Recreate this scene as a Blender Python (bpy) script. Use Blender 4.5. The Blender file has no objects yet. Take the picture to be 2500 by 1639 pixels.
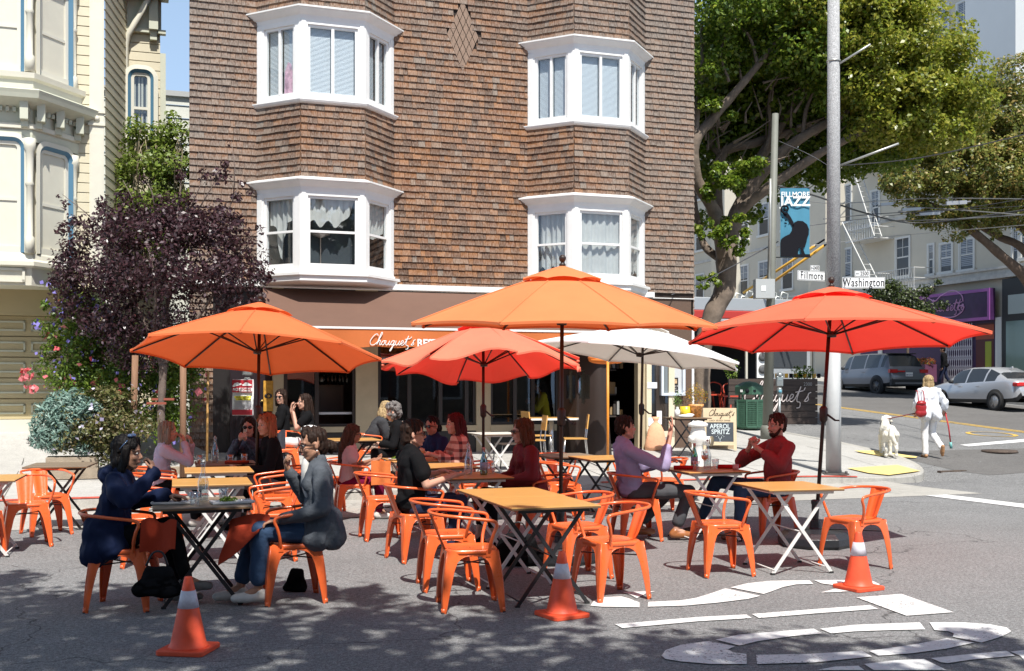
import bpy, bmesh, math, random
import numpy as np
from mathutils import Vector, Matrix, Euler, noise
R=math.radians; PI=math.pi
rnd=random.Random(7)
sc=bpy.context.scene; COL=sc.collection
F=2700.0; EYE=1.62; TH=math.atan(F/8000.0); CT,ST=math.cos(TH),math.sin(TH)
X0,Y0=-0.923,2700/130.0
def W(u,v,z=0): return Vector((X0+u*CT-v*ST, Y0+u*ST+v*CT, z))
def UV(X,Y): return ((X-X0)*CT+(Y-Y0)*ST, -(X-X0)*ST+(Y-Y0)*CT)
def P(px,py,Y): return Vector(((px-1250)/F*Y, Y, EYE-(py-945)/F*Y))
def onv(px,py,v):          # pixel -> (u,z) on a plane v=const of the street grid
    r=(px-1250)/F; u=(r*(Y0+v*CT)-X0+v*ST)/(CT-r*ST); Y=Y0+u*ST+v*CT
    return u, EYE-(py-945)/F*Y
def onu(px,py,u):          # pixel -> (v,z) on a plane u=const
    r=(px-1250)/F; v=(X0+u*CT-r*(Y0+u*ST))/(r*CT+ST); Y=Y0+u*ST+v*CT
    return v, EYE-(py-945)/F*Y
def sst(a,b,x):
    t=max(0,min(1,(x-a)/(b-a))); return t*t*(3-2*t)
def gF(v):
    return .25*sst(-7.5,0.6,v) if v<0 else .25*sst(-7.5,.6,v)+.0625*v
def zstreet(u,v):
    a=-.05*sst(-9,-4,v); return a+(gF(v)-a)*max(sst(6,13,u),sst(-5,0,v)*sst(4,7.5,u))
def zwalk(u,v):
    t=(v+3.75)/3.75
    w=.10+(.30-.015*min(u,0))*min(t,1.0)
    if u<-4.9: w+= .62*sst(-1.2,1.4,v)
    return w+(zstreet(u,v)+.03+.10*sst(-2.6,.5,v)-w)*sst(4.8,8.0,u)
KU,KV,KR=8.75,-3.75,2.6     # corner of the pavement and its radius
def inwalk(u,v):
    if u>KU or v<KV: return False
    if u>KU-KR and v<KV+KR: return (u-KU+KR)**2+(v-KV-KR)**2<KR*KR
    return True
def zg(X,Y):
    u,v=UV(X,Y)
    if inwalk(u,v): return zwalk(u,v)
    if u>24.0 and v>-3.75: return gF(v)+.15
    return zstreet(u,v)
def gp(px,py):             # pixel -> point on the ground
    a=(px-1250)/F; b=(py-945)/F
    lo=3.0
    while lo<160:
        if EYE-b*lo<=zg(a*lo,lo): break
        lo+=.02
    return Vector((a*lo,lo,zg(a*lo,lo)))
# ---------------------------------------------------------------- materials
MATS={}
def nt(m): return m.node_tree.nodes, m.node_tree.links
def mat(name,col,rough=.6,metal=0,var=0.0,vs=6,bump=0,bs=60,spec=.5,stretch=None,trl=0,coat=0,emit=None):
    if name in MATS: return MATS[name]
    m=bpy.data.materials.new(name); m.use_nodes=True; N,L=nt(m)
    b=N['Principled BSDF']; b.inputs['Roughness'].default_value=rough; b.inputs['Metallic'].default_value=metal
    b.inputs['Specular IOR Level'].default_value=spec
    if coat: b.inputs['Coat Weight'].default_value=coat; b.inputs['Coat Roughness'].default_value=.15
    c=(*col,1); b.inputs['Base Color'].default_value=c
    if var or bump:
        tc=N.new('ShaderNodeTexCoord'); mp=N.new('ShaderNodeMapping'); L.new(tc.outputs['Object'],mp.inputs[0])
        if stretch: mp.inputs['Scale'].default_value=stretch
    if var:
        n=N.new('ShaderNodeTexNoise'); n.inputs['Scale'].default_value=vs; n.inputs['Detail'].default_value=6; n.inputs['Roughness'].default_value=.65
        L.new(mp.outputs[0],n.inputs['Vector'])
        r=N.new('ShaderNodeMapRange'); r.inputs[1].default_value=.3; r.inputs[2].default_value=.7; r.inputs[3].default_value=1-var; r.inputs[4].default_value=1+var
        L.new(n.outputs[0],r.inputs[0])
        x=N.new('ShaderNodeVectorMath'); x.operation='SCALE'; x.inputs[0].default_value=col; L.new(r.outputs[0],x.inputs['Scale']); L.new(x.outputs[0],b.inputs['Base Color'])
    if bump:
        n2=N.new('ShaderNodeTexNoise'); n2.inputs['Scale'].default_value=bs; n2.inputs['Detail'].default_value=4
        L.new(mp.outputs[0],n2.inputs['Vector'])
        bp=N.new('ShaderNodeBump'); bp.inputs['Strength'].default_value=bump; bp.inputs['Distance'].default_value=.02; L.new(n2.outputs[0],bp.inputs['Height']); L.new(bp.outputs[0],b.inputs['Normal'])
    if trl:
        t=N.new('ShaderNodeBsdfTranslucent'); src=b.inputs['Base Color']
        if src.is_linked: L.new(src.links[0].from_socket,t.inputs[0])
        else: t.inputs[0].default_value=c
        mx=N.new('ShaderNodeMixShader'); mx.inputs[0].default_value=trl; L.new(b.outputs[0],mx.inputs[1]); L.new(t.outputs[0],mx.inputs[2]); L.new(mx.outputs[0],N['Material Output'].inputs[0])
    if emit: b.inputs['Emission Color'].default_value=(*emit[0],1); b.inputs['Emission Strength'].default_value=emit[1]
    MATS[name]=m; return m
def glassmat(name,tint=(.8,.86,.88),tr=.6,rough=.02):
    if name in MATS: return MATS[name]
    m=bpy.data.materials.new(name); m.use_nodes=True; N,L=nt(m); N.remove(N['Principled BSDF'])
    g=N.new('ShaderNodeBsdfGlossy'); g.inputs['Roughness'].default_value=rough; g.inputs[0].default_value=(.9,.95,1,1)
    t=N.new('ShaderNodeBsdfTransparent'); t.inputs[0].default_value=(*tint,1)
    fr=N.new('ShaderNodeLayerWeight'); pw=N.new('ShaderNodeMath'); pw.operation='POWER'; pw.inputs[1].default_value=4; L.new(fr.outputs['Facing'],pw.inputs[0])
    ad=N.new('ShaderNodeMath'); ad.operation='MULTIPLY_ADD'; ad.inputs[1].default_value=.75; ad.inputs[2].default_value=1-tr; L.new(pw.outputs[0],ad.inputs[0]); ad.use_clamp=True
    mx=N.new('ShaderNodeMixShader'); L.new(ad.outputs[0],mx.inputs[0]); L.new(t.outputs[0],mx.inputs[1]); L.new(g.outputs[0],mx.inputs[2]); L.new(mx.outputs[0],N['Material Output'].inputs[0])
    MATS[name]=m; return m
# ---------------------------------------------------------------- mesh builder
class MB:
    def __init__(s): s.v=[]; s.f=[]; s.m=[]; s.sm=[]; s.uv=None
    def add(s,vs,fs,mi=0,sm=False):
        o=len(s.v); s.v+= [tuple(p) for p in vs]
        for f in fs: s.f.append(tuple(i+o for i in f)); s.m.append(mi); s.sm.append(sm)
        return s
    def box(s,x0,x1,y0,y1,z0,z1,mi=0,M=None):
        vs=[Vector((x,y,z)) for z in(z0,z1) for y in(y0,y1) for x in(x0,x1)]
        if M: vs=[M@p for p in vs]
        return s.add(vs,[(0,2,3,1),(4,5,7,6),(0,1,5,4),(2,6,7,3),(0,4,6,2),(1,3,7,5)],mi)
    def cb(s,c,d,mi=0,rz=0,M=None):
        T=Matrix.Translation(c)@Matrix.Rotation(rz,4,'Z')
        if M: T=Matrix.Translation(c)@M
        return s.box(-d[0]/2,d[0]/2,-d[1]/2,d[1]/2,-d[2]/2,d[2]/2,mi,T)
    def bar(s,a,b,w,h,mi=0,up=(0,0,1)):      # rectangular bar a->b, w sideways, h along up
        a=Vector(a);b=Vector(b);d=(b-a); l=d.length
        if l<1e-6: return s
        d/=l; up=Vector(up); 
        if abs(d.dot(up))>.99: up=Vector((0,1,0)) if abs(d.y)<.9 else Vector((1,0,0))
        sd=d.cross(up).normalized(); up=sd.cross(d)
        vs=[p+sd*(i*w/2)+up*(j*h/2) for p in(a,b) for i,j in((-1,-1),(1,-1),(1,1),(-1,1))]
        return s.add(vs,[(0,1,2,3),(7,6,5,4),(0,4,5,1),(1,5,6,2),(2,6,7,3),(3,7,4,0)],mi)
    def tube(s,pts,r,n=8,mi=0,cap=True,sm=True,closed=False):
        pts=[Vector(p) for p in pts]; k=len(pts); rs=r if isinstance(r,(list,tuple)) else [r]*k
        vs=[]; prev=None
        for i,p in enumerate(pts):
            if closed: d=pts[(i+1)%k]-pts[i-1]
            else: d=pts[min(i+1,k-1)]-pts[max(i-1,0)]
            if d.length<1e-9: d=Vector((0,0,1))
            d.normalize()
            if prev is None:
                a=Vector((0,0,1)) if abs(d.z)<.9 else Vector((1,0,0)); prev=d.cross(a).normalized()
            x=(prev-d*prev.dot(d)); x=x.normalized() if x.length>1e-6 else d.orthogonal().normalized()
            prev=x; y=d.cross(x)
            for j in range(n):
                t=2*PI*j/n; vs.append(p+(x*math.cos(t)+y*math.sin(t))*rs[i])
        fs=[]
        for i in range(k if closed else k-1):
            i2=(i+1)%k
            for j in range(n): fs.append((i*n+j,i*n+(j+1)%n,i2*n+(j+1)%n,i2*n+j))
        if cap and not closed: fs.append(tuple(range(n-1,-1,-1))); fs.append(tuple(range((k-1)*n,k*n)))
        return s.add(vs,fs,mi,sm)
    def lathe(s,prof,n=16,c=(0,0,0),mi=0,sm=True,M=None):   # prof: (r,z)
        vs=[];c=Vector(c)
        for r,z in prof:
            for j in range(n):
                t=2*PI*j/n; p=Vector((r*math.cos(t),r*math.sin(t),z))
                if M: p=M@p
                vs.append(p+c)
        fs=[(i*n+j,i*n+(j+1)%n,(i+1)*n+(j+1)%n,(i+1)*n+j) for i in range(len(prof)-1) for j in range(n)]
        if prof[0][0]>1e-5: fs.append(tuple(range(n-1,-1,-1)))
        if prof[-1][0]>1e-5: fs.append(tuple(range((len(prof)-1)*n,len(prof)*n)))
        return s.add(vs,fs,mi,sm)
    def ell(s,c,r,n=12,mi=0,M=None):
        h=n//2+1
        prof=[(math.sin(PI*i/h),-math.cos(PI*i/h)) for i in range(h+1)]
        c=Vector(c); vs=[];fs=[]
        vs.append(Vector((0,0,-1)))
        for i in range(1,h):
            for j in range(n):
                t=2*PI*j/n; vs.append(Vector((prof[i][0]*math.cos(t),prof[i][0]*math.sin(t),prof[i][1])))
        vs.append(Vector((0,0,1)))
        for j in range(n):
            fs.append((0,1+(j+1)%n,1+j)); e=1+(h-2)*n; fs.append((len(vs)-1,e+j,e+(j+1)%n))
        for i in range(h-2):
            for j in range(n):
                a=1+i*n; fs.append((a+j,a+(j+1)%n,a+n+(j+1)%n,a+n+j))
        r=Vector(r) if not isinstance(r,(int,float)) else Vector((r,r,r))
        out=[]
        for p in vs:
            q=Vector((p.x*r.x,p.y*r.y,p.z*r.z))
            if M: q=M.to_3x3()@q
            out.append(q+c)
        return s.add(out,fs,mi,True)
    def limb(s,a,ra,b,rb,n=10,mi=0):           # round-ended tapered limb, closed
        a=Vector(a);b=Vector(b);d=(b-a).normalized() if (b-a).length>1e-6 else Vector((0,0,1))
        pts=[a-d*ra*.97,a-d*ra*.7,a-d*ra*.3,a,a.lerp(b,.5),b,b+d*rb*.3,b+d*rb*.7,b+d*rb*.97]
        rs=[ra*.25,ra*.71,ra*.95,ra,(ra+rb)/2,rb,rb*.95,rb*.71,rb*.25]
        return s.tube(pts,rs,n,mi)
    def prism(s,pts2,z0,z1,mi=0,M=None):
        n=len(pts2); vs=[Vector((x,y,z0)) for x,y in pts2]+[Vector((x,y,z1)) for x,y in pts2]
        if M: vs=[M@p for p in vs]
        fs=[tuple(range(n-1,-1,-1)),tuple(range(n,2*n))]+[(i,(i+1)%n,n+(i+1)%n,n+i) for i in range(n)]
        return s.add(vs,fs,mi)
    def build(s,name,mats,parent=None,loc=None,rz=0,bevel=0):
        me=bpy.data.meshes.new(name); me.from_pydata(s.v,[],s.f)
        if not isinstance(mats,(list,tuple)): mats=[mats]
        for m in mats: me.materials.append(m)
        me.polygons.foreach_set('material_index',s.m); me.polygons.foreach_set('use_smooth',s.sm)
        if s.uv:
            l=me.uv_layers.new(name='UVMap'); l.data.foreach_set('uv',s.uv)
        me.update()
        o=bpy.data.objects.new(name,me); COL.objects.link(o)
        if parent: o.parent=parent
        if loc is not None: o.location=loc
        if rz: o.rotation_euler=(0,0,rz)
        if bevel:
            b=o.modifiers.new('b','BEVEL'); b.width=bevel; b.segments=2; b.limit_method='ANGLE'
        return o
def tag(o,label,cat,group=None):
    o['label']=label; o['category']=cat
    if group: o['group']=group
    return o
def thing(name,label,cat,loc=(0,0,0),rz=0,group=None):
    o=bpy.data.objects.new(name,None); COL.objects.link(o); o.location=loc; o.rotation_euler=(0,0,rz); o.empty_display_size=.1
    return tag(o,label,cat,group)
def struct(o,kind='structure'): o['kind']=kind; return o
def kids(o): return [c for c in bpy.data.objects if c.parent==o]
def dup(root,loc,rz,label=None,swap=None):
    r=root.copy(); COL.objects.link(r); r.location=loc; r.rotation_euler=(0,0,rz)
    if label: r['label']=label
    def rec(a,b):
        for ch in kids(a):
            c=ch.copy(); COL.objects.link(c); c.parent=b
            if swap:
                for sl,(k) in enumerate(c.material_slots):
                    if k.material and k.material.name in swap: k.link='OBJECT'; k.material=swap[k.material.name]
            rec(ch,c)
    rec(root,r); return r
def arc(cx,cy,r,a0,a1,n): return [(cx+r*math.cos(R(a0+(a1-a0)*i/n)),cy+r*math.sin(R(a0+(a1-a0)*i/n))) for i in range(n+1)]
def text_mesh(name,txt,size,m,parent,M,ext=.002,align='CENTER',space=1.0,xs=1.0,bold=0):
    cu=bpy.data.curves.new('t','FONT'); cu.body=txt; cu.size=size; cu.align_x=align; cu.align_y='CENTER'; cu.extrude=ext; cu.space_character=space; cu.offset=bold; cu.resolution_u=4
    t=bpy.data.objects.new('t',cu); COL.objects.link(t); dg=bpy.context.evaluated_depsgraph_get()
    me=bpy.data.meshes.new_from_object(t.evaluated_get(dg)); bpy.data.objects.remove(t)
    me.transform(Matrix.Diagonal((xs,1,1,1))); me.transform(M); me.materials.clear(); me.materials.append(m)
    o=bpy.data.objects.new(name,me); COL.objects.link(o); o.parent=parent; return o
# text standing on a wall facing -y (the viewer's side), reading left to right along +x
def Mwall(x,y,z,rz=0): return Matrix.Translation((x,y,z))@Matrix.Rotation(rz,4,'Z')@Matrix.Rotation(PI/2,4,'X')
def catmull(pts,n=6):
    o=[]; k=len(pts); pts=[Vector(p) for p in pts]
    for i in range(k-1):
        a=pts[max(i-1,0)];b=pts[i];c=pts[i+1];d=pts[min(i+2,k-1)]
        for j in range(n):
            t=j/n; o.append(.5*((2*b)+(c-a)*t+(2*a-5*b+4*c-d)*t*t+(3*b-a-3*c+d)*t**3))
    o.append(pts[-1]); return o
# script lettering: strokes in a unit em, drawn as thin rounded strokes
SCR={'C':([[(.62,.78),(.5,.95),(.25,.8),(.02,.35),(.1,.03),(.35,.0),(.6,.2)]],.58),
'h':([[(0,.1),(.18,.5),(.38,1.0),(.28,1.05),(.14,.5),(.05,0)],[(.05,.05),(.2,.38),(.32,.38),(.27,.1),(.33,.0),(.44,.12)]],.42),
'o':([[(.25,.38),(.08,.3),(.04,.08),(.16,0),(.28,.14),(.26,.36),(.42,.34)]],.38),
'u':([[(.02,.38),(0,.1),(.12,0),(.28,.2),(.32,.38),(.28,.1),(.35,0),(.46,.12)]],.44),
'q':([[(.28,.38),(.1,.34),(.03,.1),(.14,0),(.28,.2),(.32,.38),(.22,-.2),(.1,-.5),(.04,-.45),(.2,-.15),(.46,.12)]],.44),
'e':([[(.02,.12),(.2,.22),(.22,.36),(.1,.38),(.02,.18),(.08,.02),(.22,0),(.36,.14)]],.34),
't':([[(.0,.1),(.2,.6),(.26,.8),(.14,.2),(.18,-.0),(.36,-.05),(.38,-.3),(.2,-.35)],[(-.02,.5),(.45,.58)]],.42),
"'":([[(.12,.75),(.06,.6)]],.16),
's':([[(.02,.0),(.2,.3),(.22,.44),(.2,.3),(.26,.1),(.14,0),(.04,.04)],[(.2,.42),(.36,.5)]],.4),
'r':([[(0,.05),(.12,.38),(.14,.34),(.26,.36),(.2,.08),(.32,.08)]],.32),'l':([[(0,.05),(.25,.7),(.25,.98),(.14,.8),(.08,.1),(.2,0),(.3,.12)]],.28),
'm':([[(0,.0),(.06,.38),(.04,.0),(.18,.38),(.2,0),(.34,.38),(.34,.08),(.44,.06)]],.44),'i':([[(.06,.36),(.03,.06),(.14,.04),(.22,.14)],[(.1,.55),(.12,.57)]],.2),
'n':([[(0,.0),(.06,.38),(.04,.0),(.2,.38),(.2,.06),(.32,.06)]],.32),'a':([[(.26,.36),(.08,.32),(.03,.08),(.16,.02),(.28,.36),(.26,.06),(.36,.08)]],.36),
'c':([[(.26,.32),(.12,.38),(.02,.14),(.12,0),(.3,.1)]],.3),'d':([[(.26,.3),(.08,.32),(.03,.08),(.16,.02),(.3,.4),(.4,.95),(.28,.1),(.4,.06)]],.4),'D':([[(.2,.9),(.1,.05),(.4,.0),(.66,.4),(.5,.85),(.1,.9),(-.05,.7)]],.66)}
def script_text(name,txt,size,r,m,parent,M):
    b=MB(); x=0
    for ch in txt:
        st,w=SCR[ch]
        for s_ in st:
            p=[ (M@Vector(((x+a+.18*c)*size,c*size,0.0))) for a,c in s_]
            b.tube(catmull(p,5),r,6)
        x+=w*1.0
    return b.build(name,m,parent)
# ---------------------------------------------------------------- world, sun, camera
w=bpy.data.worlds.new('World'); sc.world=w; w.use_nodes=True; N,L=w.node_tree.nodes,w.node_tree.links
sky=N.new('ShaderNodeTexSky'); sky.sky_type='NISHITA'; sky.sun_disc=False
SUNV=Vector((.13,-.50,.80)).normalized()
el=math.asin(SUNV.z); az=math.atan2(SUNV.x,SUNV.y)
sky.sun_elevation=el; sky.sun_rotation=az; sky.air_density=1.0; sky.dust_density=1.8; sky.ozone_density=.8
tcw=N.new('ShaderNodeTexCoord'); spw=N.new('ShaderNodeSeparateXYZ'); L.new(tcw.outputs['Generated'],spw.inputs[0])
mrw=N.new('ShaderNodeMapRange'); mrw.inputs[1].default_value=.05; mrw.inputs[2].default_value=.85; mrw.inputs[3].default_value=.85; mrw.inputs[4].default_value=0; L.new(spw.outputs[2],mrw.inputs[0])
mxw=N.new('ShaderNodeMix'); mxw.data_type='RGBA'; L.new(mrw.outputs[0],mxw.inputs[0]); L.new(sky.outputs[0],mxw.inputs[6]); mxw.inputs[7].default_value=(7.2,10.2,14.5,1)
L.new(mxw.outputs[2],N['Background'].inputs[0]); N['Background'].inputs[1].default_value=.068
sl=bpy.data.lights.new('sun','SUN'); sl.energy=5.0; sl.angle=R(.53); sl.color=(1,.965,.905)
so=bpy.data.objects.new('sun',sl); COL.objects.link(so); so.rotation_euler=(-SUNV).to_track_quat('-Z','Y').to_euler()
cam=bpy.data.cameras.new('camera'); co=bpy.data.objects.new('camera',cam); COL.objects.link(co)
co.location=(0,0,EYE); co.rotation_euler=(PI/2,0,0); cam.sensor_width=36; cam.lens=36*F/2500; cam.shift_y=(945-819.5)/2500; cam.clip_end=600; sc.camera=co
sc.view_settings.view_transform='Standard'; sc.view_settings.look='None'; sc.view_settings.exposure=0.40; sc.view_settings.gamma=1
sc.cycles.max_bounces=8; sc.cycles.transparent_max_bounces=16; sc.cycles.caustics_reflective=False; sc.cycles.caustics_refractive=False
sc.cycles.use_denoising=True
# ---------------------------------------------------------------- ground
def ground_mat(name,col,speck,crack=0,streak=False,var=.12):
    m=bpy.data.materials.new(name); m.use_nodes=True; N,L=nt(m); b=N['Principled BSDF']; b.inputs['Roughness'].default_value=.88; b.inputs['Specular IOR Level'].default_value=.3
    tc=N.new('ShaderNodeTexCoord')
    def noi(s,d=5,r=.6):
        n=N.new('ShaderNodeTexNoise'); n.inputs['Scale'].default_value=s; n.inputs['Detail'].default_value=d; n.inputs['Roughness'].default_value=r; L.new(tc.outputs['Object'],n.inputs['Vector']); return n.outputs[0]
    def mr(x,a,b_,c,d):
        r=N.new('ShaderNodeMapRange'); r.inputs[1].default_value=a; r.inputs[2].default_value=b_; r.inputs[3].default_value=c; r.inputs[4].default_value=d; L.new(x,r.inputs[0]); return r.outputs[0]
    def mul(a,b_):
        x=N.new('ShaderNodeMath'); x.operation='MULTIPLY'; L.new(a,x.inputs[0]); L.new(b_,x.inputs[1]); return x.outputs[0]
    k=mul(mr(noi(.45),.3,.7,1-var,1+var),mr(noi(6),.3,.7,1-var*.7,1+var*.7))
    k=mul(k,mr(noi(110,2,.5),.32,.68,1-speck,1+speck)); k=mul(k,mr(noi(35,3,.6),.35,.65,1-speck*.6,1+speck*.6))
    k=mul(k,mr(noi(3.1,8,.75),.66,.72,1.0,.80))
    if crack:
        v=N.new('ShaderNodeTexVoronoi'); v.feature='DISTANCE_TO_EDGE'; v.inputs['Scale'].default_value=.23; 
        nn=N.new('ShaderNodeTexNoise'); nn.inputs['Scale'].default_value=1.4; nn.inputs['Detail'].default_value=6; L.new(tc.outputs['Object'],nn.inputs['Vector'])
        ad=N.new('ShaderNodeVectorMath'); ad.operation='ADD'; L.new(tc.outputs['Object'],ad.inputs[0]); L.new(nn.outputs['Color'],ad.inputs[1]); L.new(ad.outputs[0],v.inputs['Vector'])
        k=mul(k,mr(v.outputs[0],.0006,.0028,1-crack,1))
    x=N.new('ShaderNodeVectorMath'); x.operation='SCALE'; x.inputs[0].default_value=col; L.new(k,x.inputs['Scale']); L.new(x.outputs[0],b.inputs['Base Color'])
    bp=N.new('ShaderNodeBump'); bp.inputs['Strength'].default_value=.55; bp.inputs['Distance'].default_value=.006; L.new(noi(130,3,.7),bp.inputs['Height']); L.new(bp.outputs[0],b.inputs['Normal'])
    return m
ASPH=ground_mat('asphalt',(.200,.200,.199),.50,.6)
ASPH2=ground_mat('darker_asphalt',(.14,.135,.13),.3,.4)
CONC=ground_mat('concrete',(.40,.385,.35),.12,.3,var=.14)
CONC2=ground_mat('smooth_concrete',(.42,.41,.385),.12,.3,var=.1)
PAINT=mat('road_paint',(.74,.735,.72),.7,var=.10,vs=14,bump=.3,bs=90)
def wear(m,dark=(.16,.155,.15,1)):
    N,L=nt(m); b=N['Principled BSDF']; tc=N.new('ShaderNodeTexCoord'); n=N.new('ShaderNodeTexNoise'); n.inputs['Scale'].default_value=42; n.inputs['Detail'].default_value=7; n.inputs['Roughness'].default_value=.75; L.new(tc.outputs['Object'],n.inputs[0])
    n2=N.new('ShaderNodeTexNoise'); n2.inputs['Scale'].default_value=1.3; n2.inputs['Detail'].default_value=5; L.new(tc.outputs['Object'],n2.inputs[0]); a=N.new('ShaderNodeMath'); a.operation='MULTIPLY_ADD'; a.inputs[1].default_value=.42; L.new(n2.outputs[0],a.inputs[0]); L.new(n.outputs[0],a.inputs[2])
    r=N.new('ShaderNodeMapRange'); r.inputs[1].default_value=.79; r.inputs[2].default_value=.84; L.new(a.outputs[0],r.inputs[0]); mx=N.new('ShaderNodeMix'); mx.data_type='RGBA'; L.new(r.outputs[0],mx.inputs[0]); L.new(b.inputs['Base Color'].links[0].from_socket,mx.inputs[6]); mx.inputs[7].default_value=dark; L.new(mx.outputs[2],b.inputs['Base Color'])
wear(PAINT)
YPAINT=mat('yellow_paint',(.66,.42,.08),.7,var=.2,vs=9); wear(YPAINT)
RPAINT=mat('red_kerb_paint',(.5,.09,.06),.7,var=.3,vs=7)
def sheet(name,us,vs,zf,m,dz=0,inside=None):
    b=MB(); idx={}
    for i,u in enumerate(us):
        for j,v in enumerate(vs):
            idx[i,j]=len(b.v); b.v.append(tuple(W(u,v,zf(u,v)+dz)))
    for i in range(len(us)-1):
        for j in range(len(vs)-1):
            b.f.append((idx[i,j],idx[i+1,j],idx[i+1,j+1],idx[i,j+1])); b.m.append(0); b.sm.append(True)
    return struct(b.build(name,m))
def lin(a,b,n): return [a+(b-a)*i/n for i in range(n+1)]
sheet('street',lin(-90,-12,12)+lin(-11,24,70)+lin(25,140,20),lin(-80,-12,14)+lin(-11.5,5,40)+lin(6,150,30),lambda u,v: zstreet(u,v) if v<-3.75 or u>8 else zstreet(u,v)-.12,ASPH)
# darker patch of newer asphalt in the crossing street
sheet('street_patch',lin(8.9,14.2,12),lin(-3.7,-.2,8),zstreet,ASPH2,.004)
sheet('street_far_patch',lin(15.9,23.6,10),lin(3,60,40),zstreet,ASPH2,.004)
# concrete parking strip
sheet('gutter_path',lin(-60,-8,10)+lin(-7,6.6,28),lin(-6.1,-3.76,5),zstreet,CONC,.004)
# pavement: strips of the corner-shaped area
b=MB()
def walkstrip(u0,u1,n,vtop):
    us=lin(u0,u1,n)
    for i in range(n):
        for k in range(40):
            pass
cols=lin(-60,-9,14)+lin(-8,4.6,26)+lin(4.9,KU,18)
vm=[0,.03,.08,.15,.3,.45,.6,.75,.9,1.0]
def vedge(u): 
    if u>KU-KR: return KV+KR-math.sqrt(max(0,KR*KR-(u-KU+KR)**2))
    return KV
grid=[]
for u in cols:
    ve=vedge(u); vv=[ve+(2.4-ve)*t for t in vm]+lin(4,60,14)
    if u<5.2 and u>-5.6: vv=[ve+(2.4-ve)*t for t in vm]+[2.45+.01*i for i in range(15)]
    grid.append([W(u,v,zwalk(u,v)) for v in vv])
n=len(grid[0]); o=len(b.v)
for g in grid: b.v+= [tuple(p) for p in g]
for i in range(len(cols)-1):
    for j in range(n-1): b.f.append((i*n+j,(i+1)*n+j,(i+1)*n+j+1,i*n+j+1)); b.m.append(0); b.sm.append(True)
struct(b.build('pavement',CONC2))
# kerb band (concrete lip + face) following the pavement edge
ed=[(u,KV) for u in lin(-60,KU-KR,60)]+[(KU-KR+KR*math.sin(R(a)),KV+KR-KR*math.cos(R(a))) for a in range(8,91,8)]+[(KU,v) for v in lin(KV+KR+.2,60,40)]
b=MB(); 
def inn(i):
    a=Vector(ed[max(i-1,0)]); c=Vector(ed[min(i+1,len(ed)-1)]); d=(c-a).normalized(); return Vector((-d.y,d.x))
vs=[]
for i,(u,v) in enumerate(ed):
    q=inn(i); z=zwalk(u,v)+.006
    vs+= [W(u+q.x*.16,v+q.y*.16,z),W(u,v,z),W(u-q.x*.02,v-q.y*.02,z-.03),W(u-q.x*.03,v-q.y*.03,z-.3)]
fs=[(i*4+j,i*4+4+j,i*4+5+j,i*4+1+j) for i in range(len(ed)-1) for j in range(3)]
b.add(vs,fs); struct(b.build('pavement_kerb',CONC))
b=MB()   # red paint on part of the kerb top
for (a,c) in((-8.6,-4.4),(1.2,6.0)):
    us=lin(a,c,8); vs=[]
    for u in us: vs+=[W(u,KV+.05,zwalk(u,KV)+.011),W(u,KV-.025,zwalk(u,KV)+.011),W(u,KV-.026,zwalk(u,KV)-.005)]
    b.add(vs,[(i*3+j,i*3+3+j,i*3+4+j,i*3+1+j) for i in range(8) for j in(0,1)])
struct(b.build('pavement_red_stripe',RPAINT))
b=MB()   # joints scored in the pavement
for u in [x*1.5-21 for x in range(0,20)]:
    for k in range(6):
        v0=KV+.16+k*.6; v1=v0+.6; b.add([W(u-.006,v0,zwalk(u,v0)+.004),W(u+.006,v0,zwalk(u,v0)+.004),W(u+.006,v1,zwalk(u,v1)+.004),W(u-.006,v1,zwalk(u,v1)+.004)],[(0,1,2,3)])
for v in(-2.5,-1.3):
    for k in range(52):
        u=-21+k*.5; b.add([W(u,v-.006,zwalk(u,v)+.004),W(u+.5,v-.006,zwalk(u+.5,v)+.004),W(u+.5,v+.006,zwalk(u+.5,v)+.004),W(u,v+.006,zwalk(u,v)+.004)],[(0,1,2,3)])
struct(b.build('pavement_joints',mat('joint',(.13,.125,.11),.9)))
# far pavement
sheet('far_pavement',lin(24,34,6),lin(-3.75,120,60),lambda u,v:gF(v)+.15,CONC)
b=MB(); 
for k in range(60):
    v0=-3.75+k*2;v1=v0+2; b.add([W(23.98,v0,gF(v0)+.15),W(23.98,v1,gF(v1)+.15),W(23.98,v1,gF(v1)-.1),W(23.98,v0,gF(v0)-.1)],[(0,1,2,3)])
struct(b.build('far_pavement_kerb',CONC))
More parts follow.
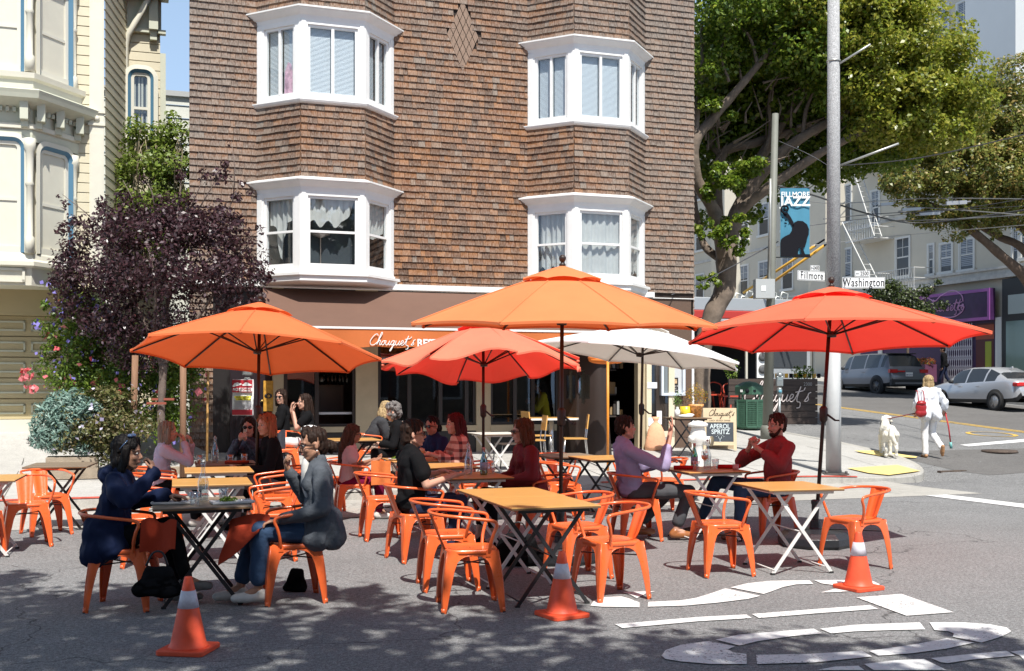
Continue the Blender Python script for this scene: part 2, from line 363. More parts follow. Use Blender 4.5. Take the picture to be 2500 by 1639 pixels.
# the painted markings, each polygon given by its outline in the photograph, laid on the ground
def gpoly(pts,name,m,dz=.006,join=None):
    b=join or MB(); vs=[]
    for x,y in pts:
        q=gp(x,y); vs.append((q.x,q.y,q.z+dz))
    b.add(vs,[tuple(range(len(vs)))]); return b
b=MB()
cr=lambda L_:[(1380+x/2.125,1380+y/2.125) for x,y in L_]
for poly in [
 [(130,215),(150,190),(195,172),(290,168),(330,178),(385,200),(385,224),(190,222)],
 [(296,145),(470,140),(420,152),(385,170),(372,178),(340,160)],
 [(428,222),(432,196),(600,190),(680,175),(760,150),(830,125),(1012,165),(950,180),(800,200),(620,216)],
 [(858,122),(940,100),(1060,88),(1180,84),(1268,84),(1287,102),(1200,105),(1130,118),(1080,138),(1030,156)],
 [(1290,82),(1480,82),(1600,90),(1632,106),(1620,114),(1500,118),(1400,110),(1330,100)],
 [(1325,148),(1400,128),(1470,140),(1420,146)],
 [(258,312),(700,275),(940,262),(968,282),(700,298),(296,333)],
 [(968,260),(1200,242),(1580,212),(1624,232),(1300,256),(1005,280)],
 [(1510,172),(1745,156),(2016,250),(1770,270)],
 [(780,395),(900,370),(1100,350),(1290,338),(1332,360),(1180,375),(1000,400),(905,424)],
 [(1322,338),(1500,318),(1840,304),(1868,340),(1700,342),(1500,352),(1380,362)],
 [(1890,304),(2060,302),(2200,312),(2290,330),(2315,352),(2270,375),(2160,408),(2010,378),(2016,360),(1990,350),(1915,344)],
 [(500,478),(520,450),(600,420),(740,402),(880,428),(845,445),(870,460),(940,468),(942,521),(760,520),(600,508),(520,495)],
 [(990,474),(1250,470),(1540,452),(1592,480),(1300,512),(995,520)],
 [(1576,452),(1800,420),(1980,385),(2122,410),(1980,440),(1800,464),(1625,476)],
 [(1300,552),(1400,535),(1520,530),(1552,552)],[(1550,520),(1700,505),(1860,494),(1980,552),(1600,552)],
 [(1896,492),(2100,468),(2290,452),(2333,478),(2100,500),(1985,516),(1950,512)],
 [(2310,455),(2380,448),(2380,500),(2360,476)]]:
    gpoly(cr(poly),'',PAINT,.007,b)
struct(b.build('road_word_marking',PAINT))
b=MB()
gpoly([(2258,1211),(2310,1209),(2510,1233),(2510,1243)],'',PAINT,.008,b)
gpoly([(2343,1087),(2500,1073),(2500,1080),(2365,1091)],'',PAINT,.008,b)
struct(b.build('road_line',PAINT))
b=MB()
for du in(0,.22):
    for k in range(24):
        v0=-1+k*2.5;v1=v0+2.5;u=15.9+du
        b.add([W(u,v0,zstreet(u,v0)+.009),W(u+.11,v0,zstreet(u,v0)+.009),W(u+.11,v1,zstreet(u,v1)+.009),W(u,v1,zstreet(u,v1)+.009)],[(0,1,2,3)])
q=gp(2421,1061); ci=arc(q.x,q.y,.62,0,360,20)
for i in range(20):
    a,c=ci[i],ci[i+1]; f=lambda p,k:(q.x+(p[0]-q.x)*k,q.y+(p[1]-q.y)*k,zg(p[0],p[1])+.01)
    b.add([f(a,.82),f(a,1),f(c,1),f(c,.82)],[(0,1,2,3)])
struct(b.build('road_yellow_line',YPAINT))
# tactile pads, utility covers, red crossing marks on the pavement
b=MB()
tp=[]
for poly in [[(2068,1146),(2191,1138),(2247,1153),(2170,1163),(2120,1158)],[(2086,1103),(2140,1103),(2240,1118),(2236,1121),(2150,1116),(2100,1107)]]:
    gpoly(poly,'',YPAINT,.022,b)
struct(b.build('pavement_tactile_paving',mat('tactile_yellow',(.78,.60,.22),.7,var=.12,vs=20,bump=.8,bs=30)))
q=gp(2440,1105); b=MB(); b.lathe([(.0,.05),(.36,.05),(.38,.0)],20,(q.x,q.y,q.z)); tag(b.build('manhole_cover',mat('rusty_iron',(.09,.065,.05),.8,var=.4,vs=20,bump=.6)),'round rusty manhole cover in the dark asphalt beside the street corner','manhole cover')
q=gp(2393,1150); b=MB(); b.cb((0,0,.0),(.6,.10,.06)); tag(b.build('storm_drain',mat('rusty_iron',(.09,.06,.045)),None,(q.x-.55,q.y-.05,q.z-.02),TH),'dark drain slot in the kerb at the street corner','storm drain')
# ---------------------------------------------------------------- shingled corner building
def shingle_mat():
    m=bpy.data.materials.new('cedar_shingle'); m.use_nodes=True; N,L=nt(m); b=N['Principled BSDF']; b.inputs['Roughness'].default_value=.85; b.inputs['Specular IOR Level'].default_value=.2
    def nd(t): return N.new('ShaderNode'+t)
    geo=nd('NewGeometry'); tc=nd('TexCoord'); uv=nd('SeparateXYZ'); L.new(tc.outputs['UV'],uv.inputs[0]); ob=nd('SeparateXYZ'); L.new(tc.outputs['Object'],ob.inputs[0])
    r=nd('ValToRGB'); r.color_ramp.interpolation='LINEAR'; L.new(geo.outputs['Random Per Island'],r.inputs[0]); e=r.color_ramp.elements
    e[0].position=0; e[0].color=(0.111,0.063,0.041,1); e[1].position=1; e[1].color=(0.244,0.200,0.163,1)
    for p,c in((.2,(.175,.088,.048)),(.4,(.30,.138,.060)),(.6,(.235,.108,.055)),(.75,(.15,.085,.055)),(.88,(.35,.165,.075))):
        x=e.new(p); x.color=(*c,1)
    # weathering: grey butts, silver away from the shelter of the middle
    cmb=nd('CombineXYZ'); ml=nd('Math'); ml.operation='MULTIPLY'; ml.inputs[1].default_value=55; L.new(uv.outputs[0],ml.inputs[0]); L.new(ml.outputs[0],cmb.inputs[0])
    m2=nd('Math'); m2.operation='MULTIPLY'; m2.inputs[1].default_value=2.5; L.new(uv.outputs[1],m2.inputs[0]); L.new(m2.outputs[0],cmb.inputs[1])
    m3=nd('Math'); m3.operation='MULTIPLY'; m3.inputs[1].default_value=100; L.new(geo.outputs['Random Per Island'],m3.inputs[0]); L.new(m3.outputs[0],cmb.inputs[2])
    gn=nd('TexNoise'); gn.inputs['Scale'].default_value=1; gn.inputs['Detail'].default_value=3; L.new(cmb.outputs[0],gn.inputs['Vector'])
    big=nd('TexNoise'); big.inputs['Scale'].default_value=.7; big.inputs['Detail'].default_value=4; L.new(tc.outputs['Object'],big.inputs['Vector'])
    def mr(x,a,b_,c,d):
        q=nd('MapRange'); q.inputs[1].default_value=a;q.inputs[2].default_value=b_;q.inputs[3].default_value=c;q.inputs[4].default_value=d; L.new(x,q.inputs[0]); return q.outputs[0]
    def op(o,a,c):
        q=nd('Math'); q.operation=o; q.use_clamp=False
        for i,t in enumerate((a,c)):
            if isinstance(t,(int,float)): q.inputs[i].default_value=t
            else: L.new(t,q.inputs[i])
        return q.outputs[0]
    butt=mr(uv.outputs[1],.0,.75,1,0)
    edge=op('ABSOLUTE',op('ADD',ob.outputs[0],.3),0); far=mr(edge,1.5,5.0,0,.42)
    up=mr(ob.outputs[2],4,9,0,.22)
    k=op('ADD',op('MULTIPLY',butt,.42),op('ADD',far,up)); k=op('ADD',k,mr(big.outputs[0],.3,.7,-.2,.2)); k=op('ADD',k,mr(gn.outputs[0],.3,.7,-.25,.25))
    cl=nd('Clamp'); L.new(k,cl.inputs[0]); cl.inputs[2].default_value=.85
    mx=nd('Mix'); mx.data_type='RGBA'; L.new(cl.outputs[0],mx.inputs[0]); L.new(r.outputs[0],mx.inputs[6]); mx.inputs[7].default_value=(.235,.205,.178,1)
    x=nd('VectorMath'); x.operation='SCALE'; L.new(mx.outputs[2],x.inputs[0]); L.new(mr(gn.outputs[0],.25,.75,.55,1.3),x.inputs['Scale']); L.new(x.outputs[0],b.inputs['Base Color'])
    bp=nd('Bump'); bp.inputs['Strength'].default_value=.5; bp.inputs['Distance'].default_value=.004; L.new(gn.outputs[0],bp.inputs['Height']); L.new(bp.outputs[0],b.inputs['Normal'])
    return m
SH=shingle_mat()
WHITE=mat('white_paint',(.80,.80,.78),.45,var=.05,vs=3,bump=.08,bs=30)
DARKW=mat('dark_brown_paint',(.045,.028,.022),.5,var=.2,vs=5)
BEIGE=mat('beige_plaster',(.47,.39,.26),.7,var=.1,vs=3)
BLACK=mat('black_paint',(.02,.018,.018),.45)
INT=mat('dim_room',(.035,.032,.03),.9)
GL=glassmat('window_glass',(.86,.90,.92),.90)
GLD=glassmat('shop_glass',(.62,.64,.64),.90)
class SB(MB):
    def shingle(s,o,e,n,x0,x1,z0,h,j):
        # o origin (u,v); e along; n outward
        t0=.026+j*.010; t1=.004
        def p(x,z,t): return (o[0]+e[0]*x+n[0]*t,o[1]+e[1]*x+n[1]*t,z)
        zz=z0+(rnd.random()-.5)*.009; tl=(rnd.random()-.5)*.006
        vs=[p(x0,zz,t0),p(x1,zz+tl,t0),p(x1,z0+h,t1),p(x0,z0+h,t1),p(x0,zz,-.01),p(x1,zz+tl,-.01),p(x1,z0+h,-.01),p(x0,z0+h,-.01)]
        k=len(s.v); s.v+=vs
        w=x1-x0
        for f,u in(((0,1,2,3),((0,0),(w,0),(w,1),(0,1))),((4,5,1,0),((0,0),(w,0),(w,0),(0,0))),((4,0,3,7),((0,0),(0,0),(0,1),(0,1))),((1,5,6,2),((w,0),(w,0),(w,1),(w,1)))):
            s.f.append(tuple(i+k for i in f)); s.m.append(0); s.sm.append(False)
            for q in u: s.uv+= [q[0],q[1]]
EXP=.119
def shingles(s,o,e,n,L_,z0,z1,skip=None):
    r=math.floor(z0/EXP)
    while r*EXP<z1-.01:
        za=max(r*EXP,z0); zb=min((r+1)*EXP,z1)
        x=0
        while x<L_-.02:
            wd=rnd.uniform(.075,.20)
            if L_-(x+wd)<.05: wd=L_-x
            if not(skip and skip(x+wd/2,(za+zb)/2)): s.shingle(o,e,n,x+.0022,x+wd-.0022,za,zb-za+.012,rnd.random())
            x+=wd
        r+=1
    return s
A_,W_,D_=.676,1.114,.705; LB=math.hypot(A_,D_)
def plan(t,o):
    d=(A_/LB,-D_/LB); n=(-D_/LB,-A_/LB)
    q=(t+o*n[0],o*n[1]); v=-D_-o
    s1=(v-q[1])/d[1]; p1=(q[0]+d[0]*s1,v); s0=(0-q[1])/d[1]; p0=(q[0]+d[0]*s0,0)
    c=t+A_+W_/2
    return [p0,p1,(2*c-p1[0],v),(2*c-p0[0],0)]
def bayloft(b,t,lv,mi=0):
    vs=[]
    for o,z in lv: vs+=[(x,y,z) for x,y in plan(t,o)]
    fs=[(i*4+j,i*4+j+1,i*4+j+5,i*4+j+4) for i in range(len(lv)-1) for j in range(3)]
    fs.append((3,2,1,0)); k=(len(lv)-1)*4; fs.append((k,k+1,k+2,k+3)); b.add(vs,fs,mi)
shop=thing('corner_building','brown shingled corner building with white bay windows above the cafe with awning','building',W(0,0,0),TH)
U0=onv(462,500,0)[0]; U1=onv(1693,500,0)[0]
BT=(-3.789,1.287); ZT=11.0
b=SB(); b.uv=[]
segs=[(U0,BT[0]),(BT[0]+2*A_+W_,BT[1]),(BT[1]+2*A_+W_,U1)]
dc,dz=onv(1129,88,0)
def skipd(off):
    return lambda x,z: abs(x+off-dc)/.31+abs(z-dz)/.68<1
for a,c in segs: shingles(b,(a,0),(1,0),(0,-1),c-a,3.50 if a<4 else 3.02,ZT,skipd(a))
b2=SB(); b2.uv=b.uv; 
shingles(b,(U0,0),(1,0),(0,-1),onv(520,900,0)[0]-U0,.47,3.40)
shingles(b,(U1,0),(0,1),(1,0),9,.5,ZT)
for t in BT:
    for z0,z1 in((5.24,6.54),(8.22,ZT)):
        P_=plan(t,0); 
        for i in range(3):
            p,q=P_[i],P_[i+1]; l=math.hypot(q[0]-p[0],q[1]-p[1]); e=((q[0]-p[0])/l,(q[1]-p[1])/l); n=(e[1],-e[0]); shingles(b,p,e,n,l,z0,z1)
b.build('shingle_cladding',SH,shop)
b=MB(); 
b.box(U0+.02,U1-.02,.01,.25,3.38,ZT); b.prism([(U0+.02,.25),(U0+.25,.25),(U0+1.3,10),(U0+1.07,10)],.3,ZT); b.box(U1-.25,U1-.02,.25,10,.3,ZT); b.box(U0+1.3,U1-.02,0.25,10,ZT-.2,ZT)
for t in BT: bayloft(b,t,[(-.02,5.2),(-.02,6.58)]); bayloft(b,t,[(-.02,8.2),(-.02,ZT)])
b.build('wall',mat('tar_paper',(.03,.02,.015),.9),shop)
# diamond of cut shingles
b=MB(); nn=5
for i in range(nn):
    for j in range(nn):
        cu=dc+(i-j)*.31/nn; cz=dz+(i+j-(nn-1))*.68/nn
        a,c=.31/nn*.90,.68/nn*.93; y=-.022-rnd.random()*.004
        b.add([(cu-a,y,cz),(cu,y-.006,cz-c),(cu+a,y,cz),(cu,y+.006,cz+c)],[(0,1,2,3)])
b.uv=None; dm=mat('diamond_shingle',(.24,.165,.12),.85,var=.35,vs=9,stretch=(12,12,1.5)); b.build('diamond_ornament',dm,shop)
# cornices, sills
for t in BT:
    b=MB(); bayloft(b,t,[(.035,3.44),(.06,3.46),(.06,3.545),(.10,3.555),(.10,3.60),(.03,3.61),(.03,3.64),(0,3.65)])
    bayloft(b,t,[(-.05,3.415),(.035,3.44)]); b.build('base_moulding',WHITE,shop)
    for z in(5.09,8.06): b=MB(); bayloft(b,t,[(0,z-.07),(.012,z-.02),(.02,z),(.05,z+.02),(.115,z+.085),(.12,z+.10),(.145,z+.105),(.145,z+.13),(.02,z+.175)]); b.build('cornice',WHITE,shop)
    b=MB(); bayloft(b,t,[(-.01,6.52),(.035,6.535),(.06,6.555),(.075,6.585),(.075,6.60),(-.01,6.62)]); b.build('window_sill',WHITE,shop)
b=MB(); b.box(U0+.0,onv(1480,700,0)[0]+1.0,-.10,.0,3.40,3.50); b.box(U0,U1+.01,-.03,.02,3.385,3.4); b.build('fascia_board',WHITE,shop)
def blind(b,x0,x1,z0,z1,y,step=.022,mi=0):
    z=z1
    while z>z0:
        b.add([(x0,y+.010,z),(x1,y+.010,z),(x1,y,z-step*.9),(x0,y,z-step*.9)],[(0,1,2,3)],mi); z-=step
BLIND=mat('blind_slat',(.78,.82,.84),.6); CURT=mat('sheer_curtain',(.78,.77,.72),.9,var=.1,vs=3,trl=.3)
def curtain(b,x0,x1,zt,f,y,seed=0):
    n=26; vs=[]
    for i in range(n+1):
        x=x0+(x1-x0)*i/n; yy=y+.025*math.sin(i*1.3+seed)+.012*math.sin(i*3.1+seed*2)
        vs+=[(x,yy,zt),(x,yy+.02*math.sin(i*.7),(zt+f(i/n))/2),(x,yy,f(i/n))]
    b.add(vs,[(i*3+j,i*3+1+j,i*3+4+j,i*3+3+j) for i in range(n) for j in(0,1)],0,True)
for bi,t in enumerate(BT):
    P_=plan(t,0)
    for si,(z0,z1) in enumerate(((3.64,5.03),(6.61,8.0))):
        for i in range(3):
            p,q=P_[i],P_[i+1]; l=math.hypot(q[0]-p[0],q[1]-p[1]); ang=math.atan2(q[1]-p[1],q[0]-p[0])
            M=Matrix.Translation((p[0],p[1],0))@Matrix.Rotation(ang,4,'Z')   # x along the face, -y outward
            el=.155 if i!=1 else .12; er=.155 if i!=1 else .12
            b=MB()
            B=lambda a,c,y0,y1,e,f:b.box(a,c,y0,y1,e,f,0,M)
            B(0.0,el,-.0,.12,z0,z1); B(l-er,l,-.0,.12,z0,z1); B(el,l-er,0,.12,z1-.09,z1); B(el,l-er,-.01,.12,z0,z0+.07)
            B(.012,el-.035,-.012,0,z0,z1-.02); B(l-er+.035,l-.012,-.012,0,z0,z1-.02)
            a0,a1=el,l-er; w0,w1=z0+.07,z1-.09; f=.045
            B(a0,a0+f,.03,.09,w0,w1); B(a1-f,a1,.03,.09,w0,w1); B(a0+f,a1-f,.03,.09,w1-f,w1); B(a0+f,a1-f,.03,.09,w0,w0+f*1.3)
            mid=(a0+a1)/2
            if si==1: B(mid-.025,mid+.025,.025,.08,w0+f,w1-f)
            else: B(a0+f,a1-f,.025,.08,(w0+w1)/2-.02,(w0+w1)/2+.02)
            wn=b.build('window',WHITE,shop)
            g=MB(); g.add([M@Vector(v) for v in((a0+f,.055,w0+f),(a1-f,.055,w0+f),(a1-f,.055,w1-f),(a0+f,.055,w1-f))],[(0,1,2,3)]); g.build('pane',GL,wn)
            c=MB()
            if si==1: 
                blind(c,a0+f+.01,mid-.03,w0+f,w1-f,.11); blind(c,mid+.03,a1-f-.01,w0+f,w1-f,.11)
                c.v=[tuple(M@Vector(v)) for v in c.v]; c.build('blind',BLIND,wn)
            else:
                H=w1-w0
                if bi==0:
                    if i==0: ff=lambda s:w0+H*(.62-.5*math.exp(-((s-.42)/.13)**2)+.25*max(0,s-.6))
                    elif i==1: ff=lambda s:w0+H*(.62+.05*math.sin(s*19)-.0*s+ (.35*max(0,(s-.75)/.25)**1.2))
                    else: ff=lambda s:w0+H*(.45+.22*abs(s-.45))
                else: ff=(lambda s:w0+H*(.12+.05*math.sin(s*16))) if i!=1 else (lambda s:w0+.06)
                curtain(c,a0+f,a1-f,w1-.03,ff,.13,i+bi); c.v=[tuple(M@Vector(v)) for v in c.v]; c.build('curtain',CURT,wn)
            if bi==0 and si==1 and i==0:
                c=MB(); vs=[M@Vector((mid+.04+a,.085,w0+.06+z)) for a,z in((.02,.0),(.22,.02),(.22,.3),(.17,.52),(.1,.56),(.03,.4))]; c.add(vs,[(0,1,2,3,4,5)]); c.build('plastic_bag',mat('printed_bag',(.75,.45,.55),.5,var=.5,vs=9),wn)
            if bi==0 and si==0 and i==1:
                c=MB()
                for zz in(.2,.45,.75,1.0): c.bar(M@Vector((mid+.08,.45,w0+zz)),M@Vector((a1-.02,.45,w0+zz)),.012,.012)
                for xx in(.08,.2,.32): c.bar(M@Vector((mid+xx,.45,w0)),M@Vector((mid+xx,.45,w0+1.05)),.01,.01)
                c.lathe([(.012,0),(.012,.55),(.16,.60),(.17,.63),(.1,.66)],14,M@Vector((a0+.28,.4,w0))); c.build('shelf_rack',mat('bare_metal',(.4,.33,.3),.4,.6),wn)
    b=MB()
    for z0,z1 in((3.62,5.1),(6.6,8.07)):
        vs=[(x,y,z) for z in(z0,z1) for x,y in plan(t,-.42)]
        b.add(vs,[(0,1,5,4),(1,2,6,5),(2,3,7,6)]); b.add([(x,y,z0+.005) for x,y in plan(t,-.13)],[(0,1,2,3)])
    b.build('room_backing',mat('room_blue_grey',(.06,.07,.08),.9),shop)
# ---------------------------------------------------------------- ground floor of the corner building
fu=lambda px:onv(px,1000,0)[0]
fz=lambda px,py:onv(px,py,0)[1]
ZH=3.385
b=MB()   # piers
for a,c,m in((665,692,0),(868,922,0),(1162,1197,0),(1364,1378,0)): b.box(fu(a),fu(c),-.03,.16,.3,ZH,m)
zs=fz(1000,1040)
b.box(fu(692),fu(868),-.045,.16,zs-.10,zs,0); b.box(fu(922),fu(1162),-.045,.16,zs-.10,zs,0); b.box(fu(1197),fu(1364),-.045,.16,zs-.12,zs,0)
b.box(fu(692),fu(1364),0,.13,.3,zs-.1,1); b.box(fu(520),fu(665),.10,.16,.3,ZH,1); b.box(fu(692),fu(1364),0,.13,2.75,ZH,1)
b.box(fu(1601),U1-.05,-.01,.16,.3,3.03,2); b.box(fu(1480),U1-.05,0,.16,2.75,ZH,2)
b.box(U1-.05,U1,-.03,.16,.3,3.02,3); b.box(fu(1556),fu(1574),-.03,.14,.3,2.75,0)
b.build('shopfront_wall',[BEIGE,BLACK,mat('brown_stucco',(.115,.072,.05),.8,var=.12,vs=30),WHITE],shop)
b=MB(); b.box(fu(562),fu(664),.05,.10,.42,2.75); b.box(fu(575),fu(650),.035,.05,.7,1.4);
d=b.build('door',mat('black_purple_paint',(.022,.015,.02),.4),shop)
b=MB(); b.lathe([(.02,0),(.035,.02),(.0,.05)],10,(fu(640),.0,1.35)); b.build('handle',mat('brass',(.6,.42,.15),.3,.9),d)
b=MB(); a,z=onv(655,967,-.04); b.box(a-.085,a+.085,-.05,-.035,z-.27,z+.27,0); b.ell((a,-.055,z),(.07,.01,.045),12,1); b.ell((a,-.062,z),(.028,.01,.028),10,0); b.build('eye_poster',[mat('ochre_poster',(.5,.26,.03),.6,var=.4,vs=15),BLACK],shop)
def shopwin(x0,x1,divs,zb,zt):
    a0,a1=fu(x0),fu(x1); b=MB(); f=.045
    b.box(a0,a1,.02,.08,zt-f,zt); b.box(a0,a1,.02,.08,zb,zb+f)
    xs=[a0]+[fu(d) for d in divs]+[a1]
    for x in xs: b.box(x-f*.8,x+f*.8,.015,.085,zb,zt)
    wn=b.build('window',mat('dark_frame',(.03,.024,.022),.4),shop)
    return wn,xs,zb,zt
for x0,x1,dv,openp in((697,866,(774,),1),(925,1160,(1000,1076,1140),-1),(1199,1362,(1258,1302),-1)):
    wn,xs,zb,zt=shopwin(x0,x1,dv,zs+.005,2.78)
    g=MB()
    for k in range(len(xs)-1):
        if k==openp: continue
        g.add([(xs[k]+.03,.05,zb),(xs[k+1]-.03,.05,zb),(xs[k+1]-.03,.05,zt),(xs[k]+.03,.05,zt)],[(0,1,2,3)])
    g.build('pane',GLD,wn)
# awning
aL,aR=fu(640),fu(1478)
b=MB(); zf=2.60; vf=-1.55; n=24
vs=[];
for i in range(n+1):
    x=aL+(aR-aL)*i/n; sag=.02*math.sin(i*.9)
    for k in range(5):
        t=k/4; vs.append((x,-.1+(vf+.1)*t,3.36+(zf-3.36)*t-.05*math.sin(PI*t)+sag*t*(1-t)))
b.add(vs,[(i*5+j,i*5+1+j,i*5+6+j,i*5+5+j) for i in range(n) for j in range(4)],0,True)
aw=b.build('awning',mat('brown_canvas',(.16,.088,.062),.8,var=.06,vs=2,trl=.12,bump=.1,bs=6),shop)
b=MB(); b.bar((aL,vf-.02,zf+.01),(aR,vf-.02,zf+.01),.05,.035); b.build('awning_rail',WHITE,aw)
b=MB(); vs=[]; n=60
for i in range(n+1):
    x=aL+(aR-aL)*i/n
    for k in range(4):
        t=k/3; vs.append((x,vf-.03+.012*math.sin(i*.8)*t+.02*math.sin(i*.23)*t,zf-.01-.30*t-(.012*math.sin(i*1.1) if k==3 else 0)))
b.add(vs,[(i*4+j,i*4+1+j,i*4+5+j,i*4+4+j) for i in range(n) for j in range(3)],0,True)
va=b.build('valance',mat('orange_canvas_valance',(.72,.20,.055),.8,trl=.3,var=.05,vs=3),shop)
ua,za=onv(902,838,vf-.06); script_text('script_lettering',"Chouquet's",.195,.007,WHITE,va,Matrix.Translation((ua,vf-.062,za-.03))@Matrix.Rotation(PI/2,4,'X'))
ua,za=onv(1018,838,vf-.06); text_mesh('block_lettering','RESTAURANT',.17,WHITE,va,Mwall(ua,vf-.062,za),.003,'LEFT',bold=.006)
b=MB()
for x in(aL+.3,-.6,aR-.3): b.bar((x,-.05,2.9),(x,vf+.02,zf-.02),.03,.03)
b.build('awning_arm',mat('grey_metal',(.35,.35,.36),.4,.7),aw)
# rolled side curtain with oval windows at the right end of the awning
c0=onv(1372,1000,-.95)[0]; c1=onv(1480,1000,-1.5)[0]
b=MB(); vs=[]; n=20; hs=[.36,.6,1.0,1.33,1.5,1.67,1.84,2.0,2.3,2.62]
ov=[(4.6,1.62),(12.2,1.62)]
def cpt(i,z): 
    t=i/n; return (c0+(c1-c0)*t+.06*math.sin(t*8)+(.10*(1.6-z) if i>n-4 and z<1.6 else 0),-.7-.75*t+.08*math.sin(t*14)+.03*math.sin(z*3),z)
NZ=26
for i in range(n+1):
    for k in range(NZ+1): vs.append(cpt(i,.36+(2.62-.36)*k/NZ))
fs=[];go=[]
for i in range(n):
    for k in range(NZ):
        z=.36+(2.62-.36)*(k+.5)/NZ
        q=(i*(NZ+1)+k,(i+1)*(NZ+1)+k,(i+1)*(NZ+1)+k+1,i*(NZ+1)+k+1)
        if any(((i+.5-o[0])/1.9)**2+((z-o[1])/.27)**2<1 for o in ov): go.append(q)
        else: fs.append(q)
b.add(vs,fs,0,True); cu=b.build('side_curtain',mat('dark_brown_canvas',(.03,.018,.014),.75,trl=.03,bump=.3,bs=3),shop)
for half in(0,1):
    us_=[q for q in go if (q[0]//(NZ+1)<9)==(half==0)]; ix={k:i for i,k in enumerate(sorted({k for q in us_ for k in q}))}
    g=MB(); g.add([vs[k] for k in sorted(ix)],[tuple(ix[k] for k in q) for q in us_],0,True); g.build('oval_window',glassmat('soft_vinyl',(.75,.75,.72),.7,.15),cu)
# open doorway, glazed door, menu case
b=MB(); 
for a,c,z0,z1 in((1574,1586,.4,2.6),(1628,1642,.4,2.6),(1574,1642,2.5,2.62),(1574,1642,.62,.74)): b.box(fu(a),fu(c),-.09,-.04,z0,z1)
gd=b.build('glazed_door',mat('cream_paint',(.70,.63,.47),.5),shop)
g=MB(); g.add([(fu(1586),-.065,.74),(fu(1628),-.065,.74),(fu(1628),-.065,2.5),(fu(1586),-.065,2.5)],[(0,1,2,3)]); g.build('pane',GLD,gd)
g=MB(); g.box(fu(1574),fu(1642),-.085,-.045,.4,.62); g.build('kick_plate',mat('grey_speckle',(.33,.35,.36),.6,var=.3,vs=40),gd)
for px_,py_,w0_,w1_,h_ in((1592,941,.1,.11,.06),(1609,1020,.05,.06,.135),(1592,1030,.08,.04,.08)): g=MB(); x,z=onv(px_,py_,-.1); g.box(x-w0_,x+w1_,-.10,-.095,z-h_,z+h_); g.build('paper_notice',mat('paper',(.8,.82,.85),.7),gd)
x0,z1=onv(1612,872,-.06); x1,z0=onv(1670,966,-.06)
b=MB()
for q in((x0,x0+.05,z0,z1),(x1-.05,x1,z0,z1),(x0+.05,x1-.05,z1-.05,z1),(x0+.05,x1-.05,z0,z0+.05)): b.box(q[0],q[1],-.12,-.012,q[2],q[3])
mc=b.build('menu_case',mat('pale_blue_metal',(.66,.72,.80),.4),shop)
g=MB(); g.box(x0+.05,x1-.05,-.04,-.02,z0+.05,z1-.05); g.build('menu_back',mat('menu_grey',(.55,.57,.58),.7),mc)
x,z=onv(1647,937,-.06); g=MB(); g.box(x-.06,x+.08,-.06,-.045,z-.17,z+.12,0); g.box(x-.03,x+.05,-.066,-.061,z+.0,z+.09,1); g.build('menu_board',[BLACK,mat('food_photo',(.5,.35,.2),.6,var=.6,vs=30)],mc)
for k,tx in enumerate(('Soupe du','Jour','French Onion')): text_mesh('chalk_words',tx,.035,WHITE,mc,Mwall(x+.01,-.064,z-.045-.045*k),.001)
# street number and a small sign by the white umbrella's post
# interior seen through the openings
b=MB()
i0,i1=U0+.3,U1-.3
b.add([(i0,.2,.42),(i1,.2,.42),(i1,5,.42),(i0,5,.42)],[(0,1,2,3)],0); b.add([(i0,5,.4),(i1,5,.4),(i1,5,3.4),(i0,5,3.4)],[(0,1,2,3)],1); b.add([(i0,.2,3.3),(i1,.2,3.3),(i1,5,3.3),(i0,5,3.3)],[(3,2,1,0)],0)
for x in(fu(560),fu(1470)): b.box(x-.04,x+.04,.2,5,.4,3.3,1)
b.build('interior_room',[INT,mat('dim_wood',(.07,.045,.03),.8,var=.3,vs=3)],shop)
b=MB(); x0,x1=fu(785),fu(855); b.box(x0,x1,.7,1.1,.42,1.62,0); b.box(x0,x1,.68,1.12,1.62,1.66,1)
b.box(x0-.3,x1+.1,.10,.55,zs+.22,zs+.26,2)
for k in range(9): b.lathe([(.03,0),(.035,.1),(.03,.15),(.012,.18),(.012,.24)],8,(x0+.05+k*.07,.85+.04*(k%2),1.66),3)
b.ell((x0+.12,.8,1.76),(.09,.09,.1),12,3); b.box(x1-.25,x1-.05,.9,1.0,1.9,2.2,2); b.build('counter',[mat('cabinet',(.05,.035,.025),.5),mat('dim_wood',(.1,.06,.04)),mat('counter_white',(.5,.52,.55),.4),mat('steel_dark',(.12,.11,.1),.2,.9)],shop)
b=MB(); x0,x1=fu(1486),fu(1550)
for z in(1.0,1.45,1.95,2.4): b.box(x0,x1,.9,1.3,z,z+.03,0)
b.box(x0+.1,x0+.55,.92,1.2,1.48,1.72,1); b.box(x0+.58,x1-.03,.92,1.2,1.48,1.62,2)
for k in range(8): b.box(x0+.05+k*.09,x0+.11+k*.09,.95,1.1,2.0,2.15+.1*(k%3),k%3)
for k in range(9): b.box(x0+.03+k*.08,x0+.08+k*.08,.92,1.1,1.05,1.15+.06*(k%4),(k*2)%3)
b.build('storage_shelves',[mat('dark_shelf',(.06,.05,.045),.6),mat('cardboard',(.32,.21,.1),.8),mat('pale_boxes',(.35,.35,.34),.7)],shop)
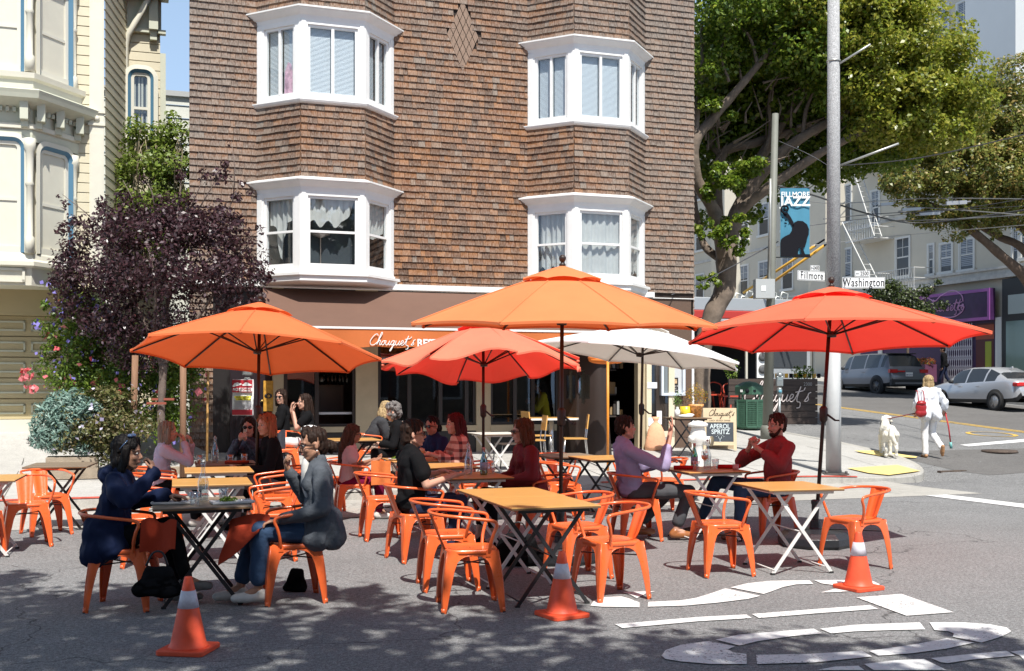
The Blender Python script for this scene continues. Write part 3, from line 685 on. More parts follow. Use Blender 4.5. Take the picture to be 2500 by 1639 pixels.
# ---------------------------------------------------------------- yellow Victorian house on the left
YEL=mat('cream_clapboard',(.60,.545,.40),.6,var=.05,vs=2); TRIM=mat('sage_trim',(.55,.56,.45),.6,var=.05,vs=4); CREAM=mat('cream_trim',(.66,.635,.53),.5,var=.04,vs=4); BLUE=mat('blue_trim',(.085,.20,.30),.5); GAR=mat('tan_garage',(.50,.42,.25),.6,var=.05,vs=2)
house=thing('victorian_house','pale yellow Victorian house with louvred bay windows edged in blue and a tan garage door','house',W(-6.3,0,0),TH)
def hl(u,v,z): return (u+6.3,v,z)
class HB(MB):
    def build(s,name,m,parent=None,**k):
        s.v=[(p[0]+6.3,p[1],p[2]) for p in s.v]; return MB.build(s,name,m,parent,**k)
V=0.0
hu=lambda px,v=V:onv(px,500,v)[0]; hz=lambda px,py,v=V:onv(px,py,v)[1]
def clap(b,u0,u1,z0,z1,o=None,ex=.165,e=(1,0),mi=0):
    # drop siding: slanted boards
    n=(e[1],-e[0]); o=o or (u0,V); L_=u1-u0; z=z0
    while z<z1:
        zt=min(z+ex,z1)
        def p(x,zz,t): return (o[0]+e[0]*x+n[0]*t,o[1]+e[1]*x+n[1]*t,zz)
        b.add([p(0,z,.022),p(L_,z,.022),p(L_,zt-.02,.016),p(0,zt-.02,.016),p(0,zt,0),p(L_,zt,0),p(0,z,-.01),p(L_,z,-.01)],[(0,1,2,3),(3,2,5,4),(6,7,1,0)],mi); z+=ex
gz=hz(80,695,-.85)
uR=hu(254); uw=hu(190)
b=HB(); clap(b,uw-.2,hu(233),gz,11.5)
o=(uR,V); ang=R(90+7.5)-TH; clap(b,0,1.9,.6,11.5,o,.165,(math.cos(ang),math.sin(ang)))
v2=1.75; ua=onv(296,500,v2)[0]; ub=onv(391,500,v2)[0]; clap(b,ua,ub,.6,hz(330,70,v2),(ua,v2))
b.build('clapboard_wall',YEL,house)
b=HB(); b.box(uR-.23,uR,-.05,.05,2.9,11.5); b.box(uR-.2,uR-.03,-.062,-.05,2.9,hz(245,300)-.2); b.box(uR-.2,uR-.03,-.062,-.05,hz(245,275)-.0,11.5)
z=hz(245,292); b.box(uR-.25,uR+.02,-.075,.05,z-.12,z-.08); b.box(uR-.25,uR+.02,-.075,.05,z+.09,z+.13); b.ell((uR-.115,-.07,z),(.05,.03,.05),8)
b.build('corner_pilaster',CREAM,house)
# bay: plan points (wall end right, corner, then leftwards)
bd=.85; pc=onv(78,500,-bd); pw=(hu(192),0)
def bayseg(o):  # offset plan: right wall end -> corner -> far left
    dx,dy=pc[0]-pw[0],-bd; l=math.hypot(dx,dy); n=(-dy/l*1.0,dx/l)
    n=(bd/l,-(pw[0]-pc[0])/l)
    a=(pw[0]+n[0]*o*1.4,0.0); vv=-bd-o
    c=(pc[0]+o*math.tan(R(22)),vv)
    return [a,c,(c[0]-4.0-o,vv)]
def hloft(b,lv,mi=0):
    vs=[]
    for o,z in lv: vs+=[(x,y,z) for x,y in bayseg(o)]
    b.add(vs,[(i*3+j,i*3+j+3,i*3+j+4,i*3+j+1) for i in range(len(lv)-1) for j in(0,1)],mi)
    for k in(0,(len(lv)-1)*3): b.add([vs[k],vs[k+1],vs[k+2],(vs[k+2][0],0,vs[k+2][2])],[(0,1,2,3)],mi)
zc=lambda y:hz(78,y,-bd)
b=HB()
hloft(b,[(-.02,zc(697)),(.0,zc(650))]); hloft(b,[(0,zc(655)),(.09,zc(650)),(.09,zc(640)),(.04,zc(634)),(.02,zc(622)),(0,zc(618))])
hloft(b,[(-.05,zc(622)),(-.05,zc(310))]); hloft(b,[(0,zc(345)),(0,zc(318)),(.05,zc(316)),(.05,zc(305)),(0.01,zc(302))])
hloft(b,[(.02,zc(240)),(.0,zc(222)),(.05,zc(218)),(.06,zc(200)),(.11,zc(195)),(.12,zc(182)),(.02,zc(178))]); hloft(b,[(0,zc(230)),(0,zc(185))]); hloft(b,[(-.05,zc(190)),(-.05,zc(-200))])
b.build('bay_trim',CREAM,house)
b=HB(); hloft(b,[(.01,zc(305)),(.02,zc(262))],0); hloft(b,[(.02,zc(268)),(.10,zc(262)),(.22,zc(255)),(.30,zc(250)),(.32,zc(240)),(.34,zc(232)),(.30,zc(228)),(-.02,zc(222))],0); hloft(b,[(0,zc(345)),(.015,zc(330)),(.015,zc(320))],0)
S=bayseg(0)
for seg in(0,1):
    p,q=S[seg],S[seg+1]; l=math.hypot(q[0]-p[0],q[1]-p[1]); e=((q[0]-p[0])/l,(q[1]-p[1])/l); n=(-e[1],e[0])
    n=(e[1],-e[0]) if (e[1]*1-e[0]*0)>0 and seg==0 else (0,-1) if seg==1 else (-e[1],e[0])
    if seg==0: n=(abs(e[1]),-abs(e[0]))
    k=int(l/.10)
    for i in range(k):
        x=.05+i*.1; c=(p[0]+e[0]*x+n[0]*.05,p[1]+e[1]*x+n[1]*.05); b.cb((c[0],c[1],zc(272)),(.05,.05,.07))
    for x in(.08,l-.1,l*.5) if seg==0 else (.1,1.2,2.4):
        c=(p[0]+e[0]*x+n[0]*.10,p[1]+e[1]*x+n[1]*.10); b.cb((c[0],c[1],zc(275)),(.12,.22,.30),0,TH*0); c=(p[0]+e[0]*x+n[0]*.05,p[1]+e[1]*x+n[1]*.05); b.cb((c[0],c[1],zc(300)),(.10,.12,.18))
b.build('bracketed_cornice',TRIM,house)
SHUT=mat('louvre_white',(.58,.57,.50),.6)
def hwin(p,e,n,x0,x1,z0,z1,arch,idx):
    # p origin, frame parts; blue rim with rounded head
    M=Matrix(((e[0],-n[0],0,p[0]+6.3),(e[1],-n[1],0,p[1]),(0,0,1,0),(0,0,0,1)))
    w=x1-x0; r=.14 if arch else .0
    def outline(i):  # inset outline
        a,c=x0+i,x1-i; t=z1-i; rr=max(r-i,.01)
        return [(a,z0)]+[(a+rr-rr*math.cos(R(t_)),t-rr+rr*math.sin(R(t_))) for t_ in range(0,91,15)]+[(c-rr+rr*math.sin(R(t_)),t-rr+rr*math.cos(R(t_))) for t_ in range(0,91,15)]+[(c,z0)]
    def ring(b,i0,i1,y0,y1,mi=0):
        A,B_=outline(i0),outline(i1); k=len(A)
        vs=[M@Vector((x,y0,z)) for x,z in A]+[M@Vector((x,y1,z)) for x,z in B_]+[M@Vector((x,y1+.12,z)) for x,z in B_]
        b.add(vs,[(j,j+1,k+j+1,k+j) for j in range(k-1)]+[(k+j,k+j+1,2*k+j+1,2*k+j) for j in range(k-1)],mi)
    b=MB(); ring(b,-.10,-.02,-.03,-.04,0); ring(b,-.02,.035,-.045,.0,1); ring(b,.035,.09,.01,.02,2)
    mid=(z0+z1)/2-.05
    b.box(x0+.06,x1-.06,.03,.07,mid-.025,mid+.025,2,M); b.box(x0+.04,x1-.04,.0,.08,z0,z0+.10,2,M)
    wn=b.build('window',[CREAM,BLUE,mat('sash_cream',(.66,.64,.55),.5)],house)
    g=MB(); g.add([M@Vector(v) for v in((x0+.05,.055,z0+.05),(x1-.05,.055,z0+.05),(x1-.05,.055,z1-.05),(x0+.05,.055,z1-.05))],[(0,1,2,3)]); g.build('pane',GL,wn)
    g=MB()
    zt_=z1-.05 if idx!=2 else mid-.05
    for a,c in((x0+.08,x0+w/2-.01),(x0+w/2+.01,x1-.08)):
        blind(g,a+.03,c-.03,z0+.1,zt_-.03,.13,.05); g.box(a,a+.035,.10,.15,z0+.08,zt_); g.box(c-.035,c,.10,.15,z0+.08,zt_)
    g.v=[tuple(M@Vector(v)) for v in g.v]; 
    # the stiles were boxed in local space as well
    g.build('shutters',SHUT,wn)
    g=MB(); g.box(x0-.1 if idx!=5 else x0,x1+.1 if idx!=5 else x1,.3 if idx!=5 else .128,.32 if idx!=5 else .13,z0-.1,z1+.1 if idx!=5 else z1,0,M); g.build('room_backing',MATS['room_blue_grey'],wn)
# side face windows (right) and front face windows (left)
p,q=S[1],S[0]; l=math.hypot(q[0]-p[0],q[1]-p[1]); e=((q[0]-p[0])/l,(q[1]-p[1])/l); n=(-(-e[1]),-e[0])
n=(e[1],-e[0])
hwin(p,e,n,.16,l-.2,zc(618)+.0,zc(352),True,0); hwin(p,e,n,.16,l-.2,zc(178),zc(-60),False,1)
p,e,n=(S[1][0]-1.05,-bd),(1,0),(0,-1)
hwin(p,e,n,.12,.92,zc(618),zc(342),True,2); hwin(p,e,n,.12,.92,zc(178),zc(-60),False,3)
b=HB()
for x,z0,z1 in((pc[0]-.03,zc(620),zc(340)),(pw[0]-.08,zc(620),zc(352)),(pc[0]-.03,zc(178),zc(-80)),(pw[0]-.08,zc(190),zc(-80))):
    y=-bd-.03 if x<pw[0]-.3 else -.09
    b.lathe([(.075,z0),(.075,z0+.25),(.05,z0+.28),(.05,z1-.75),(.07,z1-.72),(.05,z1-.68),(.065,z1-.2),(.09,z1-.15),(.09,z1)],10,(x,y,0))
b.build('colonnette',CREAM,house)
# panels under the bay, garage
b=HB(); z0,z1=zc(690),zc(656)
b.box(pc[0]-1.4,pc[0]-.1,-bd-.03,-bd-.005,z0,z0+.04); b.box(pc[0]-1.4,pc[0]-.1,-bd-.03,-bd-.005,z1-.04,z1); b.box(pc[0]-.14,pc[0]-.1,-bd-.03,-bd-.005,z0,z1)
b.build('panel_moulding',CREAM,house)
b=HB(); gv=.55; zb=hz(80,1024,gv); gt=hz(80,772,gv)
b.box(-12,hu(233),.3,gv+.02,gt,gz+.02,0); b.box(hu(215,gv),hu(254),0,gv+.05,.3,gz,0); b.box(-12,hu(215,gv),gv-.06,gv,hz(80,748,gv),hz(80,735,gv),0)
b.add([(-12,-bd-.02,gz+.01),(hu(254),-bd+.6,gz+.01),(hu(254),gv,gz+.01),(-12,gv,gz+.01)],[(0,1,2,3)],0)
b.box(-12,hu(215,gv),gv+.0,gv+.1,.3,gt,0); gdo=b.build('garage_surround',GAR,house)
b=HB(); rows=5; H=(gt-zb)/rows
for r_ in range(rows):
    b.box(-12,hu(210,gv),gv-.035,gv+.0,zb+r_*H+.01,zb+(r_+1)*H-.01,0)
    for c in range(7):
        x1=hu(75,gv)+.75-c*.83+.0; x0=x1-.74
        z0,z1=zb+r_*H+.09,zb+(r_+1)*H-.09
        for q in((x0,x1,z0,z0+.03),(x0,x1,z1-.03,z1),(x0,x0+.03,z0,z1),(x1-.03,x1,z0,z1)): b.box(q[0],q[1],gv-.055,gv-.036,q[2],q[3],1)
b.build('garage_door',[GAR,TRIM],house)
b=HB(); b.box(-12,hu(254),gv-.3,gv+.05,zb-.5,zb-.0); b.build('threshold',CREAM,house)
# back wing: cornice, arched window, downpipe
b=HB(); zt=hz(340,78,v2); b.box(ua-.1,ub+.10,v2-.12,v2+.02,zt-.03,zt+.04); b.box(ua-.1,ub+.02,v2-.05,v2+.02,zt,hz(340,-20,v2)); b.box(ua-.1,ub+.15,v2-.5,v2+.02,hz(340,0,v2),hz(340,-30,v2)); b.cb((ub-.12,v2-.12,hz(370,40,v2)),(.16,.2,.6)); b.cb((ub-.12,v2-.09,hz(370,90,v2)),(.12,.1,.18)); b.build('wing_cornice',TRIM,house)
hwin((0,v2-.15),(1,0),(0,-1),onv(315,300,v2)[0],onv(372,300,v2)[0],hz(340,345,v2),hz(340,178,v2),True,5)
b=HB(); x=ua+.08; b.tube([(x+.55,v2-.4,zt+.8),(x+.05,v2-.12,zt-.1),(x,v2-.10,zt-.3),(x,v2-.1,1)],.055,8); b.build('downpipe',CREAM,house)
b=HB(); b.box(ub,ub+.1,v2,v2+6,.5,hz(390,130,v2)); b.build('wing_side',TRIM,house)
g=thing('grey_house','pale grey house wall far back in the gap between yellow and shingled houses','house',W(-6.5,7,1),TH)
b=MB(); z1=onv(430,237,7)[1]; 
z=0
while z<z1-1: b.add([(-1.2,-.03,z),(6.6,-.03,z),(6.6,0,z+.3),(-1.2,0,z+.3)],[(0,1,2,3)]); z+=.3
b.build('clapboard_wall',mat('grey_clapboard',(.55,.56,.50),.7,var=.15,vs=1.5),g); b=MB(); b.box(-1.3,6.7,-.1,.3,z1-1,z1-.88); b.build('parapet',mat('grey_parapet',(.4,.41,.4)),g)
# ---------------------------------------------------------------- furniture
def orange_mat():
    m=mat('orange_enamel',(.80,.135,.03),.30,var=.05,vs=5,coat=.45); N,L=nt(m); b=N['Principled BSDF']
    g=N.new('ShaderNodeNewGeometry'); n=N.new('ShaderNodeTexNoise'); n.inputs['Scale'].default_value=1.3; L.new(g.outputs['Position'],n.inputs[0]); r=N.new('ShaderNodeMapRange'); r.inputs[1].default_value=.3; r.inputs[2].default_value=.7; r.inputs[3].default_value=.86; r.inputs[4].default_value=1.1; L.new(n.outputs[0],r.inputs[0])
    v=N.new('ShaderNodeVectorMath'); v.operation='SCALE'; L.new(b.inputs['Base Color'].links[0].from_socket,v.inputs[0]); L.new(r.outputs[0],v.inputs['Scale'])
    n2=N.new('ShaderNodeTexNoise'); n2.inputs['Scale'].default_value=34; n2.inputs['Detail'].default_value=8; n2.inputs['Roughness'].default_value=.8; L.new(g.outputs['Position'],n2.inputs[0]); q=N.new('ShaderNodeMapRange'); q.inputs[1].default_value=.66; q.inputs[2].default_value=.72; q.inputs[4].default_value=.8; L.new(n2.outputs[0],q.inputs[0])
    mx=N.new('ShaderNodeMix'); mx.data_type='RGBA'; L.new(q.outputs[0],mx.inputs[0]); L.new(v.outputs[0],mx.inputs[6]); mx.inputs[7].default_value=(.25,.045,.02,1); L.new(mx.outputs[2],b.inputs['Base Color'])
    rr=N.new('ShaderNodeMapRange'); rr.inputs[1].default_value=.35; rr.inputs[2].default_value=.65; rr.inputs[3].default_value=.22; rr.inputs[4].default_value=.5; L.new(n2.outputs[0],rr.inputs[0]); L.new(rr.outputs[0],b.inputs['Roughness'])
    return m
OR=orange_mat(); RUB=mat('black_rubber',(.02,.02,.02),.8)
WHT=mat('white_metal',(.74,.73,.70),.4,var=.1,vs=12); BLK=mat('black_metal',(.018,.018,.02),.4)
WOOD=mat('varnished_wood',(.66,.36,.105),.35,var=.12,vs=3,stretch=(1,9,1),coat=.25)
WOODD=mat('worn_grey_wood',(.22,.17,.12),.5,var=.25,vs=3,stretch=(1,9,1))
EDGE=mat('plywood_edge',(.17,.09,.04),.7)
def chair_leg(sx,sy,H=.44):
    b=MB(); S=.185; FT=.225
    foot=Vector((sx*FT,sy*FT,0)); top=Vector((sx*S,sy*S,H))
    th=.0035
    for ax in(0,1):           # the two sheets meeting at this corner; ax: which way the sheet runs
        d=Vector((-sx,0,0)) if ax==0 else Vector((0,-sy,0)); nrm=Vector((0,sy,0)) if ax==0 else Vector((sx,0,0))
        def O(z): t=z/H; return foot.lerp(top,t)+nrm*(.012*math.sin(PI*t))
        def wid(z): 
            t=z/H; return .028+.052*t**1.3
        zs=[0,.03,.08,.14,.2,.26,.30]
        rows=[(O(z),O(z)+d*wid(z)*.55+nrm*.007,O(z)+d*wid(z)) for z in zs]
        vs=[];fs=[]
        for o_,m_,i_ in rows: vs+=[o_,m_,i_]
        for k in range(len(zs)-1):
            for j in(0,1): fs.append((k*3+j,k*3+j+1,k*3+j+4,k*3+j+3))
        # shoulder: columns from the corner to the middle of the side
        w0=wid(.30); cols=[0,w0*.55,w0,w0+.018,w0+.04,w0+.07,w0+.10,S]
        def low(x):
            if x<=w0: return .30
            t=min(1,(x-w0)/(S-w0)); return .30+.105*math.sqrt(1-(1-t)**2.6)
        base=len(vs)
        for x in cols:
            zl=low(x)
            for z in(zl,(zl+H)/2,H): vs.append(O(z)+d*x+nrm*(.007 if 0<x<w0 else 0))
        for k in range(len(cols)-1):
            for j in(0,1): fs.append((base+k*3+j,base+k*3+3+j,base+k*3+4+j,base+k*3+1+j))
        # rolled edge so the sheet has thickness
        n0=len(vs); vs2=[v-nrm*th for v in vs]; b.add(vs+vs2,fs+[tuple(i+n0 for i in reversed(f)) for f in fs],0,True)
        edge=[r_[2] for r_ in rows]+[vs[base+k*3] for k in range(3,len(cols))]
        b.tube([e-nrm*.003 for e in edge],.0045,5,0)
    b.tube([foot.lerp(top,t)+Vector((sx,sy,0))*(.007*math.sin(PI*t)-.002) for t in(0,.25,.5,.75,1)],.006,6,0)
    b.tube([foot+Vector((-sx*.008,-sy*.008,.0)),foot+Vector((-sx*.011,-sy*.011,.035))],[.017,.019],8,0)
    b.tube([foot+Vector((-sx*.008,-sy*.008,-.006)),foot+Vector((-sx*.008,-sy*.008,.008))],.0175,8,1)
    return b
def make_chair(label,loc,rz,nm='cafe_chair'):
    t=thing(nm,label,'chair',loc,rz,'orange metal cafe armchairs')
    b=MB(); n=40; S=.19
    def sq(s,z,dz=0,p=5):
        o=[]
        for i in range(n):
            a=2*PI*i/n; c,s_=math.cos(a),math.sin(a); k=(abs(c)**p+abs(s_)**p)**(-1/p)
            o.append((c*k*s,s_*k*s,z))
        return o
    rings=[sq(.0001,.437),sq(.08,.437),sq(.14,.440),sq(.165,.447),sq(.178,.449),sq(.187,.445),sq(.192,.436),sq(.192,.41),sq(.185,.41)]
    vs=[p for r_ in rings for p in r_]; fs=[(k*n+i,k*n+(i+1)%n,(k+1)*n+(i+1)%n,(k+1)*n+i) for k in range(len(rings)-1) for i in range(n)]
    b.add(vs,fs,0,True)
    for dx,dy in((0,0),(.025,0),(-.025,0),(0,.025),(0,-.025)): b.lathe([(.005,.0),(.0,.001)],6,(dx,dy,.4378),1)
    b.build('seat',[OR,RUB],t)
    for sx in(1,-1):
        for sy in(1,-1): chair_leg(sx,sy).build('leg',[OR,RUB],t)
    b=MB()   # centre back panel
    vs=[];k=8
    for i in range(k+1):
        s_=i/k; z=.42+.29*s_; x=-.185-.118*s_; w=.064+.026*s_
        for y,dx in((-w,0),(-w+.012,.006),(-w*.45,.004),(-w*.35,-.004),(w*.35,-.004),(w*.45,.004),(w-.012,.006),(w,0)): vs.append((x+dx-.012*math.cos(y*14)+.012,y,z))
    fs=[(i*8+j,i*8+j+1,i*8+9+j,i*8+8+j) for i in range(k) for j in range(7)]; n0=len(vs)
    b.add(vs+[(x-.004,y,z) for x,y,z in vs],fs+[tuple(q+n0 for q in reversed(f)) for f in fs],0,True)
    b.build('backrest',OR,t)
    b=MB(); pts=[(.115,-.19,.425),(.125,-.225,.50),(.145,-.245,.575),(.165,-.25,.625),(.15,-.252,.655),(.09,-.252,.668),(0,-.248,.678),(-.13,-.237,.692),(-.225,-.195,.70),(-.285,-.11,.705),(-.302,0,.706)]
    pts+= [(x,-y,z) for x,y,z in reversed(pts[:-1])]
    b.tube(catmull(pts,4),.0125,8); b.cb((.112,-.193,.42),(.035,.012,.045)); b.cb((.112,.193,.42),(.035,.012,.045)); b.build('armrest',OR,t)
    b=MB(); b.bar((-.17,-.17,.33),(.17,.17,.33),.014,.008); b.bar((-.17,.17,.334),(.17,-.17,.334),.014,.008); b.build('cross_brace',BLK,t)
    return t
chair0=None
def chair(x,y,deg,label):
    global chair0
    z=zg(x,y)
    if chair0 is None: chair0=make_chair(label,(x,y,z),R(deg)); return chair0
    return dup(chair0,(x,y,z),R(deg),label)
CH=[(-.31,8.14,9,'orange chair nearest the camera, left of the front middle table, in dappled shade'),
(-.52,8.95,12,'orange chair in shade just behind the nearest one left of the front middle table'),
(-.90,10.39,28,'orange chair on which the man in the black polo shirt sits'),
(-1.38,11.83,17,'empty orange chair between the pink shirt woman and the man in black polo'),
(-1.98,13.8,15,'orange chair on which the long haired woman in pale pink shirt sits'),
(-2.86,8.15,5,'orange chair under the woman in the navy hooded jacket'),
(-1.67,8.42,199,'orange chair under the woman in the grey blazer'),
(-2.28,10.4,199,'empty orange chair right of the second table, behind the grey blazer woman'),
(-2.6,12.0,199,'empty orange chair right of the third table in the left column'),
(-4.12,13.0,18,'orange chair under the woman in the white knit top'),
(-3.75,11.8,18,'empty orange chair left of the third table, behind the navy jacket woman'),
(-3.32,10.1,16,'empty orange chair left of the second table, half behind the navy jacket woman'),
(-2.72,12.95,200,'orange chair under the red haired woman in black'),
(.76,8.55,205,'sunlit orange chair right of the front middle table, behind the middle cone'),
(.56,9.45,203,'sunlit orange chair under the far right side of the front middle tables'),
(1.32,11.75,10,'orange chair under the man in the lilac shirt'),
(1.81,9.61,12,'empty sunlit orange chair left of the right hand front table'),
(3.08,9.93,208,'empty sunlit orange chair right of the right hand front table, behind the cone'),
(2.80,12.0,195,'orange chair under the bearded man in the red sweater'),
(1.98,14.4,195,'empty orange chair behind the table of the two men'),
(.62,13.7,12,'empty orange chair left of the black legged tables, behind the large umbrella pole'),
(.62,15.7,-80,'empty orange chair behind the black legged tables, its back to the cafe'),
(1.62,14.9,200,'orange chair in shade right of the black legged tables, behind the lilac shirt man'),
(.30,11.35,196,'orange chair under the woman in the maroon jacket'),
(-.55,13.85,196,'orange chair under the woman in the plaid shirt'),
(-.5,12.35,200,'empty orange chair right of the middle column table, under the red umbrella'),
(-5.2,12.35,-52,'empty orange chair by the rear table at the far left, its back to the kerb'),
(-4.98,11.35,-62,'empty orange chair between the two tables at the far left'),
(-5.02,10.35,12,'orange chair cut by the left edge of the picture'),
(-2.25,17.4,16,'orange chair under the woman in the black and grey sweater'),
(-3.55,17.2,-70,'orange chair with a dark coat over it behind the no stopping sign'),
(-1.5,16.7,200,'orange chair at the far side of the curly haired diner, near the cafe windows'),
(-2.5,14.9,197,'orange chair behind the red haired woman, in the sun'),
]
for c in CH: chair(*c)
def make_table(label,loc,rz,legm,topm,nm='folding_table',w=.70,d=.78):
    t=thing(nm,label,'table',loc,rz,'folding cafe tables')
    b=MB(); b.box(-w/2,w/2,-d/2,d/2,.722,.734,1); b.box(-w/2,w/2,-d/2,d/2,.734,.742,0); b.build('tabletop',[topm,EDGE],t,bevel=.003)
    b=MB(); b.box(-w/2+.07,w/2-.07,-d/2+.06,-d/2+.085,.695,.722); b.box(-w/2+.07,w/2-.07,d/2-.085,d/2-.06,.695,.722); b.box(-w/2+.07,-w/2+.09,-d/2+.085,d/2-.085,.70,.722); b.box(w/2-.09,w/2-.07,-d/2+.085,d/2-.085,.70,.722); b.build('top_rail',legm,t)
    for sy in(-1,1):
        y=sy*(d/2-.09)
        for k,(a,c) in enumerate(((-1,1),(1,-1))):
            b=MB(); yy=y+k*.012*-sy; b.bar((a*.245,yy,.71),(c*.27,yy,.012),.012,.028,0,up=(1,0,0)); b.cb((c*.272,yy,.008),(.035,.022,.018),1); b.build('leg',[legm,RUB],t)
    for x,z in((-.262,.045),(.262,.045),(0,.365)): b=MB(); b.tube([(x,-(d/2-.09),z),(x,(d/2-.09),z)],.006,6); b.build('cross_rod',legm,t)
    return t
tabs={}
def table(x,y,deg,label,kind='w',top='y'):
    k=(kind,top); z=zg(x,y)
    if k not in tabs: tabs[k]=make_table(label,(x,y,z),R(deg),WHT if kind=='w' else BLK,{'y':WOOD,'g':WOODD,'w':mat('pale_laminate',(.66,.62,.55),.5)}[top]); return tabs[k]
    return dup(tabs[k],(x,y,z),R(deg),label)
TB=[(-2.37,8.42,18,'folding table with grey top and black legs between the navy jacket and grey blazer women','b','g'),
(-2.80,10.3,17,'folding table with yellow wood top, second in the left column','w','y'),
(-3.16,11.9,17,'folding table with yellow wood top, third in the left column','w','y'),
(-3.42,13.2,17,'folding table with dark glossy top, farthest in the left column','b','g'),
(.21,8.47,18,'folding table with yellow top and black legs, front middle','b','y'),
(-.02,9.22,18,'folding table with yellow top and white legs pushed against the front middle table','w','y'),
(-.43,11.02,18,'folding table between the man in black polo and the woman in maroon','w','y'),
(-.80,12.45,18,'folding table with bare sunlit top behind the man in black polo','w','y'),
(-1.22,13.85,18,'folding table between the pink shirt woman and the plaid shirt woman','w','y'),
(-2.35,16.4,18,'folding table with orange wood top near the kerb below the cafe window','b','y'),
(-.28,17.6,18,'folding table with white top and crossed legs near the cafe window','w','w'),
(1.18,14.1,18,'folding table with black legs behind the man in lilac shirt','b','y'),
(.72,14.75,18,'folding table with black legs, farther of the black legged pair','b','g'),
(2.05,11.8,15,'folding table with white legs between the man in lilac and the bearded man','w','y'),
(2.45,9.86,12,'folding table with yellow top and white legs at right, nearest the right cone','w','y'),
(-5.15,10.75,16,'folding table with yellow top and white legs at the left edge','w','y'),
(-5.3,13.0,12,'folding table with greyish top and thin black legs at the far left by the kerb','b','g'),
(3.3,20.9,12,'folding table carrying flower pots in front of the menu case','b','g')]
for t_ in TB: table(*t_)
# cones
CO=mat('cone_orange',(.88,.105,.04),.5,var=.12,vs=9,trl=.08); CW=mat('reflective_band',(.62,.60,.66),.45,var=.12,vs=30)
def make_cone(label,loc,rz):
    t=thing('traffic_cone',label,'traffic cone',loc,rz,'orange traffic cones')
    b=MB(); pr=[(.125,.025),(.118,.04)]+[(.108-.083*k/10,.05+.40*k/10) for k in range(11)]+[(.022,.457),(.014,.457),(.014,.40)]
    b.lathe(pr,28); b.build('cone_body',CO,t)
    b=MB(); s=.15; p=[(-s+.02,-s),(s-.02,-s),(s,-s+.02),(s,s-.02),(s-.02,s),(-s+.02,s),(-s,s-.02),(-s,-s+.02)]; b.prism(p,0,.03); b.build('base',CO,t,bevel=.006)
    b=MB(); z0,z1=.27,.375; r_=lambda z:.108-.083*(z-.05)/.40+.0025; b.lathe([(r_(z0)-.003,z0),(r_(z0),z0),(r_(z1),z1),(r_(z1)-.003,z1)],28); b.build('reflective_band',CW,t)
    return t
q=gp(460,1592); cn=make_cone('orange cone in tree shade at the bottom left, nearest the camera',q,R(-8))
q=gp(1372,1505); dup(cn,q,R(30),'orange cone in half shade in front of the middle table')
q=gp(2096,1438); dup(cn,q,R(28),'sunlit orange cone on the white road lettering at right')
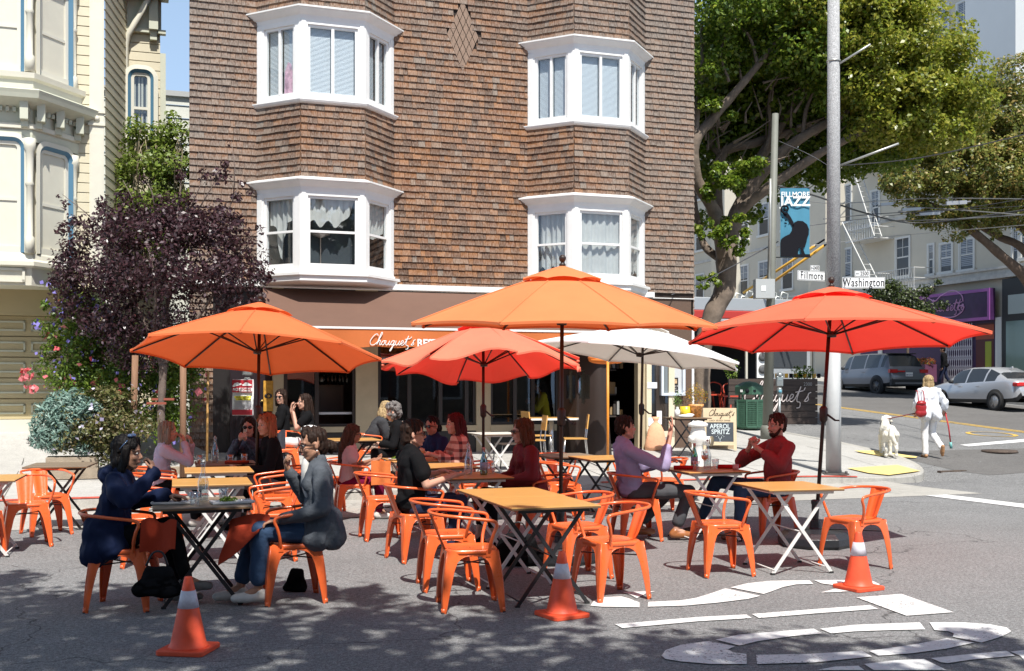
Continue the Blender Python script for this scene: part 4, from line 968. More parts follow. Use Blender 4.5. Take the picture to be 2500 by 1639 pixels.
# umbrellas
POLE=mat('dark_bronze',(.035,.018,.012),.35,metal=.3); POLEM=mat('bronze_clamp',(.03,.017,.013),.5)
def make_umb(label,base,zap,zrim,rad,mt,spin=0,tilt=None,wave=0,nr=8,basekind=1,pole_to=None,lean=None,drop=.10):
    bx,by,bz=base
    t=thing('patio_umbrella',label,'umbrella',base,0,'patio umbrellas over the tables')
    top=Vector((0,0,zap-bz)); 
    if lean: top=Vector((lean[0],lean[1],zap-bz))
    b=MB(); b.tube([(0,0,.05),top*.5,top-Vector((0,0,.02))],[.02,.019,.019],10); b.tube([(0,0,.05),(0,0,.42)],.03,10); b.build('pole',POLE,t)
    hz_=.43
    pt=top*((EYE-.28)/top.z) if top.z>1.5 else top*.5
    b=MB(); b.tube([pt-Vector((0,0,.085)),pt-Vector((0,0,.06)),pt+Vector((0,0,.06)),pt+Vector((0,0,.085))],[.022,.04,.042,.022],10); b.bar(pt+Vector((.03,-.02,0)),pt+Vector((.10,-.06,-.06)),.012,.02); b.tube([pt+Vector((.10,-.06,-.06)),pt+Vector((.13,-.10,-.06))],.009,6); b.build('crank',POLEM,t)
    M=Matrix.Translation(top)@(Matrix.Rotation(tilt[0],4,'X')@Matrix.Rotation(tilt[1],4,'Y') if tilt else Matrix())@Matrix.Rotation(spin,4,'Z')
    H=zap-zrim; nu,nv=10,10
    b=MB(); vs=[];fs=[]
    def prof(s): return -H*(.10*0+ (s**1.12))
    for i in range(nr):
        a0,a1=2*PI*i/nr,2*PI*(i+1)/nr
        for j in range(nu+1):
            for k in range(nv+1):
                s_=.03+.97*j/nu; f=k/nv
                p0=Vector((math.cos(a0),math.sin(a0),0))*rad*s_; p1=Vector((math.cos(a1),math.sin(a1),0))*rad*s_
                p=p0.lerp(p1,f); z=prof(s_)
                c=4*f*(1-f)
                z+= -.0+.022*c*s_*s_*(1 if wave==0 else .3)      # cloth lifts between ribs at the hem
                p*= 1-.035*c*s_**2
                if wave: z+= wave*math.sin(f*2*PI+i*1.9)*s_**3+wave*.8*math.sin(i*2.3+f*3)*s_**3
                if j==nu: pass
                vs.append(M@Vector((p.x,p.y,z)))
    q_=(nu+1)*(nv+1)
    for i in range(nr):
        for j in range(nu):
            for k in range(nv): fs.append((i*q_+j*(nv+1)+k,i*q_+(j+1)*(nv+1)+k,i*q_+(j+1)*(nv+1)+k+1,i*q_+j*(nv+1)+k+1))
    # hem: a short turned-down edge
    for i in range(nr):
        o=len(vs)
        for k in range(nv+1):
            p=vs[i*q_+nu*(nv+1)+k]; vs.append(p+(M.to_3x3()@Vector((0,0,-.022))))
        for k in range(nv): fs.append((i*q_+nu*(nv+1)+k,o+k,o+k+1,i*q_+nu*(nv+1)+k+1))
    b.add(vs,fs,0,True)
    for i in range(nr): b.tube([vs[i*q_+j*(nv+1)]+Vector((0,0,.003)) for j in range(2,nu+1)],.006,4)
    cp=b.build('canopy',mt,t)
    me=cp.data; bm=bmesh.new(); bm.from_mesh(me); bmesh.ops.remove_doubles(bm,verts=bm.verts,dist=.001)
    for e in bm.edges:
        if len(e.link_faces)==2 and e.calc_face_angle(0)>R(4.5): e.smooth=False
    bm.to_mesh(me); bm.free()
    # mark seams sharp
    b=MB(); vs=[];fs=[]
    rv=.26*rad
    for i in range(nr):
        a0,a1=2*PI*i/nr,2*PI*(i+1)/nr; o=len(vs)
        for j in range(4):
            for k in range(7):
                s_=(.02,.1,.19,.27)[j]; f=k/6; p=Vector((math.cos(a0),math.sin(a0),0)).lerp(Vector((math.cos(a1),math.sin(a1),0)),f)*rad*s_
                z=prof(s_)+.05-(.02*j/3)+.02*(4*f*(1-f))*(s_/.27); vs.append(M@Vector((p.x,p.y,z)))
        for j in range(3):
            for k in range(6): fs.append((o+j*7+k,o+(j+1)*7+k,o+(j+1)*7+k+1,o+j*7+k+1))
    b.add(vs,fs,0,True); b.build('vent_flap',mt,t)
    for i in range(nr):
        a=2*PI*i/nr; d=Vector((math.cos(a),math.sin(a),0)); dw=Vector((0,0,wave*.8*math.sin(i*2.3)+wave*0))
        pts=[M@(d*rad*s_+Vector((0,0,prof(s_)-.022))+dw*s_**3) for s_ in(.05,.3,.55,.8,.985)]
        b=MB(); b.tube(pts,.011,5); hub=M@Vector((0,0,-H*.98 if H>.4 else -.42)); 
        b.tube([M@(d*.03+Vector((0,0,-max(H*.93,.42)))),M@(d*rad*.48+Vector((0,0,prof(.48)-.03)))],.009,5)
        e=pts[-1]; b.ell(e,(.022,.022,.018),8,1); b.build('rib',[POLE,mt],t)
    b=MB(); M2=M.to_3x3().to_4x4(); b.lathe([(.03,0),(.03,.02),(.016,.03),(.016,.04),(.026,.048),(.033,.068),(.032,.085),(.02,.102),(.0,.108)],14,top+Vector((0,0,.045)),M=M2); b.lathe([(.0,0),(.045,.0),(.05,.03),(.02,.06)],12,M@Vector((0,0,-max(H*.93,.42)-.03)),M=M2); b.build('finial',POLEM,t)
    b=MB()
    if basekind:
        pr=[(.0,.0),(.36,.0),(.38,.03),(.375,.10),(.31,.15),(.14,.175),(.06,.18),(.055,.26),(.0,.26)]
        n_=8; b.lathe(pr,n_,(0,0,0),0,False,Matrix.Rotation(.39,4,'Z')); b.lathe([(.036,.1),(.036,.42),(.042,.43),(.042,.46),(.025,.47)],12)
        for i in range(4):
            a=PI/2*i+.4; b.bar((.1*math.cos(a),.1*math.sin(a),.135),(.33*math.cos(a),.33*math.sin(a),.095),.05,.02)
        b.build('base',mat('black_plastic',(.022,.024,.028),.35,bump=.2,bs=50),t,bevel=.012)
    return t
def cloth(name,c,trl,trc=None):
    m=mat(name,c,.85,var=.09,vs=1.3,trl=trl,bump=.35,bs=2.6)
    if trc:
        for n_ in m.node_tree.nodes:
            if n_.type=='BSDF_TRANSLUCENT':
                for l in list(n_.inputs[0].links): m.node_tree.links.remove(l)
                n_.inputs[0].default_value=(*trc,1)
    return m
OC=cloth('orange_canvas',(.90,.285,.105),.32,(.80,.13,.03)); RC=cloth('coral_red_canvas',(.93,.25,.13),.42,(1,.028,.024)); RC2=cloth('faded_coral_canvas',(.93,.32,.19),.42,(1,.028,.024)); WC=cloth('white_canvas',(.96,.96,.95),.20,(.6,.5,.38))
def umb(px_ap,py_ap,Y,px_base,py_rim,wpx,*a,**k):
    ap=P(px_ap,py_ap,Y); rim=P(px_ap,py_rim,Y).z; bx=P(px_base,1000,Y).x; bz=zg(bx,Y)
    return a,(bx,Y,bz),ap,rim,wpx/2/F*Y
def mkU(label,mt,Y,ap,base_px,rimy,wpx,spin,tilt=(0,0),wave=0,lean=0,**k):
    a,base,app,rim,rad=umb(ap[0],ap[1],Y,base_px,rimy,wpx)
    return make_umb(label,base,app.z,rim,rad,mt,spin,tilt,wave,lean=(app.x-base[0],0),**k)
OC1=cloth('deep_orange_canvas',(.86,.215,.07),.32,(.80,.12,.028))
mkU('orange umbrella at left above the left column of tables',OC1,12.9,(634,748),625,868,600,R(6),(R(-8.5),R(1.0)))
mkU('large orange umbrella in the middle, in front of the red one',OC,10.3,(1373,662),1368,796,768,R(22.5),(R(2.2),R(.6)))
mkU('faded coral red umbrella with flapping hem behind the large orange one',RC2,13.9,(1180,788),1180,898,505,R(18),(R(-6.5),R(-1)),.038)
mkU('white umbrella with beige underside in front of the cafe door',WC,15.7,(1570,795),1562,870,515,R(12),(R(-2.5),R(7)))
mkU('bright red umbrella at right over the right hand table',RC,11.3,(2030,712),1990,825,718,R(20),(R(-4.2),R(.9)))
# ---------------------------------------------------------------- foliage
def leafmat(name,cols,trl=.35,rough=.45):
    m=bpy.data.materials.new(name); m.use_nodes=True; N,L=nt(m); b=N['Principled BSDF']; b.inputs['Roughness'].default_value=rough; b.inputs['Specular IOR Level'].default_value=.5
    g=N.new('ShaderNodeNewGeometry'); r=N.new('ShaderNodeValToRGB'); L.new(g.outputs['Random Per Island'],r.inputs[0]); e=r.color_ramp.elements
    for i,c in enumerate(cols):
        x=e[i] if i<2 else e.new(i/(len(cols)-1)); 
        x.position=i/(len(cols)-1); x.color=(*c,1)
    L.new(r.outputs[0],b.inputs['Base Color']); t=N.new('ShaderNodeBsdfTranslucent'); L.new(r.outputs[0],t.inputs[0]); mx=N.new('ShaderNodeMixShader'); mx.inputs[0].default_value=trl
    L.new(b.outputs[0],mx.inputs[1]); L.new(t.outputs[0],mx.inputs[2]); L.new(mx.outputs[0],N['Material Output'].inputs[0]); return m
def leaves(name,blobs,n,size,m,parent,seed=1,up=.45,asp=.5,inner=.55,gap=.0,kind=None,dn=0):
    g=np.random.default_rng(seed); B=np.array([list(c)+[rx,ry,rz] for c,rx,ry,rz in blobs]); vol=(B[:,3]*B[:,4]*B[:,5])**(.75); 
    k=g.choice(len(B),n,p=vol/vol.sum()); d=g.normal(size=(n,3)); d/=np.linalg.norm(d,axis=1)[:,None]
    r=inner+(1.06-inner)*g.random(n)**.6; lump=1+.13*np.sin(d[:,0]*7+k)*np.cos(d[:,2]*6+k*2)
    p=B[k,:3]+d*(r*lump)[:,None]*B[k,3:6]
    if gap:
        q=np.sin(p[:,0]*5.1/gap)+np.sin(p[:,1]*4.3/gap+1)+np.sin(p[:,2]*5.7/gap+2)+g.normal(size=n)*.5; keep=q>-.75; p=p[keep]; d=d[keep]; n=len(p)
    nr=d*.8+np.array([0,0,up])+g.normal(size=(n,3))*.65; nr/=np.linalg.norm(nr,axis=1)[:,None]
    a=g.normal(size=(n,3))+np.array([0,0,-dn]); a-=nr*(a*nr).sum(1)[:,None]; a/=np.linalg.norm(a,axis=1)[:,None]; c=np.cross(nr,a)
    s=size*(.65+.7*g.random(n))[:,None]; f=nr*s*.12
    V=np.stack([p-a*s*.5,p-a*s*.0+c*s*asp*.5+f,p+a*s*.5,p+c*s*-asp*.5+f],1).reshape(-1,3)
    me=bpy.data.meshes.new(name); me.vertices.add(4*n); me.vertices.foreach_set('co',V.ravel()); me.loops.add(4*n); me.loops.foreach_set('vertex_index',np.arange(4*n)); me.polygons.add(n); me.polygons.foreach_set('loop_start',np.arange(0,4*n,4)); me.polygons.foreach_set('loop_total',np.full(n,4)); me.update(); me.materials.append(m)
    o=bpy.data.objects.new(name,me); COL.objects.link(o); 
    if parent: o.parent=parent
    if kind: o['kind']=kind
    return o
def limbs(b,chains,n=9,j=.0):
    for ch in chains:
        pts=[p for p,_ in ch]; rs=[r for _,r in ch]; cp=catmull(pts,5); rr=[]
        for i in range(len(cp)):
            t=i/5; k=min(int(t),len(rs)-2); rr.append(rs[k]+(rs[k+1]-rs[k])*(t-k))
        b.tube(cp,[r*(1+.06*math.sin(i*1.7)) for i,r in enumerate(rr)],n)
BARK=mat('grey_bark',(.20,.155,.12),.9,var=.35,vs=4,bump=.7,bs=9); BARKD=mat('brown_bark',(.13,.09,.065),.9,var=.3,vs=7,bump=.6,bs=14)
# big fig on the side pavement
bp_=onu(1714,1034,7.9); bq=W(7.9,bp_[0],zwalk(7.9,bp_[0])); Yt=bq.y
tr=thing('fig_tree','large spreading fig tree with many pale limbs rising behind the shingled corner building','tree',bq)
def PL(px,py,Y,r): return (P(px,py,Y)-bq,r)
b=MB(); y=Yt
limbs(b,[[PL(1712,1040,y,.30),PL(1713,960,y,.24),PL(1716,860,y,.22),PL(1740,770,y,.25),PL(1772,700,y,.27),PL(1772,610,y,.26)],
[PL(1772,640,y,.22),PL(1745,520,y-.4,.17),PL(1702,440,y-.8,.15),PL(1697,350,y-1,.13),PL(1740,290,y-1,.12),PL(1800,220,y-1.2,.10),PL(1850,160,y-1.3,.08),PL(1910,85,y-1.5,.05)],
[PL(1772,640,y,.25),PL(1800,520,y,.2),PL(1850,435,y,.18),PL(1900,380,y-.3,.15),PL(1960,335,y-.6,.12),PL(2040,290,y-1,.1),PL(2110,255,y-1.3,.07),PL(2170,230,y-1.5,.04)],
[PL(1800,530,y,.18),PL(1850,400,y+.6,.15),PL(1910,300,y+.8,.12),PL(1950,225,y+.6,.09),PL(1955,180,y+.4,.07),PL(1990,165,y,.04)],
[PL(1772,620,y,.17),PL(1752,520,y+1,.15),PL(1762,380,y+1.2,.14),PL(1840,350,y+.9,.12),PL(1920,325,y+.9,.1),PL(2000,300,y+.5,.08),PL(2100,290,y,.05)],
[PL(1762,380,y+1.2,.11),PL(1735,330,y+1.4,.09),PL(1800,200,y+1,.08),PL(1850,100,y+.8,.07),PL(1870,20,y+.5,.05)],
[PL(1800,520,y,.15),PL(1880,455,y-.6,.13),PL(2010,370,y-1.2,.1),PL(2090,330,y-1.6,.08),PL(2150,290,y-1.8,.05)],
[PL(1697,350,y-1,.08),PL(1705,250,y-1,.07),PL(1715,150,y-.8,.05),PL(1712,60,y-.6,.04)],
[PL(1960,335,y-.6,.06),PL(1968,270,y-.6,.05),PL(1990,215,y-.8,.03)],[PL(1850,160,y-1.3,.05),PL(1830,90,y-1.3,.04),PL(1790,60,y-1.3,.03)],
[PL(1850,400,y+.6,.07),PL(1880,330,y+.4,.06),PL(1880,230,y+.2,.04),PL(1930,150,y,.03)],[PL(1780,200,y-1.1,.04),PL(1760,120,y-1.3,.03),PL(1800,40,y-1.4,.02)],
[PL(1772,640,y,.12),PL(1720,600,y+.6,.10),PL(1700,520,y+1.0,.07),PL(1690,430,y+1.2,.05)]])
g_=random.Random(21)
for k in range(70):
    x=g_.uniform(1700,2060); y_=g_.uniform(60,430); a_=g_.uniform(-1.9,-.2); l_=g_.uniform(40,110); d_=g_.uniform(-1,.9)
    b.tube([P(x,y_,Yt+d_)-bq,P(x+math.cos(a_)*l_*.5+g_.uniform(-9,9),y_+math.sin(a_)*l_*.5,Yt+d_)-bq,P(x+math.cos(a_)*l_,y_+math.sin(a_)*l_,Yt+d_-.2)-bq],[g_.uniform(.02,.05),.02,.008],5)
b.build('trunk',BARK,tr)
def BL(px,py,dy,r,rz=None): return (P(px,py,Yt+dy)-bq,r*1.05,r*1.1,(rz or r*.85))
FIG=leafmat('fig_leaf',[(.06,.12,.012),(.14,.23,.02),(.24,.32,.035),(.09,.16,.015),(.34,.38,.05)],.38,.35)
blobs=[BL(1745,40,-1.2,1.0),BL(1830,20,-1.4,1.2),BL(1930,-20,-1.4,1.3),BL(2040,10,-1.6,1.4),BL(2130,70,-1.9,1.3),BL(2220,130,-2,1.3),BL(2290,190,-2,1.15),BL(2345,255,-1.8,.8),BL(2230,240,-2.1,1.2),BL(2270,310,-2,.9),BL(2130,190,-1.8,1.1),BL(2170,290,-1.9,.95),BL(2040,120,-1.6,1.1),BL(1965,110,-1.6,.9),BL(1890,120,-.8,.8),BL(1725,150,-1,.7),BL(1800,110,-.6,.9),BL(2070,230,-1.5,.8),BL(1960,190,-.6,.7),BL(2190,360,-1.2,.7),BL(2120,350,-.2,.9),BL(2360,290,-1.4,.6),BL(2180,20,-1.6,.9),BL(2100,-60,-1.6,1.6),BL(1850,-90,-1,1.9)]
FIG2=leafmat('fig_sunlit_leaf',[(.13,.20,.02),(.32,.34,.04),(.20,.26,.025),(.46,.42,.07),(.27,.30,.04)],.45,.35)  # brighter, yellower leaf tones paint sunlight onto the right of the crown
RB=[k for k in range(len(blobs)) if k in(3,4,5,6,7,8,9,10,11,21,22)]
leaves('crown',[b_ for k,b_ in enumerate(blobs) if k not in RB],44000,.115,FIG,tr,3,.55,.62,.6,.9)
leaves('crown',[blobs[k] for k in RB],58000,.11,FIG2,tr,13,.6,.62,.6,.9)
blobs=[BL(1760,200,1.8,1.6),BL(1860,230,1.9,1.8),BL(1980,270,1.7,1.6),BL(2080,320,1.2,1.2),BL(2170,340,.6,1.0),BL(1720,330,2.3,1.3),BL(1900,110,1.6,1.8),BL(2050,160,1.2,1.6),BL(1790,90,1.4,1.6),BL(1840,330,2.4,1.2),BL(2000,390,1.7,.75),BL(2080,410,1,.5),BL(1700,250,1.8,1.0)]
blobs+=[BL(1715,420,1.6,.55),BL(1800,350,1.8,.7),BL(1860,420,1.8,.55),BL(1700,540,1.8,.4),BL(1830,520,1.9,.4),BL(1930,430,1.7,.5),BL(2010,440,1.6,.4)]
leaves('crown',blobs,50000,.15,FIG,tr,4,.3,.62,.2)
blobs=[BL(1745,235,-1.2,.35),BL(1762,255,-1.2,.32),BL(1800,415,-.9,.42),BL(1760,440,-1.0,.4),BL(1830,445,-.7,.35),BL(1800,590,-.7,.32),BL(1770,560,-.8,.3),BL(1720,480,-1,.3),BL(1730,560,-1.0,.25),BL(1700,160,-1.4,.4),BL(1860,455,.3,.4),BL(1735,680,-1.2,.2),BL(1720,690,-1.2,.15),BL(1960,390,.5,.4)]
g_=random.Random(9); blobs=[(c+Vector((g_.uniform(-1,1)*r*1.1,g_.uniform(-.6,.6)*r,g_.uniform(-.8,.8)*r)),r*g_.uniform(.35,.6),r*.5,r*g_.uniform(.25,.5)) for c,r,_,_ in blobs for k_ in range(5)]
leaves('crown',blobs,9000,.10,FIG,tr,5,.5,.62,.3)
# second tree across the side street
q2=W(25.4,onu(2560,900,25.4)[0],0); q2.z=zg(q2.x,q2.y); Y2=q2.y
t2=thing('street_tree','bronze tipped street tree with a long dark limb at the right edge','tree',q2)
P2=lambda x,y,d,r:(P(x,y,Y2+d)-q2,r)
b=MB(); limbs(b,[[(Vector((0,0,0)),.3),(Vector((0,0,2.2)),.25),P2(2510,690,-.5,.2),P2(2440,620,-.8,.16),P2(2375,565,-1,.14),P2(2300,510,-1,.09),P2(2240,490,-1,.05)],[P2(2580,720,0,.2),P2(2500,610,-.3,.16),P2(2430,575,0,.12),P2(2340,520,0,.08)],[P2(2600,690,0,.2),P2(2500,560,0,.14),P2(2430,530,0,.1),P2(2400,440,0,.06)],[P2(2440,550,0,.09),P2(2390,520,.2,.07),P2(2330,480,.2,.04)],[P2(2520,560,-.6,.12),P2(2480,470,-.6,.1),P2(2470,360,-.6,.06)]]); b.build('trunk',BARKD,t2)
LF2=leafmat('bronze_leaf',[(.08,.11,.02),(.24,.26,.05),(.12,.16,.03),(.38,.34,.09),(.42,.28,.09)],.4,.4)
B2=lambda x,y,d,r:(P(x,y,Y2+d)-q2,r,r,r*.85)
leaves('crown',[B2(2490,210,-1,1.3),B2(2440,290,-1,1.3),B2(2500,330,-1,1.6),B2(2390,340,-1.2,1.2),B2(2330,400,-1.4,1.4),B2(2260,390,-1.2,.9),B2(2230,440,-1.4,1.1),B2(2420,420,-1.4,1.6),B2(2180,440,-1.2,.55),B2(2290,480,-1.2,1.2),B2(2370,500,-1,1.1),B2(2480,490,-.8,1.3),B2(2330,555,-1,.6),B2(2250,530,-1.2,.5),B2(2410,560,-.8,.5),B2(2560,400,-1,2)],66000,.14,LF2,t2,8,.5,.55,.5,1.0)
# leafy planter tree in front of the purple sign
q3=W(24.7,onu(2215,900,24.7)[0],0); q3.z=zg(q3.x,q3.y)
t3=thing('small_tree','small thin leaved tree with a dark crown in front of the purple shop sign','tree',q3); B3=lambda x,y,r:(P(x,y,q3.y)-q3,r,r,r*.8)
b=MB(); limbs(b,[[(Vector((0,0,0)),.07),(P(2215,800,q3.y)-q3,.05),(P(2200,720,q3.y)-q3,.03)],[(P(2215,800,q3.y)-q3,.03),(P(2280,700,q3.y)-q3,.015)],[(P(2205,760,q3.y)-q3,.03),(P(2150,720,q3.y)-q3,.02)]],6); b.build('trunk',BARKD,t3)
leaves('crown',[B3(2150,715,.6),B3(2200,735,.8),B3(2250,760,.6),B3(2180,700,.4),B3(2260,710,.35),B3(2290,690,.2),B3(2300,745,.3),B3(2125,700,.3)],4200,.13,leafmat('dark_leaf',[(.02,.035,.01),(.05,.075,.02),(.09,.12,.03)],.2),t3,9,.4,.5,.2)
# ---------------------------------------------------------------- apartment house across the side street
UU=27.6
CRM=mat('cream_stucco',(.60,.545,.44),.8,var=.06,vs=.6); CRM2=mat('pale_stucco',(.66,.67,.66),.8,var=.03,vs=.5)
apt=thing('apartment_building','large cream stucco apartment block with fire escapes above shops across the side street','building',W(UU,20,gF(20)),TH)
Z20=gF(20)
class AB(MB):      # coordinates given as (u,v,z) of the street grid
    def build(s,name,m,parent=None,**k):
        s.v=[(p[0]-UU,p[1]-20,p[2]-Z20) for p in s.v]; return MB.build(s,name,m,parent,**k)
b=AB(); b.box(UU,UU+12,-6,13.9,-1,24,1); b.box(UU,UU+12,13.9,62,6.2,24,0); b.box(UU+.15,UU+12,13.9,62,-1,6.2,0)
for v0,v1 in((26.9,29.8),(37,40),(47,50)): 
    b.prism([(UU,v0),(UU,v1),(UU-.7,v1-.7),(UU-.7,v0+.7)],6.5,20,0)
b.prism([(UU,14.2),(UU,18.4),(UU-.7,17.7),(UU-.7,14.9)],9.2,24,1)
b.build('wall',[CRM,CRM2],apt)
b=AB(); b.box(UU-.22,UU,-6,62,6.05,6.2); b.box(UU-.14,UU,-6,62,6.2,6.42); b.box(UU-.25,UU,-6,62,6.42,6.52); b.box(UU-.05,UU,-6,62,9.35,9.5); b.build('cornice',mat('weathered_white',(.52,.50,.46),.7,var=.2,vs=3),apt)
SHG=mat('dark_window',(.05,.055,.06),.25); BL2=mat('grey_blind',(.33,.36,.40),.6)
def awin(v0,v1,z0,z1,du=0,bl=.5,grid=True):
    b=AB(); u=UU-du
    f=.09
    b.box(u-.05,u+.02,v0-f,v0,z0-.05,z1+f); b.box(u-.05,u+.02,v1,v1+f,z0-.05,z1+f); b.box(u-.05,u+.02,v0,v1,z1,z1+f); b.box(u-.12,u+.02,v0-.15,v1+.15,z0-.13,z0)
    b.box(u-.03,u+.02,v0,v1,(z0+z1)/2-.03,(z0+z1)/2+.03); 
    for q in(v0,v1-.05): b.box(u-.03,u+.02,q,q+.05,z0,z1)
    if grid:
        b.box(u-.025,u+.02,(v0+v1)/2-.015,(v0+v1)/2+.015,(z0+z1)/2,z1); b.box(u-.025,u+.02,v0,v1,z0+(z1-z0)*.76-.012,z0+(z1-z0)*.76+.012)
    wn=b.build('window',MATS['weathered_white2'] if 'weathered_white2' in MATS else mat('weathered_white2',(.68,.67,.63),.6),apt)
    g=AB(); g.add([(u-.012,v0,z0),(u-.012,v1,z0),(u-.012,v1,z1),(u-.012,v0,z1)],[(0,3,2,1)]); g.build('pane',SHG,wn)
    if bl: 
        g=AB(); z=z1
        while z>z1-(z1-z0)*bl: g.add([(u-.016,v0+.05,z),(u-.016,v1-.05,z),(u-.014,v1-.05,z-.05),(u-.014,v0+.05,z-.05)],[(0,3,2,1)]); z-=.075
        g.build('blind',BL2,wn)
def pw_(x0,y0,x1,y1,bl=.5,du=0):
    va,za=onu(x1,y1,UU); vb,zb=onu(x0,y0,UU); awin(va,vb,za,zb,du,bl)
for q in((2053,458,2078,538,.5),(2007,471,2022,550,.4),(2055,612,2079,674,.9),(2007,622,2021,680,.6),(2189,586,2221,671,.0),(2268,600,2280,668,.2),(2297,599,2325,661,.8),(2345,589,2378,655,.9),(2474,543,2487,640,.7),(2495,530,2510,628,.7),(1985,480,1993,556,.3),(1985,630,1993,684,.3),(2128,470,2147,545,.4)): pw_(q[0],q[1],q[2],q[3],q[4])
for x0,y0,x1,y1 in((2339,12,2369,92),(2288,27,2316,100),(2466,-30,2483,66),(2495,-40,2520,56)): pw_(x0,y0,x1,y1,.95)
for v in(31.6,34,36.2,41.5,44.5,46.6,51): 
    for z in(6.95,10.2,13.4): awin(v,v+1.0,z,z+1.7,0,.4)
# door to the fire escape + escapes
FE=mat('weathered_white3',(.6,.6,.58),.5)
def balcony(v0,v1,z,fe):
    b=AB(); b.box(UU-1.1,UU,v0,v1,z-.06,z)
    for k in range(int((v1-v0)/.18)+1): b.bar((UU-1.08,v0+k*.18,z),(UU-1.08,v0+k*.18,z+.95),.02,.02)
    for zz in(.5,.95): b.bar((UU-1.08,v0,z+zz),(UU-1.08,v1,z+zz),.03,.03); b.bar((UU-1.08,v0,z+zz),(UU,v0,z+zz),.03,.03); b.bar((UU-1.08,v1,z+zz),(UU,v1,z+zz),.03,.03)
    return b.build('balcony',FE,fe)
def ladder(v0,z0,v1,z1,fe,u=UU-.8):
    b=AB(); 
    for du in(0,.4): b.bar((u-du,v0,z0),(u-du,v1,z1),.05,.03)
    n=int(abs(z1-z0)/.26)
    for k in range(n): t=(k+.5)/n; b.bar((u,v0+(v1-v0)*t,z0+(z1-z0)*t),(u-.4,v0+(v1-v0)*t,z0+(z1-z0)*t),.02,.02)
    return b.build('ladder',FE,fe)
fe=bpy.data.objects.new('fire_escape',None); COL.objects.link(fe); fe.parent=apt
va,za=onu(2200,565,UU-1.0); vb,_=onu(2068,565,UU-1.0)
balcony(va+1.8,vb,za,fe)
va2,za2=onu(2235,705,UU-1.0); vb2,_=onu(2140,705,UU-1.0); balcony(va2,vb2,za2,fe)
l0=onu(2095,400,UU-1); l1=onu(2140,690,UU-1); ladder(l0[0]+1.0,za+1,onu(2150,690,UU-1)[0],za2,fe)
v_,z_=onu(2130,410,UU-1.0); ladder(v_+1.6,za+4.2,v_-.4,za,fe)
balcony(v_-1.5,v_+2,za+3.6,fe)
# ground floor shops
PUR=mat('purple_paint',(.045,.012,.07),.5,var=.2,vs=4); PNK=mat('pink_purple',(.33,.10,.36),.5); SH2=glassmat('shop_glass2',(.6,.62,.62),.75)
sg=thing('purple_shop_sign','dark purple shop sign with a pink border and pink heart lettering over the folding gate','sign',W(UU-.3,0,0),TH)
v0,zb=onu(2420,781,UU-.3); v1,_=onu(2250,781,UU-.3); zt=onu(2420,703,UU-.3)[1]; v1=v0+6.0
def SG(v,z,d=0): return Vector((-d,v,z))      # local frame of the sign: facing -x
b=MB(); b.box(-.06,.2,v0,v1,zb,zt); b.build('sign_board',PUR,sg)
b=MB(); 
for q in((v0,v1,zb,zb+.13),(v0,v1,zt-.13,zt),(v0,v0+.13,zb+.13,zt-.13),(v1-.13,v1,zb+.13,zt-.13)): b.box(-.09,-.061,q[0],q[1],q[2],q[3])
b.build('sign_border',PNK,sg)
MS=Matrix.Translation((-.075,(v0+v1)/2,(zb+zt)/2))@Matrix.Rotation(-PI/2,4,'Z')@Matrix.Rotation(PI/2,4,'X')
heart=[(-1.5,.0),(-1.45,.32),(-.9,.55),(-.3,.35),(.1,.55),(.8,.72),(1.35,.5),(1.45,.2)]; h2=[(-1.5,0),(-1.3,-.35),(-.9,-.5),(0,-.38),(.8,-.42),(1.35,-.25),(1.5,.0),(1.2,.02),(1.15,-.15)]
b=MB()
for h in(heart,h2): b.tube(catmull([MS@Vector((x,y,0)) for x,y in h],6),.028,6)
b.build('heart_line',mat('pink_line',(.62,.33,.58),.5),sg)
script_text('script_lettering',"Delamousette",.55,.02,mat('pink_line',(1,1,1)),sg,MS@Matrix.Translation((-1.15,-.12,0))); script_text('script_lettering',"Chocolate".replace('C','C'),.28,.012,MATS['pink_line'],sg,MS@Matrix.Translation((-.6,-.75,0)))
sh=thing('purple_shop','purple fronted shop with white folding gate under the purple sign','shop',W(UU,0,0),TH)
b=MB(); b.box(-.05,.3,v0,v0+9,1.2,zb,0); b.box(-.10,.0,v0-.35,v0,1.2,zb+.1,1); b.box(-.10,-.04,v0+2.9,v0+3.05,1.2,zb,1); b.box(-.10,-.04,v0+7.3,v0+7.6,1.2,zb,1); b.build('shopfront',[PUR,mat('weathered_white2',(.68,.67,.63))],sh)
b=MB(); 
for k in range(14):
    a=v0+1.3+k*.13; b.bar((-.14,a,1.3),(-.14,a,zb-.05),.02,.02)
    if k<13:
        for j in range(7): z=1.45+j*.42; b.bar((-.14,a,z),(-.14,a+.13,z+.3),.012,.012); b.bar((-.14,a,z+.3),(-.14,a+.13,z),.012,.012)
b.build('folding_gate',mat('gate_white',(.75,.72,.78),.5),sh)
b=MB(); b.box(-.062,-.056,v0+.12,v0+1.15,1.9,zb-.1,0); b.box(-.07,-.063,v0+.25,v0+.6,2.3,3.5,1); b.box(-.07,-.063,v0+.1,v0+1.15,3.6,4.2,2); b.build('window_display',[mat('dark_maroon',(.10,.02,.02)),mat('lime_green',(.35,.38,.03)),mat('rust_red',(.35,.07,.03))],sh)
pb=thing('purple_planter','purple planter box with red flowers outside the purple shop','planter',W(26.4,onu(2235,915,26.4)[0],gF(23)+.15),TH); b=MB(); b.box(-.3,.3,-1,1,0,.75); b.build('box',mat('plum_paint',(.10,.03,.07),.6),pb)
leaves('flowers',[(Vector((0,y*.3,.85)),.25,.25,.2) for y in(-3,-2,-1,0,1,2,3)],900,.09,leafmat('red_flower_mix',[(.4,.03,.02),(.06,.12,.02),(.5,.12,.02),(.05,.1,.02)]),pb,5)
bs=thing('black_shop','black painted storefront with large pale windows at the right edge','shop',W(UU,0,0),TH)
